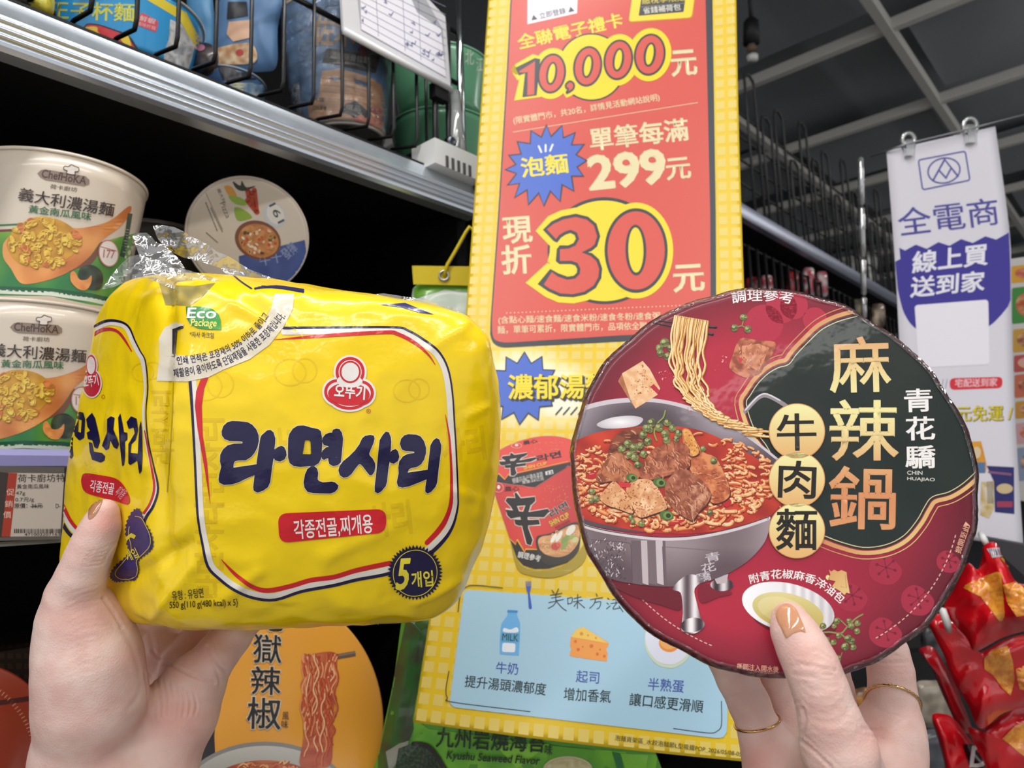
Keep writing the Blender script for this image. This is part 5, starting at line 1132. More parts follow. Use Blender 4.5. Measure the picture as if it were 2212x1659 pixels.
sheet('film_crimp', z6_([(980, 560), (1010, 560), (1100, 580), (1180, 610), (1260, 650), (1250, 680), (1180, 640), (1050, 600), (1010, 660), (1000, 685), (990, 620)]), lambda x, y: .43, pack, k=6, amp=.002, label='torn clear corner')
# ---------------------------------------------------------------- big dark red noodle bowl held in the right hand
LC = P(1656, 1015, .342)
LN = (-FW + RT * math.tan(math.radians(-8)) + UP * math.tan(math.radians(16))).normalized()
LR = .0914
e1 = (RT - LN * RT.dot(LN)).normalized(); e2 = LN.cross(e1)
if e2.dot(UP) < 0: e2 = -e2
bowl = thing('noodle_bowl', LC - LN * .075 - e2 * .06, 'big round dark red beef noodle bowl held up by the right hand', 'noodle bowl')
def wob(a): return 1 + .006 * math.sin(a * 5 + 1) + .004 * math.sin(a * 13) + .003 * math.sin(a * 23 + 2)
mb = MB(); V = [LC]; Fs = []; n = 160; rings = [.1, .25, .4, .55, .7, .8, .88, .94, .984]
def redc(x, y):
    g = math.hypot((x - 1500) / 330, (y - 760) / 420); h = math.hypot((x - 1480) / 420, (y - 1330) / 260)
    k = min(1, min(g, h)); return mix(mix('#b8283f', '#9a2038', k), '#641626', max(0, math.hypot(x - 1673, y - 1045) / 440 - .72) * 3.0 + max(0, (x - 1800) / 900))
for q in rings:
    for i in range(n):
        a = 2 * math.pi * i / n; V.append(LC + (e1 * math.cos(a) + e2 * math.sin(a)) * LR * q * (1 + (wob(a) - 1) * q))
for i in range(n): Fs.append((0, 1 + i, 1 + (i + 1) % n))
for k in range(len(rings) - 1):
    for i in range(n): a = 1 + k * n + i; b = 1 + k * n + (i + 1) % n; Fs.append((a, a + n, b + n, b))
cols = [redc(*pix(v)[:2]) for v in V]
m0 = len(V); prof = [(.994, -.0005), (1.001, -.0016), (1.004, -.0035), (.995, -.006), (.965, -.0075)]
for q, h in prof:
    for i in range(n):
        a = 2 * math.pi * i / n; V.append(LC + LN * h + (e1 * math.cos(a) + e2 * math.sin(a)) * LR * q * wob(a)); cols.append(rgb('#7a1a2c'))
o0 = 1 + (len(rings) - 1) * n
for k, (A_, B_) in enumerate(zip([o0] + [m0 + j * n for j in range(4)], [m0 + j * n for j in range(5)])):
    for i in range(n): Fs.append((A_ + i, B_ + i, B_ + (i + 1) % n, A_ + (i + 1) % n))
mb.mesh(V, Fs, cols=cols)
def lproj(px, py, lift):
    p = onplane(px, py, LC, LN); d = p - LC; r_ = d.length
    a = math.atan2(d.dot(e2), d.dot(e1)); lim = LR * .984 * wob(a)
    if r_ > lim * 1.25: return LC + d * (lim / r_) + LN * lift
    if r_ > lim: p = LC + d * (lim / r_)
    return p + LN * lift
pr = Print(mb, lproj, maxe=None, eps=.00002)
z5r = lambda p: zt(1200, 610, 2.186, p); zp = lambda p: zt(1220, 880, 3.319, p); z6r = lambda p: zt(1512, 1134, 3.16, p)
MX = 10
r = random.Random(12)
# pale fruit motifs on the red field
for cx, cy, q in ((1270, 290, 110), (1040, 480, 105), (1490, 500, 110), (1270, 720, 110), (1700, 240, 80)):
    pr.poly(spline(z6r([(cx - q, cy - q * .3), (cx - q * .4, cy - q * .8), (cx + q * .3, cy - q * .6), (cx + q, cy + q * .2), (cx + q * .5, cy + q), (cx - q * .4, cy + q), (cx - q, cy + q * .5)]), 4), '#a02840', z=1, maxe=MX)
    for k in range(6): a = k * 1.05 + .3; pr.stroke(z6r([(cx, cy), (cx + q * .55 * math.cos(a), cy + q * .55 * math.sin(a))]), 2, '#7c1c30', z=2); pr.poly(z6r(ellipse(cx + q * .6 * math.cos(a), cy + q * .6 * math.sin(a), 11, 11, 0, 10)), '#7c1c30', z=2)
for cx, cy, q in ((1688, 665, 34), (1650, 700, 42), (1715, 660, 30), (1760, 690, 26)): pr.poly(ellipse(cx, cy, q, q), '#b02a42', z=1, maxe=MX)
# black cloud panel and its gold bands
edge = [(1420, 150), (1330, 175), (1250, 215), (1180, 280), (1128, 335), (1095, 378), (1050, 392), (1000, 420), (950, 468), (912, 525), (890, 575), (930, 700), (1000, 800), (1080, 1000), (1180, 1180), (1260, 1205), (1340, 1235), (1450, 1262), (1560, 1250), (1650, 1205), (1715, 1130), (1752, 1065), (1785, 1022), (1860, 1000), (1930, 958), (2000, 895)]
band = spline(z5r(edge), 4, False)
blk = band + z5r([(2100, 800), (2100, 500), (1900, 250), (1700, 120), (1550, 90)])
pr.poly(blk, lambda x, y: mix('#16221e', '#222a26', .5 + .8 * nz(x, y, .01)), z=3, maxe=14)
def gold(x, y): return mix('#c98a5a', '#e6d48a', .5 + .5 * math.sin((x + y * 1.3) / 110))
bo = lambda d: [tuple(np.array(p) + d * np.array(((b[1] - a[1]), -(b[0] - a[0]))) / (math.hypot(b[0] - a[0], b[1] - a[1]) or 1)) for a, p, b in zip([band[0]] + band[:-1], band, band[1:] + [band[-1]])]
sg = 1 if bo(10)[40][0] < band[40][0] else -1
pr.stroke(bo(7 * sg), 9, gold, z=4, maxe=MX); pr.stroke(bo(20 * sg), 1.8, gold, z=4, maxe=MX); pr.stroke(bo(-5 * sg), 1.8, '#d9c79a', z=4, maxe=MX)
# steel pot
pr.poly(spline(zp([(-60, 250), (0, 110), (80, 30), (250, -30), (450, -55), (700, -45), (950, 20), (1150, 100), (1350, 230), (1480, 330), (1570, 420), (1540, 640), (1450, 800), (1100, 880), (600, 900), (200, 850), (-40, 760)]), 5), lambda x, y: mix('#9a8f96', '#55494f', .5 + .9 * math.sin((x - 1280) / 70) * math.exp(-((y - 905) / 60) ** 2) + (y - 920) / 120), z=5, maxe=MX)
pr.poly(spline(zp([(230, 120), (330, 75), (470, 60), (560, 80), (520, 130), (400, 150), (280, 150)]), 4), lambda x, y: mix('#f2eef0', '#b8aeb4', math.hypot((x - 1340) / 60, (y - 912) / 20)), z=6, maxe=8)
pr.stroke(zp([(-20, 130), (60, 40), (250, -25), (470, -52), (700, -42), (950, 22), (1150, 105), (1350, 235), (1520, 370)]), [8, 9, 10, 10, 8, 8, 7, 6, 5], '#c9bec4', z=6, smooth=4, maxe=MX)
# handle
pr.stroke(z5r([(895, 610), (930, 570), (965, 540), (1000, 535), (1060, 565), (1110, 600)]), 9, '#8f868c', z=6, smooth=3); pr.stroke(z5r([(895, 605), (930, 565), (965, 533), (1000, 528), (1060, 558)]), 3, '#d6d0d4', z=7, smooth=3)
# soup
soup = spline(zp([(0, 300), (60, 250), (200, 190), (400, 150), (700, 130), (950, 160), (1150, 240), (1330, 340), (1480, 440), (1560, 560), (1550, 690), (1440, 795), (1200, 870), (900, 905), (600, 895), (300, 845), (100, 790), (0, 740), (-60, 520)]), 5)
pr.poly(soup, lambda x, y: mix('#c9402c', '#9c2a22', .5 + 1.2 * nz(x, y, .025)), z=7, maxe=8)
def insoup(x, y): return ((x - 760) / 800) ** 2 + ((y - 525) / 375) ** 2 < .93
k = 0
for t in range(900):
    x, y = r.uniform(-40, 1540), r.uniform(150, 890)
    if not insoup(x, y) or (300 < x < 1120 and 120 < y < 640 and r.random() < .93): continue
    s_ = .75 + .6 * (y - 150) / 740; L = r.uniform(40, 85) * s_; a = r.uniform(-.9, .9); w = r.uniform(12, 20) * s_
    pts = []; cv = r.uniform(-1.6, 1.6)
    for j in range(6): pts.append((x, y)); x += L / 5 * math.cos(a); y += L / 5 * math.sin(a) * .6; a += cv * .45
    if not insoup(*pts[-1]): continue
    k += 1; zz = 8 + k * .012
    pr.stroke([(p[0] + .8, p[1] + 2.2) for p in zp(pts)], w / 3.319 + 2.2, r.choice(['#a5321f', '#8f2a1c', '#b23c24']), z=zz, maxe=None); pr.stroke(zp(pts), w / 3.319 + .6, r.choice(['#e09058', '#d97f48', '#e6a266', '#cf6636', '#e8b47c']), z=zz + .004)
    pr.stroke([(p[0] - .3, p[1] - .9) for p in zp(pts)], w / 3.319 * .42, r.choice(['#f0c48e', '#f3d0a4', '#e8a870']), z=zz + .008)
    if r.random() < .12: pr.stroke([(p[0] - .6, p[1] - 1) for p in zp(pts[:3])], 1.2, '#fbeee2', z=zz + .011)
for cx, cy, w, h in ((200, 490, 90, 50), (1160, 680, 60, 70), (800, 825, 130, 26)): pr.poly(zp(ellipse(cx, cy, w / 2, h / 2, -15, 18)), '#b8262c', z=19); pr.stroke(zp([(cx - w * .25, cy - h * .2), (cx + w * .1, cy - h * .28)]), 1.5, '#e88a80', z=19.2)
# meat, tofu, scallion, green pepper berries
def chunk(pts, c1, c2, z, facet=None, spots=0, hi=None, str_=0):
    p = zp(pts); pr.poly([(x + 2, y + 3) for x, y in spline(p, 3)], '#4a201a', z=z, maxe=12)
    pr.poly(spline(p, 3), lambda x, y: mix(c1, c2, .5 + 1.5 * nz(x, y, .05, z) + .7 * nz(x, y, .16, z + 3)), z=z + .1, maxe=4)
    if facet: pr.poly(zp(facet), lambda x, y: mix(hi or c1, c2, .4 + 1.3 * nz(x, y, .06, z + 1) + .6 * nz(x, y, .2, z)), z=z + .2, maxe=4)
    xs = [q[0] for q in pts]; ys = [q[1] for q in pts]
    for i in range(spots + str_):
        for _ in range(20):
            x, y = r.uniform(min(xs), max(xs)), r.uniform(min(ys), max(ys)); ins = False
            for (x1, y1), (x2, y2) in zip(pts, pts[1:] + pts[:1]):
                if (y1 > y) != (y2 > y) and x < (x2 - x1) * (y - y1) / (y2 - y1) + x1: ins = not ins
            if ins: break
        else: continue
        if i < spots: pr.poly(zp(ellipse(x, y, r.uniform(3, 9), r.uniform(2, 6), r.uniform(0, 180), 7)), r.choice(['#b0603a', '#c98a4a', '#a04a30']), z=z + .3)
        else:
            L = r.uniform(15, 45); a = r.uniform(-.6, .6) + (1.1 if facet else .2); pr.stroke(zp([(x, y), (x + L * .5 * math.cos(a) + 4, y + L * .5 * math.sin(a)), (x + L * math.cos(a), y + L * math.sin(a))]), r.uniform(.9, 2.0), r.choice(['#e0a888', '#7a3a26', '#d8946e', '#8c4630', '#c67a58']), z=z + .3)
chunk([(310, 330), (350, 220), (430, 165), (540, 150), (560, 260), (520, 330), (400, 380), (310, 370)], '#8a4a34', '#5a2c22', 20, str_=40)
chunk([(840, 170), (890, 160), (930, 220), (990, 320), (1080, 360), (1140, 470), (1180, 580), (1170, 650), (1080, 690), (1010, 640), (900, 450), (860, 330)], '#d98a58', '#a85034', 20.5, spots=50, str_=40)
chunk([(850, 170), (900, 175), (940, 250), (960, 330), (900, 350), (870, 280)], '#eab060', '#d08a44', 21, spots=30)
chunk([(225, 490), (260, 430), (330, 340), (385, 312), (450, 380), (530, 450), (520, 520), (430, 535), (330, 530), (240, 540)], '#b8704a', '#8a4a32', 21.5, [(335, 345), (385, 315), (440, 380), (350, 480), (300, 430)], str_=45, hi='#c07c58')
chunk([(530, 490), (560, 400), (610, 330), (650, 290), (760, 245), (870, 270), (895, 340), (890, 430), (800, 470), (700, 500), (600, 520)], '#b4684a', '#84422e', 22, [(640, 330), (760, 300), (810, 350), (790, 460), (620, 490), (570, 440)], str_=90, hi='#c27a5a')
chunk([(250, 650), (290, 590), (350, 530), (400, 570), (450, 630), (490, 740), (470, 760), (390, 730), (300, 700)], '#e2ae80', '#cf9262', 23, spots=90)
chunk([(440, 600), (470, 540), (540, 515), (620, 525), (680, 600), (725, 690), (725, 730), (620, 770), (540, 790), (500, 740)], '#e4b083', '#cd8e5e', 23.5, [(545, 640), (590, 560), (660, 600), (722, 690), (545, 785)], spots=120, hi='#eec39a')
chunk([(715, 600), (730, 530), (790, 470), (860, 445), (920, 480), (1000, 540), (1045, 620), (1020, 690), (960, 750), (920, 810), (880, 800), (800, 750), (735, 680)], '#ae6a50', '#84452f', 24, [(905, 560), (1000, 555), (1040, 625), (960, 745), (915, 800), (890, 690)], str_=90, hi='#cf9274')
for cx, cy, q in ((480, 505, 36), (680, 540, 42), (730, 775, 44)): pr.poly(zp(ellipse(cx, cy, q * 1.15, q * .8, 10, 20)), '#4f6b38', z=25); pr.poly(zp(ellipse(cx + 8, cy, q * .75, q * .62, 10, 18)), '#6f8a48', z=25.1); pr.poly(zp(ellipse(cx + 12, cy + 2, q * .42, q * .38, 10, 14)), '#2c3a20', z=25.2)
pr.poly(zp([(375, 530), (475, 548), (470, 575), (400, 575)]), '#c8343a', z=25)
def berry(x, y, q, z, conv): 
    pr.poly(conv(ellipse(x, y, q, q, 0, 16)), lambda px, py: mix('#868a50', '#4a4c2c', .5 + 1.6 * nz(px, py, .16)), z=z); pr.poly(conv(ellipse(x - q * .25, y - q * .3, q * .45, q * .4, 0, 10)), '#a8a872', z=z + .08)
    for i in range(5): a = r.uniform(0, 6.3); pr.poly(conv(ellipse(x + q * .55 * math.cos(a), y + q * .55 * math.sin(a), q * .12, q * .12, 0, 6)), r.choice(['#2c4422', '#b4c48a']), z=z + .16)
pr.stroke(zp([(720, 25), (705, 75), (665, 115), (640, 180), (660, 240)]), 3, '#8a9a4c', z=25.5, smooth=3)
for x, y, q in ((622, 112, 32), (585, 150, 30), (735, 110, 28), (675, 145, 32), (770, 150, 28), (815, 185, 28), (720, 190, 30), (560, 198, 28), (610, 160, 26), (595, 245, 30), (730, 235, 28), (800, 225, 24), (495, 290, 32), (545, 275, 26), (452, 262, 30), (408, 298, 28), (465, 340, 28), (500, 360, 30), (565, 335, 28), (525, 410, 28), (990, 298, 22), (1068, 385, 26), (1040, 755, 22), (195, 605, 24), (225, 655, 26), (190, 670, 20), (475, 790, 22), (550, 835, 24), (490, 820, 18)): berry(x, y, q, 26 + r.random(), zp)
# pot front rim, body, legs
body = spline(zp([(-40, 770), (100, 840), (300, 895), (600, 940), (800, 945), (1000, 925), (1250, 870), (1460, 800), (1450, 920), (1400, 1010), (1300, 1110), (1150, 1200), (1000, 1255), (900, 1275), (700, 1285), (480, 1262), (350, 1235), (240, 1180), (170, 1100), (100, 950)]), 5)
pr.poly(body, lambda x, y: mix('#a8989c', '#5f4e54', .48 + .45 * math.sin((x - 1240) / 45) * .6 + max(0, (y - 1180) / 130) - max(0, (x - 1560) / 300)), z=29, maxe=8)
for x0, x1, c in ((475, 545, '#6a5a60'), (545, 590, '#bcaeb2'), (590, 650, '#75656a'), (650, 700, '#c2b4b8'), (700, 720, '#6a5a60')): pr.poly(zp([(x0, 950 + x0 * .01), (x1, 955), (x1 + 10, 1275), (x0 + 12, 1260)]), c, z=29.5)
pr.stroke(zp([(190, 950), (400, 965), (460, 975), (475, 1010), (485, 1240)]), 1.4, '#5a4a50', z=30, smooth=3); pr.stroke(zp([(705, 1000), (850, 1010), (1110, 1030)]), 1.2, '#6e5e64', z=30, smooth=3); pr.stroke(zp([(700, 1000), (712, 1270)]), 1.6, '#5a4a50', z=30)
pr.stroke(zp([(-40, 770), (100, 838), (300, 893), (600, 936), (800, 942), (1000, 922), (1250, 866), (1460, 796)]), 8, '#cfc4c6', z=31, smooth=4); pr.stroke(zp([(-40, 763), (100, 830), (300, 885), (600, 926), (800, 931), (1000, 911), (1250, 855), (1460, 786)]), 2, '#4a3438', z=32, smooth=4)
for k in range(190):
    x, y = r.uniform(130, 440), r.uniform(940, 1225)
    if x < 130 + (y - 940) * .5: continue
    pr.stroke(zp([(x, y), (x + r.uniform(-14, 14), y + r.uniform(6, 18))]), r.uniform(.9, 1.8), r.choice(['#e8dde0', '#c9bcc0', '#54444a', '#4a3c42']), z=30)
for b, x0, y0 in (('青', 1015, 1115), ('花', 985, 1190), ('驕', 950, 1258)): q = zp([(x0, y0), (x0 + 100, y0 - 22)]); pr.text(b, *q[0], *q[1], 19, '#c6babf', bold=.02, z=31); pr.text(b, *q[0], *q[1], 19, '#6a5a60', z=30, dx=1, dy=1)
def legc(x, y): return mix('#e8e0e2', '#5a4a50', .5 + .5 * math.sin((x - 1476) / 5.2))
pr.poly(spline(zp([(770, 1300), (830, 1330), (845, 1450), (840, 1530), (840, 1600), (930, 1620), (1000, 1570), (975, 1510), (945, 1400), (930, 1300), (1000, 1230), (880, 1200)]), 4), legc, z=31, maxe=4)
pr.poly(zp(ellipse(915, 1560, 86, 52, -8, 30)), lambda x, y: mix('#efe8e8', '#3f3238', .5 + .55 * math.sin(x / 6 + 1)), z=32, maxe=4)
pr.poly(zp(ellipse(1125, 1272, 82, 45, 0, 30)), lambda x, y: mix('#d9d0d2', '#3a2e34', .5 + .55 * math.sin(x / 5)), z=28, maxe=4); pr.poly(zp([(1070, 1225), (1170, 1195), (1160, 1260), (1090, 1265)]), '#b8aaae', z=28.2)
pr.poly(spline(zp([(300, 1250), (500, 1280), (800, 1310), (830, 1450), (700, 1420), (480, 1350)]), 4), '#6a1a28', z=27, maxe=10); pr.poly(spline(zp([(960, 1290), (1050, 1270), (1200, 1330), (1100, 1360), (980, 1400)]), 4), '#7c1e2e', z=27, maxe=10)
# chopsticks and lifted noodles
zn = lambda p: zt(1000, 430, 3.568, p)
for a, b in (((1450, 880), (1950, 990)), ((1440, 920), (1925, 1045))): pr.stroke(zn([a, b]), 5.5, '#1c1a1c', z=6); pr.stroke(zn([(a[0], a[1] - 5), (b[0], b[1] - 5)]), 1.2, '#6a6466', z=6.2)
def bez(t, *p): 
    p = [np.array(q, float) for q in p]; u = 1 - t
    return p[0] * u ** 3 + 3 * p[1] * u * u * t + 3 * p[2] * u * t * t + p[3] * t ** 3
for k in range(19):
    f = (k * 7 % 19) / 18; g = r.random(); x0 = 1458 + 70 * f; am = r.uniform(3.5, 7); ph = r.uniform(0, 6.3); fr = r.uniform(26, 44)
    q = []
    for j in range(52):
        t = j / 51; c = bez(t, (x0, 683 + 12 * f), (x0 - 46 + 20 * g, 860), (x0 + 2 + 40 * (1 - f), 872 + 50 * g), (1565 + 95 * r.random() * g + 60 * g, 905 + 42 * g))
        w = am * math.sin(ph + t * fr) * min(1, t * 3); q.append((c[0] + w * (1 - .4 * t), c[1] + w * .8 * t))
    zz = 33 + .05 * k
    pr.stroke([(x + .9, y + .8) for x, y in q], 5.0, r.choice(['#b0702c', '#9c5c28', '#c08038']), z=zz); pr.stroke(q, 3.7, r.choice(['#e8be78', '#e0ae62', '#eecb8e', '#d99f54']), z=zz + .015); pr.stroke([(x - .6, y - .4) for x, y in q], 1.2, '#f6e2b4', z=zz + .03)
# flying tofu and beef cubes, berries, flakes
def cube2(top, side, c1, c2, conv, spots):
    pr.poly(conv(side), lambda x, y: mix('#a0603e', '#c08458', .5 + nz(x, y, .08)), z=6, maxe=5); pr.poly(conv(top), lambda x, y: mix(c1, c2, .5 + 1.5 * nz(x, y, .08)), z=7, maxe=5)
    xs = [q[0] for q in top]; ys = [q[1] for q in top]; mx, my = sum(xs) / len(xs), sum(ys) / len(ys)
    for i in range(spots):
        q = r.choice(top); t = math.sqrt(r.random()) * .85; s2 = r.choice(top); u = r.random(); x = mx + ((q[0] * u + s2[0] * (1 - u)) - mx) * t; y = my + ((q[1] * u + s2[1] * (1 - u)) - my) * t
        pr.poly(conv(ellipse(x, y, r.uniform(3, 10), r.uniform(2, 6), r.uniform(0, 180), 7)), r.choice(['#b87040', '#d8a050', '#a8583a', '#f2d2a0']), z=7.2)
cube2([(1225, 1345), (1385, 1248), (1440, 1310), (1520, 1460), (1500, 1510), (1330, 1615), (1290, 1540)], [(1195, 1405), (1228, 1345), (1300, 1530), (1335, 1620), (1290, 1560)], '#ecc49a', '#e0a878', zn, 70)
pr.poly(zn([(1445, 1450), (1470, 1425), (1520, 1480), (1500, 1505)]), '#b8263c', z=7.5)
bf = zn([(2060, 1280), (2085, 1190), (2110, 1100), (2180, 1065), (2330, 1090)])
chz = lambda p: z5r(p)
pr.poly(spline(chz([(820, 400), (835, 350), (855, 290), (885, 262), (960, 275), (1035, 282), (1030, 330), (985, 400), (960, 435), (900, 450), (850, 430)]), 3), lambda x, y: mix('#c87a5a', '#8c4632', .5 + 1.6 * nz(x, y, .06) + .6 * nz(x, y, .2)), z=6, maxe=4)
pr.poly(chz([(880, 300), (960, 290), (1010, 310), (960, 420), (880, 380)]), lambda x, y: mix('#d8916e', '#b06a4c', .5 + 1.5 * nz(x, y, .09)), z=6.3, maxe=4)
for k in range(45): x, y = r.uniform(860, 1000), r.uniform(290, 420); pr.stroke(chz([(x, y), (x + r.uniform(-14, 14), y + r.uniform(4, 16))]), 1.1, r.choice(['#e8b898', '#8a4630', '#a85a40']), z=6.5)
pr.poly(chz([(860, 350), (885, 365), (870, 385)]), '#c83a44', z=6.6)
for q in ((515, 285, 22), (490, 310, 18), (495, 335, 18), (545, 310, 18), (565, 325, 18), (530, 350, 20), (555, 345, 14)): berry(*q, 8 + r.random(), z5r)
pr.stroke(z5r([(890, 170), (880, 205), (840, 215)]), 2, '#8a9a58', z=7); pr.stroke(z5r([(880, 205), (905, 220)]), 2, '#8a9a58', z=7)
for q in ((888, 165, 18), (845, 215, 18), (908, 222, 18)): berry(*q, 8 + r.random(), z5r)
for k in range(34): x, y = r.choice([(490, 415), (790, 380), (620, 590), (560, 440)]); x += r.gauss(0, 22); y += r.gauss(0, 18); pr.poly(z5r([(x, y), (x + r.uniform(4, 12), y + r.uniform(-6, 6)), (x + r.uniform(0, 8), y + r.uniform(4, 12))]), r.choice(['#d8606c', '#c83e50', '#e89a9a']), z=6)
# title in gold
def tg(x, y): return mix('#d08a5c', '#e8dd9c', .5 + .5 * math.sin((y - 760) / 70))
for b, x0, y0, x1, y1, h in (('麻', 1300, 520, 1582, 512, 256), ('辣', 1298, 838, 1615, 838, 280), ('鍋', 1292, 1160, 1600, 1165, 290)): a = z5r([(x0, y0), (x1, y1)]); pr.text(b, *a[0], *a[1], h / 2.186, tg, bold=.026, z=6, maxe=16)
for cy in (705, 932, 1172): pr.poly(z5r(ellipse(1138, cy, 133, 132, 0, 50)), '#c9905a', z=40, maxe=16); pr.poly(z5r(ellipse(1138, cy, 129, 128, 0, 50)), lambda x, y, cy=cy: mix('#e8e0a0', '#dcae70', .5 + (y - (610 + cy / 2.186)) / 95), z=41, maxe=16)
for b, x0, y0, x1, y1, h in (('牛', 1048, 795, 1228, 792, 170), ('肉', 1050, 1015, 1222, 1022, 172), ('麵', 1042, 1262, 1230, 1262, 190)): a = z5r([(x0, y0), (x1, y1)]); pr.text(b, *a[0], *a[1], h / 2.186, '#201c18', bold=.032, z=42)
for b, x0, y0, x1, y1, h in (('青', 1650, 612, 1778, 608, 106), ('花', 1658, 745, 1790, 742, 108), ('驕', 1655, 878, 1792, 875, 104)): a = z5r([(x0, y0), (x1, y1)]); pr.text(b, *a[0], *a[1], h / 2.186, '#ebe6e2', bold=.04, z=6)
a = z5r([(1660, 908), (1732, 909)]); pr.text('CHIN', *a[0], *a[1], 8.5, '#d8d2c8', bold=.012, z=6); a = z5r([(1660, 938), (1790, 944)]); pr.text('HUAJIAO', *a[0], *a[1], 9, '#d8d2c8', bold=.012, z=6)
pr.text('調理參考', 0, 0, 1, 0, 27, '#eee8e8', bold=.025, z=6, arc=z5r([(836, 100), (930, 90), (1020, 91), (1118, 103)]))
pr.text('附青花椒麻香淬油包', 0, 0, 1, 0, 20, '#efe6e4', bold=.025, z=6, arc=z6r([(345, 402), (430, 382), (510, 368), (590, 366), (670, 376), (750, 398), (820, 432), (890, 482), (955, 540)]))
pr.poly(z6r([(880, 305), (895, 318), (915, 305), (940, 318), (965, 308), (1000, 322), (1003, 360), (1022, 468), (1000, 462), (985, 478), (955, 450), (900, 420), (925, 385), (872, 370), (890, 340)]), gold, z=6); pr.poly(z6r(ellipse(872, 358, 14, 17, 0, 14)), '#e6d48a', z=6); pr.stroke(z6r([(990, 340), (1000, 430), (960, 420)]), 1, '#a8805a', z=7)
# dish of oil and berries
pr.poly(z6r(ellipse(640, 640, 300, 130, 12, 40)), '#6c1626', z=3, maxe=12)
pr.poly(z6r(ellipse(602, 565, 322, 165, 14, 50)), lambda x, y: mix('#f1f0f2', '#bdb9be', .3 + (x - 1690) / 260 + .3 * math.sin(x / 3.2) * (x > 1690)), z=4, maxe=6)
pr.poly(z6r(ellipse(600, 590, 248, 122, 14, 46)), lambda x, y: mix('#d8cf98', '#c0ae5e', .5 + (y - 1310) / 90), z=5, maxe=8); pr.poly(z6r(ellipse(560, 580, 170, 85, 14, 40)), lambda x, y: mix('#ded6a6', '#cdbf7c', .5 + (y - 1310) / 90), z=6, maxe=10)
pr.stroke(z6r([(800, 740), (880, 730), (960, 740), (1000, 700), (1060, 640), (1110, 610)]), 3.4, '#8a8a52', z=7, smooth=3); pr.stroke(z6r([(960, 740), (1020, 800)]), 3, '#8a8a52', z=7); pr.stroke(z6r([(1000, 690), (960, 650)]), 2.4, '#8a8a52', z=7); pr.stroke(z6r([(970, 870), (960, 900)]), 1.6, '#8a8a52', z=7)
for x, y, q in ((840, 690, 22), (810, 710, 18), (935, 655, 24), (915, 690, 18), (1015, 655, 20), (1075, 670, 22), (1070, 725, 22), (1030, 690, 24), (815, 780, 24), (860, 790, 28), (910, 800, 22), (945, 755, 22), (1010, 775, 26), (1035, 790, 24), (990, 830, 28), (1045, 835, 22), (845, 825, 20), (940, 910, 24), (830, 750, 20)): berry(x, y, q, 8 + r.random(), z6r)
# perforation dots and small print near the rim
def dash(a0, a1, nk, q=.915):
    for k in range(nk):
        a = math.radians(a0 + (a1 - a0) * k / (nk - 1)); p = [LC + (e1 * math.cos(a + s_) + e2 * math.sin(a + s_)) * LR * q for s_ in (-.006, .006)]
        pr.stroke([pix(p[0])[:2], pix(p[1])[:2]], 2.2, '#e8b8a8', z=6)
dash(-22, -62, 26); dash(-112, -152, 28); dash(-166, -176, 6)
a = z6r([(250, 985), (536, 1008)]); pr.text('撕開注入開水後', *a[0], *a[1], 13.5, '#e6a88c', bold=.015, z=6); a = z6r([(275, 1026), (512, 1046)]); pr.text('請從此處壓緊', *a[0], *a[1], 11, '#d8957e', bold=.012, z=6)
a = z5r([(1912, 1282), (1958, 1150)]); pr.text('掀開至此', *a[0], *a[1], 14, '#e0a88a', bold=.015, z=6); pr.poly(z5r([(1925, 1150), (1955, 1148), (1936, 1130)]), '#e0a88a', z=6)
LIDM = mat('lid_gloss', attr=True, rough=.38, spec=.3, coat=.14, coatr=.06, bump=.10, bscale=55)
mb.build('lid', LIDM, bowl)
mb = MB(); mb.lathe(LC, LN, [(LR * .60, -.078, rgb('#3a0f18')), (LR * .64, -.078, rgb('#3a0f18')), (LR * .66, -.074, rgb('#7a1a2a')), (LR * .90, -.012, rgb('#7a1a2a')), (LR * .955, -.0072, rgb('#c9c0bc'))], 96); mb.build('cup_body', GLOSS, bowl)
# shrink film standing proud of the rim, wrinkled
b = MB(); V = []; Fs = []; n2 = 260
for i in range(n2):
    a = 2 * math.pi * i / n2; w = wob(a) + .004 * noise.noise(Vector((math.cos(a) * 9, math.sin(a) * 9, 0))) + .003 * noise.noise(Vector((math.cos(a) * 40, math.sin(a) * 40, 3)))
    d = e1 * math.cos(a) + e2 * math.sin(a)
    for q, h in ((.972, .0006), (.984, .0009 + .0004 * noise.noise(Vector((math.cos(a) * 30, math.sin(a) * 30, 6)))), (.985, .0006), (1.002, -.0006), (1.008, -.003), (1.0, -.008), (.93, -.014)): V.append(LC + d * LR * q * w + LN * h)
for i in range(n2):
    for j in range(6): a_ = i * 7 + j; b_ = ((i + 1) % n2) * 7 + j; Fs.append((a_, a_ + 1, b_ + 1, b_))
b.mesh(V, Fs); o = b.build('shrink_film', film_mat('shrink_film', (.99, .98, .98), .10, .35, .02, .6, 140), bowl); o['label'] = 'clear wrinkled shrink film at the rim'
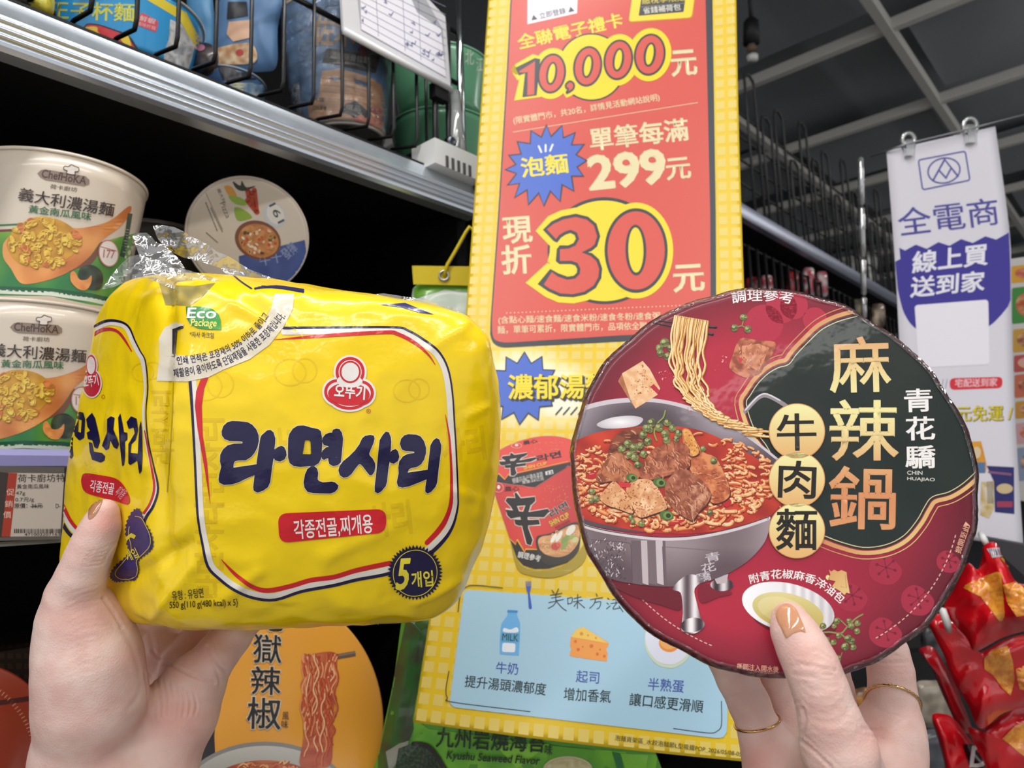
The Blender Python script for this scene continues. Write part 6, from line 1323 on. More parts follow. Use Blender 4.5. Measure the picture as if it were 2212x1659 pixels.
# ---------------------------------------------------------------- the two hands, each one continuous surface
def surf_nets(d, org, h):
    s = d < 0; nx, ny, nz_ = d.shape
    c = [(i, j, k) for i in (0, 1) for j in (0, 1) for k in (0, 1)]
    sub = lambda A, o: A[o[0]:nx - 1 + o[0], o[1]:ny - 1 + o[1], o[2]:nz_ - 1 + o[2]]
    cnt = sum(sub(s, o).astype(np.int8) for o in c); act = (cnt > 0) & (cnt < 8)
    ii = np.argwhere(act); vid = -np.ones(act.shape, int); vid[act] = np.arange(len(ii))
    acc = np.zeros((len(ii), 3)); num = np.zeros(len(ii))
    val = {o: d[ii[:, 0] + o[0], ii[:, 1] + o[1], ii[:, 2] + o[2]] for o in c}
    for a in c:
        for ax in range(3):
            if a[ax]: continue
            b = list(a); b[ax] = 1; b = tuple(b); va, vb = val[a], val[b]; m = (va < 0) != (vb < 0)
            t = np.where(m, va / np.where(m, va - vb, 1), 0); p = np.array(a, float)[None, :].repeat(len(ii), 0); p[:, ax] += t
            acc[m] += p[m]; num[m] += 1
    V = org + (ii + acc / num[:, None]) * h; Q = []
    for ax in range(3):
        o1, o2 = [(1, 2), (2, 0), (0, 1)][ax]
        sl0 = [slice(None)] * 3; sl1 = [slice(None)] * 3; sl0[ax] = slice(0, -1); sl1[ax] = slice(1, None)
        e = np.argwhere(s[tuple(sl0)] != s[tuple(sl1)])
        e = e[(e[:, o1] > 0) & (e[:, o2] > 0) & (e[:, o1] < d.shape[o1] - 1) & (e[:, o2] < d.shape[o2] - 1)]
        q = []
        for d1, d2 in ((-1, -1), (0, -1), (0, 0), (-1, 0)):
            w = e.copy(); w[:, o1] += d1; w[:, o2] += d2; q.append(vid[w[:, 0], w[:, 1], w[:, 2]])
        q = np.stack(q, 1); fl = s[e[:, 0], e[:, 1], e[:, 2]]; q[~fl] = q[~fl][:, ::-1]; Q.append(q)
    return V, np.concatenate(Q)
def hand_mesh(palm, fingers, h=.0011, kp=.009, kf=.009):
    """palm and fingers: chains of (px, py, depth, radius in px); every finger blends into the palm but not into its neighbours"""
    def cv(ch): return [(np.array(P(x, y, d)), r_ * d / F) for x, y, d, r_ in ch]
    PC = [cv(c) for c in palm]; FC = [cv(c) for c in fingers]
    allp = [q for c in PC + FC for q in c]
    lo = np.min([p - r_ for p, r_ in allp], 0) - .006; hi = np.max([p + r_ for p, r_ in allp], 0) + .006
    n = np.ceil((hi - lo) / h).astype(int) + 1
    X, Y, Z = [lo[i] + h * np.arange(n[i], dtype=np.float32) for i in range(3)]
    G = np.stack(np.meshgrid(X, Y, Z, indexing='ij'), -1).astype(np.float32)
    def cone(p, q, rp, rq):
        ab = (q - p).astype(np.float32); l2 = float(ab @ ab) or 1e-9; g = G - p.astype(np.float32)
        t = np.clip((g @ ab) / l2, 0, 1); g -= t[..., None] * ab
        return np.sqrt((g * g).sum(-1)) - (rp + (rq - rp) * t).astype(np.float32)
    def smin(a, b, k): 
        w = np.clip(.5 + .5 * (b - a) / k, 0, 1); return b + (a - b) * w - k * w * (1 - w)
    def chain(c, k):
        d = None
        for (p, rp), (q, rq) in zip(c, c[1:]):
            e = cone(p, q, rp, rq); d = e if d is None else smin(d, e, k)
        return d
    dp = None
    for c in PC: e = chain(c, kp); dp = e if dp is None else smin(dp, e, kp)
    tot = dp
    for c in FC: tot = np.minimum(tot, smin(dp, chain(c, .004), kf))
    V, Q = surf_nets(tot, lo, h)
    for it in range(3):       # light smoothing
        acc = np.zeros_like(V); num = np.zeros(len(V))
        for a in range(4):
            b = (a + 1) % 4; np.add.at(acc, Q[:, a], V[Q[:, b]]); np.add.at(acc, Q[:, b], V[Q[:, a]]); np.add.at(num, Q[:, a], 1); np.add.at(num, Q[:, b], 1)
        V = V * .45 + .55 * acc / np.maximum(num, 1)[:, None]
    return V, Q
def crease(V, Q, lines):
    """press skin folds into the surface along lines (pts, depth in mm, width in px)"""
    nrm = np.zeros_like(V); fn = np.cross(V[Q[:, 2]] - V[Q[:, 0]], V[Q[:, 3]] - V[Q[:, 1]])
    for a in range(4): np.add.at(nrm, Q[:, a], fn)
    nrm /= np.maximum(np.linalg.norm(nrm, axis=1), 1e-12)[:, None]
    rel = V - np.array(EYE); dd = rel @ np.array(FW); px = 1106 + F * (rel @ np.array(RT)) / dd; py = 829.5 - F * (rel @ np.array(UP)) / dd
    fac = (nrm * rel).sum(1) < 0
    disp = np.zeros(len(V))
    for pts, mm, w in lines:
        pts = spline(pts, 4, False) if len(pts) > 2 else pts; best = np.full(len(V), 1e9)
        for (ax, ay), (bx, by) in zip(pts, pts[1:]):
            l2 = (bx - ax) ** 2 + (by - ay) ** 2 + 1e-9; t = np.clip(((px - ax) * (bx - ax) + (py - ay) * (by - ay)) / l2, 0, 1)
            best = np.minimum(best, np.hypot(px - ax - t * (bx - ax), py - ay - t * (by - ay)))
        disp -= mm * .001 * np.exp(-(best / w) ** 2) * fac; disp += mm * .00035 * np.exp(-((best - 2.2 * w) / (1.2 * w)) ** 2) * fac
    return V + nrm * disp[:, None]
def skin_material():
    m = bpy.data.materials.new('skin'); m.use_nodes = True; nt = m.node_tree; b = nt.nodes['Principled BSDF']; L = nt.links.new
    at = nt.nodes.new('ShaderNodeAttribute'); at.attribute_name = 'Col'
    tc = nt.nodes.new('ShaderNodeTexCoord'); L(at.outputs['Color'], b.inputs['Base Color'])
    n2 = nt.nodes.new('ShaderNodeTexVoronoi'); n2.inputs['Scale'].default_value = 900; n3 = nt.nodes.new('ShaderNodeTexNoise'); n3.inputs['Scale'].default_value = 260; n3.inputs['Detail'].default_value = 5
    ad = nt.nodes.new('ShaderNodeMath'); ad.operation = 'MULTIPLY_ADD'; ad.inputs[1].default_value = .5
    bp = nt.nodes.new('ShaderNodeBump'); bp.inputs['Strength'].default_value = .33; bp.inputs['Distance'].default_value = .0006
    L(tc.outputs['Object'], n2.inputs['Vector']); L(tc.outputs['Object'], n3.inputs['Vector']); L(n2.outputs['Distance'], ad.inputs[0]); L(n3.outputs['Fac'], ad.inputs[2]); L(ad.outputs[0], bp.inputs['Height']); L(bp.outputs['Normal'], b.inputs['Normal'])
    b.inputs['Roughness'].default_value = .46; b.inputs['Specular IOR Level'].default_value = .4
    b.inputs['Subsurface Weight'].default_value = .22; b.inputs['Subsurface Radius'].default_value = (1, .32, .18); b.inputs['Subsurface Scale'].default_value = .0045
    return m
SKIN = skin_material()
NAIL = mat('nail_gloss', attr=True, rough=.12, spec=.6, coat=.8, coatr=.04)
def skin_col(pink):
    def f(p):
        x, y, d = pix(p); v = Vector(p) * 60
        c = mix('#e6c9bf', '#dab2a8', .5 + .9 * noise.noise(v) + .35 * noise.noise(v * 3.1))
        k = max([0] + [a * math.exp(-((x - cx) ** 2 + (y - cy) ** 2) / q ** 2) for cx, cy, q, a in pink])
        return mix(c, '#d98f84', k)
    return f
def build_hand(name, label, palm, fingers, lines, pink, base):
    V, Q = hand_mesh(palm, fingers); V = crease(V, Q, lines)
    mb = MB(); VV = [Vector(v) for v in V]; f = skin_col(pink); mb.mesh(VV, [tuple(int(k) for k in q) for q in Q], cols=[f(v) for v in VV])
    root = thing(name, base, label, 'hand')
    mb.build('skin', SKIN, root)
    return root, mb.bvh()
def nail(tree, pts, parent, col, lift=.0005):
    c = (sum(p[0] for p in pts) / len(pts), sum(p[1] for p in pts) / len(pts)); ring = spline(pts, 4); pj = bvhproj(tree); b = MB(); V = []; C = []; Fs = []; n = len(ring)
    ok = lambda q: q is not None
    R_ = [(0, 1.0), (.35, .97), (.7, .8), (.9, .5), (1.0, 0.)]
    for e, lf in R_:
        for x, y in (ring if e else [c]):
            q = pj(c[0] + (x - c[0]) * e, c[1] + (y - c[1]) * e, lift * lf + .00008)
            if q is None: q = pj(c[0] + (x - c[0]) * e * .93, c[1] + (y - c[1]) * e * .93, lift * lf)
            V.append(q or V[-1]); C.append(rgb(col))
    Fs += [(0, 1 + i, 1 + (i + 1) % n) for i in range(n)]
    for k in range(3): Fs += [(1 + k * n + i, 1 + (k + 1) * n + i, 1 + (k + 1) * n + (i + 1) % n, 1 + k * n + (i + 1) % n) for i in range(n)]
    b.mesh(V, Fs, cols=C); o = b.build('thumbnail', NAIL, parent); o['label'] = 'glossy tan thumbnail'; return o

# left hand: thumb on the slanted side of the pack, palm below, fingers behind
lp = [[(215, 2150, .37, 150), (235, 1850, .405, 120), (250, 1650, .43, 112)], [(160, 1800, .41, 85), (175, 1640, .418, 92), (197, 1510, .412, 104), (192, 1430, .410, 100), (180, 1375, .410, 88)],
      [(330, 1800, .42, 90), (330, 1640, .442, 88), (385, 1540, .447, 78), (415, 1485, .452, 64)], [(270, 1580, .468, 76), (300, 1430, .496, 58)], [(350, 1570, .468, 74), (405, 1440, .484, 50)]]
lf = [[(182, 1375, .409, 86), (167, 1325, .405, 72), (162, 1285, .402, 55), (176, 1245, .399, 48), (190, 1204, .398, 44), (204, 1170, .398, 41), (218, 1138, .3985, 37), (226, 1108, .399, 30)],
      [(430, 1462, .452, 52), (470, 1412, .455, 43), (500, 1375, .462, 40), (535, 1330, .482, 37), (575, 1290, .518, 34), (600, 1235, .537, 31), (610, 1180, .540, 26)],
      [(400, 1430, .475, 46), (455, 1345, .520, 38), (480, 1270, .545, 36), (495, 1180, .552, 33), (500, 1130, .55, 27)], [(340, 1410, .482, 48), (365, 1330, .528, 40), (380, 1250, .552, 37), (390, 1150, .557, 34), (392, 1090, .555, 28)], [(280, 1400, .482, 48), (275, 1325, .522, 40), (280, 1245, .545, 37), (290, 1150, .548, 33), (292, 1100, .546, 27)]]
z5_ = z5
ll = [(z5_([(830, 700), (900, 830), (950, 1000), (962, 1100), (930, 1190), (870, 1260)]), .3, 5), (z5_([(700, 500), (760, 580), (830, 700)]), .8, 3), (z5_([(1040, 860), (1110, 930), (1220, 985), (1330, 1035), (1460, 1075)]), 1.0, 3), (z5_([(1020, 720), (1050, 860)]), .5, 4), (z5_([(1420, 830), (1450, 900), (1500, 965), (1545, 1005)]), .9, 3), (z5_([(1440, 920), (1490, 1030), (1500, 1100)]), .5, 2.5)]
rr = random.Random(3)
for k in range(9): x = 985 + 42 * k; ll.append((z5_([(x, 1000 + 18 * k), (x + 22, 1150 + 10 * k), (x + 30 - 3 * k, 1330 - 4 * k)]), .6, 2.0))
for k in range(13): y = 430 + 47 * k; ll.append((z5_([(430 + rr.uniform(-20, 60), y + 60), (560, y + rr.uniform(0, 20)), (700 + rr.uniform(-60, 60), y - 30 + rr.uniform(-10, 10))]), .26, 1.6))
for k in range(5): y = 115 + 26 * k; ll.append((z5_([(600 - 12 * k, y + 70), (700, y + 45), (800 - 20 * k, y)]), .38, 1.7))
LH, LT = build_hand('hand', 'left hand with thumb on the yellow noodle pack and palm below it', lp, lf, ll, [(232, 1130, 30, .55), (195, 1330, 60, .25), (390, 1560, 70, .4), (320, 1420, 60, .3), (440, 1400, 50, .35)], P(235, 1850, .41))
nail(LT, zt(0, 700, 3.16, [(606, 1335), (602, 1290), (612, 1240), (635, 1195), (668, 1168), (700, 1170), (704, 1195), (690, 1240), (665, 1290), (635, 1325)]), LH, '#b07a58')
# right hand: thumb over the lid, fingers behind the bowl
def dl(x, y): return pix(onplane(x, y, LC, LN))[2]
def T_(x, y, q, k=.9): d = dl(x, y); return (x, y, d - q * d / F * k - .0006, q)
rp = [[(1790, 2150, .33, 150), (1800, 1850, .355, 125), (1810, 1700, .372, 110)], [(1700, 1850, .37, 85), (1690, 1690, .388, 70), (1668, 1630, .392, 54)], [(1900, 1850, .37, 90), (1895, 1690, .382, 88), (1925, 1600, .386, 62)], [(1800, 1720, .392, 90), (1760, 1600, .402, 60)], [(1850, 1640, .392, 62), (1880, 1585, .392, 50)]]
rf = [[(1835, 1720, .345, 95), (1812, 1620, dl(1800, 1440) - .010, 76), (1792, 1555, dl(1790, 1440) - .011, 61), (1772, 1490, dl(1770, 1440) - .0105, 55), T_(1752, 1438, 54, .72), T_(1731, 1395, 50, .75), T_(1712, 1358, 43, .8), T_(1703, 1334, 33, .85)],
      [(1668, 1640, .392, 54), (1642, 1580, .394, 44), (1618, 1520, .397, 42), (1592, 1465, .399, 42), (1570, 1420, .402, 40), (1560, 1380, .404, 34)],
      [(1720, 1620, .402, 50), (1690, 1540, .412, 42), (1668, 1480, .416, 42), (1655, 1430, .418, 40), (1650, 1390, .420, 32)],
      [(1800, 1610, .404, 46), (1808, 1545, .416, 42), (1800, 1490, .421, 40), (1790, 1440, .424, 38), (1785, 1400, .425, 30)],
      [(1935, 1620, .388, 58), (1933, 1555, .390, 50), (1928, 1500, .392, 46), (1924, 1450, .394, 44), (1916, 1405, .397, 40), (1905, 1370, .399, 32)]]
z6q = z6r
rl = [(z6q([(760, 850), (830, 870), (905, 920)]), .6, 2), (z6q([(640, 935), (760, 960), (930, 990)]), .8, 2.2), (z6q([(630, 1010), (740, 1035), (900, 1010)]), .7, 2), (z6q([(700, 1250), (720, 1330), (700, 1450)]), .8, 3), (z6q([(690, 1470), (800, 1560), (900, 1659)]), .8, 3), (z6q([(720, 1440), (860, 1570), (980, 1660)]), .3, 2.4), (z6q([(1180, 925), (1300, 940), (1420, 930)]), .6, 2.4), (z6q([(1180, 900), (1290, 880), (1400, 910)]), .3, 2), (z6q([(1190, 1010), (1310, 1025), (1440, 1010)]), .3, 2), (z6q([(1110, 1390), (1250, 1395), (1400, 1330)]), .5, 2.6), (z6q([(1130, 1430), (1260, 1460)]), .4, 2.2), (z6q([(1180, 1240), (1330, 1300), (1440, 1320)]), .3, 2), (z6q([(1200, 1330), (1400, 1240)]), .25, 1.8), (z6q([(160, 1190), (300, 1150), (420, 1130)]), .5, 2.4), (z6q([(190, 1260), (330, 1210), (440, 1170)]), .3, 2), (z6q([(310, 1490), (420, 1450), (500, 1390)]), .5, 2.4)]
for k in range(8): rl.append((z6q([(620 + 8 * k, 1110 + 55 * k), (760, 1080 + 52 * k), (960 + 20 * k, 1110 + 52 * k)]), .28, 1.6))
RH, RTR = build_hand('hand', 'right hand gripping the dark red bowl with its thumb on the lid', rp, rf, rl, [(1740, 1420, 45, .3), (1770, 1540, 60, .15), (1640, 1640, 50, .5), (1900, 1590, 40, .4), (1930, 1450, 50, .2)], P(1800, 1850, .36))
nail(RTR, z6r([(512, 590), (530, 552), (570, 536), (615, 540), (652, 570), (680, 620), (722, 730), (690, 728), (640, 742), (605, 768), (585, 772), (555, 710), (525, 650)]), RH, '#c9906c')
# thin gold rings
GOLD = mat('ring_gold', '#d8b27a', rough=.18, metal=1)
def ring_on(tree, label, c, a, b, twist):
    c = P(*c); ax = (P(*a) - P(*b)).normalized(); u = ax.cross(FW).normalized(); v = ax.cross(u); n = 96; pts = []
    for i in range(n):      # the band lies on the skin all round the finger
        d = u * math.cos(2 * math.pi * i / n) + v * math.sin(2 * math.pi * i / n); h, nn, k, ds = tree.ray_cast(c, d)
        pts.append(.012 if h is None or ds > .019 else ds)
    for _ in range(6): pts = [(pts[i - 1] + 2 * max(pts[i], 0) + pts[(i + 1) % n]) / 4 for i in range(n)]
    mb = MB(); mb.tube([c + (u * math.cos(2 * math.pi * i / n) + v * math.sin(2 * math.pi * i / n)) * (pts[i] + .0005) for i in range(n)], [.0007 + (.0002 * math.sin(i * 2.1) if twist else 0) for i in range(n)], 8, closed=True)
    tag(mb.build('ring', GOLD), label, 'ring', 'thin gold rings')
ring_on(RTR, 'thin plain gold ring on the right hand finger nearest the poster', (1631, 1562, .3945), (1618, 1520, .397), (1640, 1597, .3945), False)
ring_on(RTR, 'thin twisted gold ring on the right hand finger nearest the red snack bags', (1931, 1514, .3915), (1929, 1450, .402), (1934, 1590, .378), True)
# ---------------------------------------------------------------- right side of the aisle
LB = [(1915, 326, 1.22), (1931, 528, 1.20), (1942, 720, 1.18), (1952, 930, 1.16), (1963, 1142, 1.14)]
RB = [(2150, 273, 1.165), (2181, 503, 1.145), (2185, 660, 1.135), (2193, 900, 1.115), (2211, 1184, 1.085)]
mb = MB(); V = []; nu_, nv_ = 10, 40
for j in range(nv_ + 1):
    a, b = pedge(LB, j / nv_), pedge(RB, j / nv_)
    for i in range(nu_ + 1): u = i / nu_; V.append(a + (b - a) * u + FW * (.006 * math.sin(u * math.pi) * math.sin(j / nv_ * 5)))
Fs = [(j * (nu_ + 1) + i, j * (nu_ + 1) + i + 1, (j + 1) * (nu_ + 1) + i + 1, (j + 1) * (nu_ + 1) + i) for j in range(nv_) for i in range(nu_)]
k = len(V); bt = BVHTree.FromPolygons(V, Fs); V += [v + FW * .0012 for v in V]; F2 = Fs + [tuple(q + k for q in f[::-1]) for f in Fs]
W1 = nu_ + 1
for e in ([j * W1 for j in range(nv_ + 1)], [j * W1 + nu_ for j in range(nv_ + 1)][::-1], list(range(W1))[::-1], [nv_ * W1 + i for i in range(W1)]): F2 += [(a, b, b + k, a + k) for a, b in zip(e, e[1:])]
mb.mesh(V, F2, rgb('#d9d6df'))
pr = Print(mb, bvhproj(bt), maxe=24, eps=.0001)
zq = lambda p: zt(1812, 250, 2.765, p); zw = lambda p: zt(1900, 640, 2.37, p)
PU = '#453f94'
def Tq(z_, s_, b, x0, y0, x1, y1, h, c, **kw): a = z_([(x0, y0), (x1, y1)]); pr.text(b, *a[0], *a[1], h / s_, c, **kw)
pr.stroke(rrect(zq([(475, 265), (755, 212), (783, 385), (500, 443)]), 6), 3.2, '#5a5a9c', z=1, closed=True); pr.stroke(zq(ellipse(628, 328, 96, 74, -12, 40)), 3.4, '#5a5a9c', z=1, closed=True)
pr.stroke(zq([(562, 388), (632, 262), (712, 362)]), 4, '#5a5a9c', z=2); pr.stroke(zq([(600, 328), (640, 372), (668, 318)]), 3.6, '#5a5a9c', z=2)
Tq(zq, 2.765, '全電商', 365, 722, 960, 648, 165, '#55539b', bold=.015, z=1)
pr.poly(zq([(327, 772), (395, 805), (460, 770), (525, 795), (595, 755), (660, 777), (730, 737), (800, 760), (875, 720), (940, 740), (1016, 697), (1024, 900), (1026, 1100)]) + spline(zq([(1010, 1140), (960, 1200), (900, 1255), (820, 1290), (600, 1310), (465, 1275), (390, 1180), (352, 1040)]), 4, False), PU, z=1)
Tq(zq, 2.765, '線上買', 440, 942, 885, 888, 125, '#e6e4ee', bold=.05, z=3, shear=.15); Tq(zq, 2.765, '送到家', 428, 1085, 865, 1045, 118, '#e6e4ee', bold=.05, z=3, shear=.15)
pr.poly(rrect(zq([(452, 1132), (892, 1098), (900, 1485), (478, 1505)]), 8), '#e9e6ee', z=3)
pr.poly(rrect(zw([(358, 420), (630, 412), (628, 470), (360, 480)]), 11), '#d23a44', z=2); Tq(zw, 2.37, '宅配送到家', 385, 466, 600, 460, 42, '#eec4c8', bold=.03, z=3, shear=.1)
for x in (318, 338): pr.stroke(zw([(x, 470), (x + 8, 425)]), 1.6, '#9a98a2', z=2)
Tq(zw, 2.37, '0元免運 /', 352, 640, 680, 636, 78, '#3a3a40', bold=.06, z=2, dx=1, dy=1); Tq(zw, 2.37, '0元免運 /', 352, 640, 680, 636, 78, '#d9c62a', bold=.03, z=3)
pr.poly(zw([(440, 745), (520, 742), (548, 860), (545, 900), (440, 900)]), lambda x, y: mix('#e0a23c', '#c98a34', .5 + nz(x, y, .1)), z=2); pr.poly(zw(ellipse(497, 800, 22, 30, 0, 16)), '#d9c3a0', z=3); pr.poly(zw([(470, 850), (540, 850), (540, 905), (470, 905)]), '#5a78a0', z=3)
pr.poly(zw([(548, 868), (688, 875), (690, 1115), (590, 1105), (585, 950)]), '#33356a', z=3); pr.poly(zw(ellipse(640, 985, 42, 26, 0, 18)), '#c9b48a', z=4); pr.stroke(zw([(560, 900), (670, 912)]), 5, '#8a5a78', z=4); pr.poly(zw([(600, 1050), (680, 1050), (680, 1080), (600, 1080)]), '#a0435a', z=4)
pr.poly(zw([(520, 950), (585, 945), (585, 1085), (560, 1140), (515, 1120)]), lambda x, y: mix('#d8cfc0', '#b8963c', .5 + 1.5 * nz(x, y, .12)), z=3)
for k in range(4): pr.stroke(zw([(552 + 8 * k, 950), (555 + 8 * k, 1060)]), 1.5, '#5a5048', z=4)
tag(mb.build('hanging_banner', MATTE), 'white and purple shop banner hanging from a wire at the right', 'banner')
CLEAR = film_mat('clear_clip', (.92, .93, .94), .06, 3.0, .22, 0)
for x, y, d, s_, lab in ((1962, 302, 1.205, 1, 'clear plastic clip on the banner top, the one nearer the poster'), (2095, 272, 1.175, 1.1, 'clear plastic clip on the banner top, the one farther from the poster')):
    rt = thing('clip', P(x, y, d), lab, 'clip', 'clear banner clips')
    mb = MB(); c = P(x, y, d); mb.tube([c + (RT * math.cos(a * math.pi / 10) * .010 + UP * math.sin(a * math.pi / 10) * .011) * s_ for a in range(20)], .0035, 10, closed=True); mb.build('hook', CLEAR, rt)
    mb = MB(); mb.box(P(x + 1, y + 18, d - .002), RT * .006 * s_, UP * .013 * s_, FW * .004); mb.build('jaw', CLEAR, rt)
mb = MB(); mb.tube([P(1880, 338, 1.23), P(1962, 310, 1.20), P(2095, 278, 1.17), P(2230, 243, 1.14)], .0016, 8); tag(mb.build('wire', mat('grey_wire', '#8a8c90', rough=.3, metal=.8)), 'thin metal wire carrying the white and purple banner', 'wire')
hs = thing('hanging_strip', P(1866, 660, 1.42), 'clear jointed plastic hanging strip between the poster and the banner', 'hanging strip')
ys = [338, 446, 558, 640, 690]
for a, b in zip(ys, ys[1:]):
    mb = MB(); w = .0055; x0, x1 = 1859 + (a - 338) * .022, 1859 + (b - 338) * .022
    mb.tube([P(x0, a + 1, 1.42), P(x0, a + 5, 1.42), P(x1, b - 5, 1.42), P(x1, b - 1, 1.42)], [.002, w, w, .002], 10); mb.build('link', film_mat('clear_strip', (.85, .9, .93), .08, 4.0, .30, 0), hs)
# display board of food cards cut by the right edge
fb = thing('display_board', P(2300, 1000, 1.55), 'board of colourful food cards cut off at the right edge', 'display board')
mb = MB(); bp0 = P(2250, 780, 1.55); bn = (-FW + RT * -.35).normalized(); bl = [onplane(x, y, bp0, bn) for x, y in ((2178, 560), (2460, 520), (2470, 1120), (2196, 1080))]
mb.mesh(bl + [q - bn * .01 for q in bl], [(0, 1, 2, 3), (7, 6, 5, 4), (0, 4, 5, 1), (1, 5, 6, 2), (2, 6, 7, 3), (3, 7, 4, 0)], rgb('#cfcbc8'), 0, False)
pr = Print(mb, planeproj(bp0, bn), maxe=20, eps=.0003)
for i, (y0, y1, c, c2) in enumerate(((575, 612, '#d9a02c', '#b84a3a'), (622, 700, '#3f8a3c', '#a8502c'), (712, 762, '#c99a3a', '#8a4a34'), (768, 805, '#b8504a', '#d8a0a0'), (810, 860, '#c86a50', '#8c3428'), (868, 905, '#c9903a', '#a05a3c'), (915, 960, '#cfa0a4', '#b8404a'), (968, 1040, '#8a98b0', '#55688c'))):
    for j in range(4):
        x0 = 2184 + 66 * j + (y0 - 560) * .03; pr.poly(rrect([(x0, y0), (x0 + 60, y0 - 6), (x0 + 60, y1 - 6), (x0, y1)], 5), c, z=1); pr.poly(ellipse(x0 + 30, (y0 + y1) / 2 - 3, 22, (y1 - y0) * .32, 0, 18), lambda x, y, c2=c2: mix(c2, '#e0b080', .4 + 1.4 * nz(x, y, .1)), z=2)
mb.build('board', PAPER, fb)
mb = MB(); quadbox(mb, [(2120, 1160), (2330, 1200), (2330, 1350), (2180, 1300)], [1.02, .96, .96, 1.02], .006, '#3a3b3f'); tag(mb.build('sign_panel', mat('grey_panel', attr=True, rough=.5)), 'dark grey panel behind the red snack bags under the banner', 'panel')
# red snack bags with printed tortilla chips
zr = lambda p: zt(1930, 1120, 3.078, p)
def chip(pr, pts, z):
    p = zr(pts); pr.poly(p, lambda x, y: mix('#f0a53c', '#d27a26', .5 + 1.2 * nz(x, y, .05) + .9 * nz(x, y, .17, 3)), z=z, maxe=5)
def redart(chips, extra=None):
    def f(pr):
        for q in chips: chip(pr, q, 1)
        if extra: extra(pr)
    return f
REDM = mat('red_foil', attr=True, rough=.22, spec=.6, coat=.5, coatr=.1, bump=.9, bscale=26)
RC = lambda x, y: mix('#e0121f', '#b80d1a', .5 + .8 * nz(x, y, .012))
GRP = 'red tortilla chip bags'
def lab_top(pr):
    pr.poly(zr([(625, 205), (700, 195), (740, 250), (660, 262)]), '#b9b4bc', z=1); 
    for k in range(7): pr.stroke(zr([(640 + 12 * k, 208), (652 + 12 * k, 245)]), 1.2, '#4a4650', z=2)
    pr.poly(zr([(705, 265), (735, 255), (780, 330), (760, 330)]), '#d8a02c', z=1)
    for q in ([(470, 350), (510, 385), (550, 420)], [(565, 470), (570, 540), (540, 640)], [(500, 700), (590, 690), (530, 800)]): pass
chipA = [(472, 465), (482, 446), (560, 405), (640, 372), (690, 355), (712, 360), (722, 380), (732, 480), (742, 620), (738, 650), (722, 676), (702, 678), (650, 610), (580, 520)]
pouch('snack_bag', 'red chip bag, topmost of the pile below the banner', zr([(600, 180), (680, 162), (740, 280), (830, 430), (1000, 420), (1180, 560), (1150, 720), (900, 745), (720, 795), (545, 882), (490, 800), (400, 700), (335, 600), (400, 470), (490, 300), (560, 340), (590, 250)]), .78, .022, RC, redart([chipA, [(730, 440), (820, 420), (900, 500), (880, 640), (820, 650), (760, 560)]], lab_top), REDM, GRP, 'snack bag', wr=.013, seed=1, dfun=lambda x, y: .78 - (x - 2100) * .0003)
pouch('snack_bag', 'red chip bag with one big chip, second of the pile below the banner', zr([(330, 640), (420, 700), (500, 820), (570, 890), (740, 805), (900, 770), (1150, 800), (1180, 1150), (1000, 1230), (740, 1290), (580, 1398), (490, 1230), (400, 1080), (330, 900), (230, 690), (270, 640)]), .84, .022, RC, redart([[(600, 930), (660, 880), (760, 850), (790, 950), (805, 1080), (775, 1175), (720, 1130), (660, 1040), (600, 1000)], [(810, 1000), (900, 960), (980, 1060), (900, 1150), (840, 1130)]]), REDM, GRP, 'snack bag', wr=.014, seed=2)
pouch('snack_bag', 'red chip bag at the bottom right corner under two others', zr([(495, 1390), (590, 1395), (740, 1300), (900, 1250), (1150, 1280), (1180, 1800), (700, 1850), (610, 1640), (540, 1500)]), .88, .022, RC, redart([[(720, 1460), (800, 1380), (900, 1340), (960, 1500), (900, 1600), (840, 1560)]]), REDM, GRP, 'snack bag', wr=.013, seed=3)
def dl_(pr):
    pr.poly(zr([(455, 1500), (580, 1500), (650, 1660), (560, 1700), (500, 1640)]), '#241014', z=1); a = zr([(505, 1645), (615, 1655)]); pr.text('D', *a[0], *a[1], 42, '#e6e2e2', bold=.05, z=2)
pouch('snack_bag', 'red chip bag with a white letter D, lowest on the left of the pile', zr([(255, 1312), (340, 1300), (400, 1330), (480, 1430), (560, 1540), (650, 1700), (640, 1900), (380, 1900), (340, 1640), (300, 1480)]), .93, .02, RC, redart([], dl_), REDM, GRP, 'snack bag', wr=.011, seed=4)
pouch('snack_bag', 'narrow dark red bag edge beside the right hand', zr([(170, 880), (200, 855), (250, 850), (300, 900), (400, 1080), (500, 1330), (520, 1420), (440, 1400), (330, 1180), (240, 970)]), .95, .02, lambda x, y: mix('#b8101c', '#8a0c16', .5 + nz(x, y, .03)), None, REDM, GRP, 'snack bag', wr=.004, seed=5)
hk = MB(); hk.tube([P(2028, 1316, .80), P(2036, 1318, .79), P(2046, 1345, .79), P(2050, 1362, .80)], [.003, .004, .004, .003], 10); tag(hk.build('hook', WHT), 'white plastic hook above the second red chip bag', 'hook')
hk = MB(); hk.tube([P(2118, 1152, .84), P(2125, 1165, .83), P(2132, 1178, .83)], [.003, .004, .003], 10); tag(hk.build('hook', WHT), 'white plastic hook at the top of the red bag pile', 'hook')
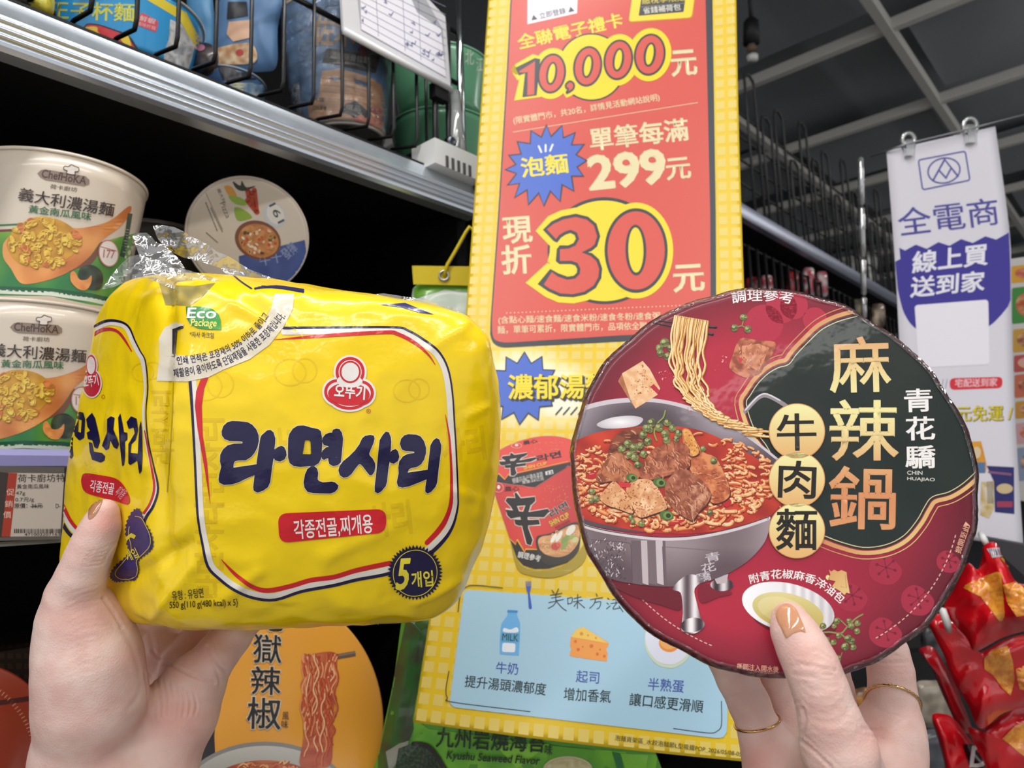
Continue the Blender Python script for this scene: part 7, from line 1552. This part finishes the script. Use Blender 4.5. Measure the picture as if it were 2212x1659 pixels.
# rack behind the right hand with blurred packets
rk = thing('display_rack', P(2000, 1660, 1.2), 'dark rack with lilac edge behind the right hand', 'rack')
mb = MB(); quadbox(mb, [(1700, 1420), (2300, 1395), (2300, 2100), (1700, 2100)], [1.35] * 4, .02, '#141416'); mb.build('back_panel', mat('rack_black', attr=True, rough=.6), rk)
mb = MB(); quadbox(mb, [(1770, 1452), (1905, 1405), (1905, 1428), (1770, 1475)], [1.20, 1.25, 1.25, 1.20], .01, '#6a66b0'); o = mb.build('edge_rail', mat('lilac_edge', attr=True, rough=.3), rk); o['label'] = 'lilac edge rail'
for z_, pts, d, c, lab, sd in ((0, [(1835, 1500), (1872, 1485), (1890, 1520), (1880, 1545), (1845, 1548)], 1.05, lambda x, y: mix('#c98a3c', '#7a5a48', .5 + 2 * nz(x, y, .06)), 'orange chip packet seen in the gap between thumb and little finger', 31),
                             (0, [(1975, 1480), (2010, 1470), (2058, 1480), (2062, 1560), (2000, 1572), (1978, 1550)], 1.22, lambda x, y: mix('#b0a594', '#857a6c', .5 + 1.3 * nz(x, y, .05)), 'pale beige packet behind the right hand beside the red bags', 32),
                             (0, [(1985, 1590), (2040, 1580), (2060, 1640), (2050, 1700), (1990, 1700)], 1.2, lambda x, y: mix('#5c5f66', '#3a3c42', .5 + 1.2 * nz(x, y, .04)), 'grey wrapped packet at the bottom between hand and red bags', 33),
                             (0, [(1990, 1360), (2020, 1350), (2050, 1420), (2020, 1440), (1995, 1420)], 1.28, lambda x, y: mix('#55565a', '#2a2b2e', .5 + 1.5 * nz(x, y, .05)), 'dark grey packet left of the white hook', 34)):
    pouch('snack_packet', lab, pts, d, .015, c, None, wr=.003, seed=sd)
# stock on the distant shelf unit
for i, (x0, x1, y0, y1, d, c1, c2, lab) in enumerate(((1612, 1640, 602, 650, 1.75, '#8a2a2e', '#4a1a1e', 'dark red packet on the distant shelf, nearest the poster'), (1645, 1668, 598, 650, 1.8, '#a0343a', '#d8c8c4', 'red and white packet on the distant shelf, second from the poster'), (1700, 1724, 590, 645, 1.9, '#b02f34', '#6a2226', 'red packet on the distant shelf, third from the poster'), (1735, 1758, 582, 640, 1.95, '#d8d2d0', '#a83a44', 'white and red packet on the distant shelf in the middle'), (1764, 1786, 590, 640, 2.0, '#c9c4c4', '#b0505a', 'pale packet on the distant shelf left of the hanging strip'), (1840, 1870, 650, 690, 2.2, '#4a4a4c', '#8a7a50', 'dark packet under the grey distant rail'), (1884, 1910, 660, 705, 2.2, '#c9b49a', '#5a4a3c', 'tan packet under the grey distant rail near the banner'))):
    pouch('snack_packet', lab, [(x0, y0), ((x0 + x1) / 2, y0 - 4), (x1, y0), (x1 + 2, (y0 + y1) / 2), (x1, y1), (x0, y1), (x0 - 2, (y0 + y1) / 2)], d, .02, lambda x, y, c1=c1, c2=c2: mix(c1, c2, .5 + 1.6 * nz(x, y, .06)), None, wr=.003, seed=40 + i)
q = tz(P(1905, 640, 2.45)); cup('noodle_cup', 'pale printed tub on the distant shelf just left of the banner', S(q[0], -.075, .597), .045, .058, .13, rgb('#cfcfc8'), rgb('#d8d8d4'), rgb('#d0d0cc'), None, lambda pr: [pr.poly([(1870 + 9 * k, 596 + 3 * (k % 3)), (1876 + 9 * k, 596), (1876 + 9 * k, 640), (1870 + 9 * k, 645)], ['#c98a84', '#a8a878', '#e8e8e2', '#8a9a70', '#b89a80'][k % 5], z=1) for k in range(8)])
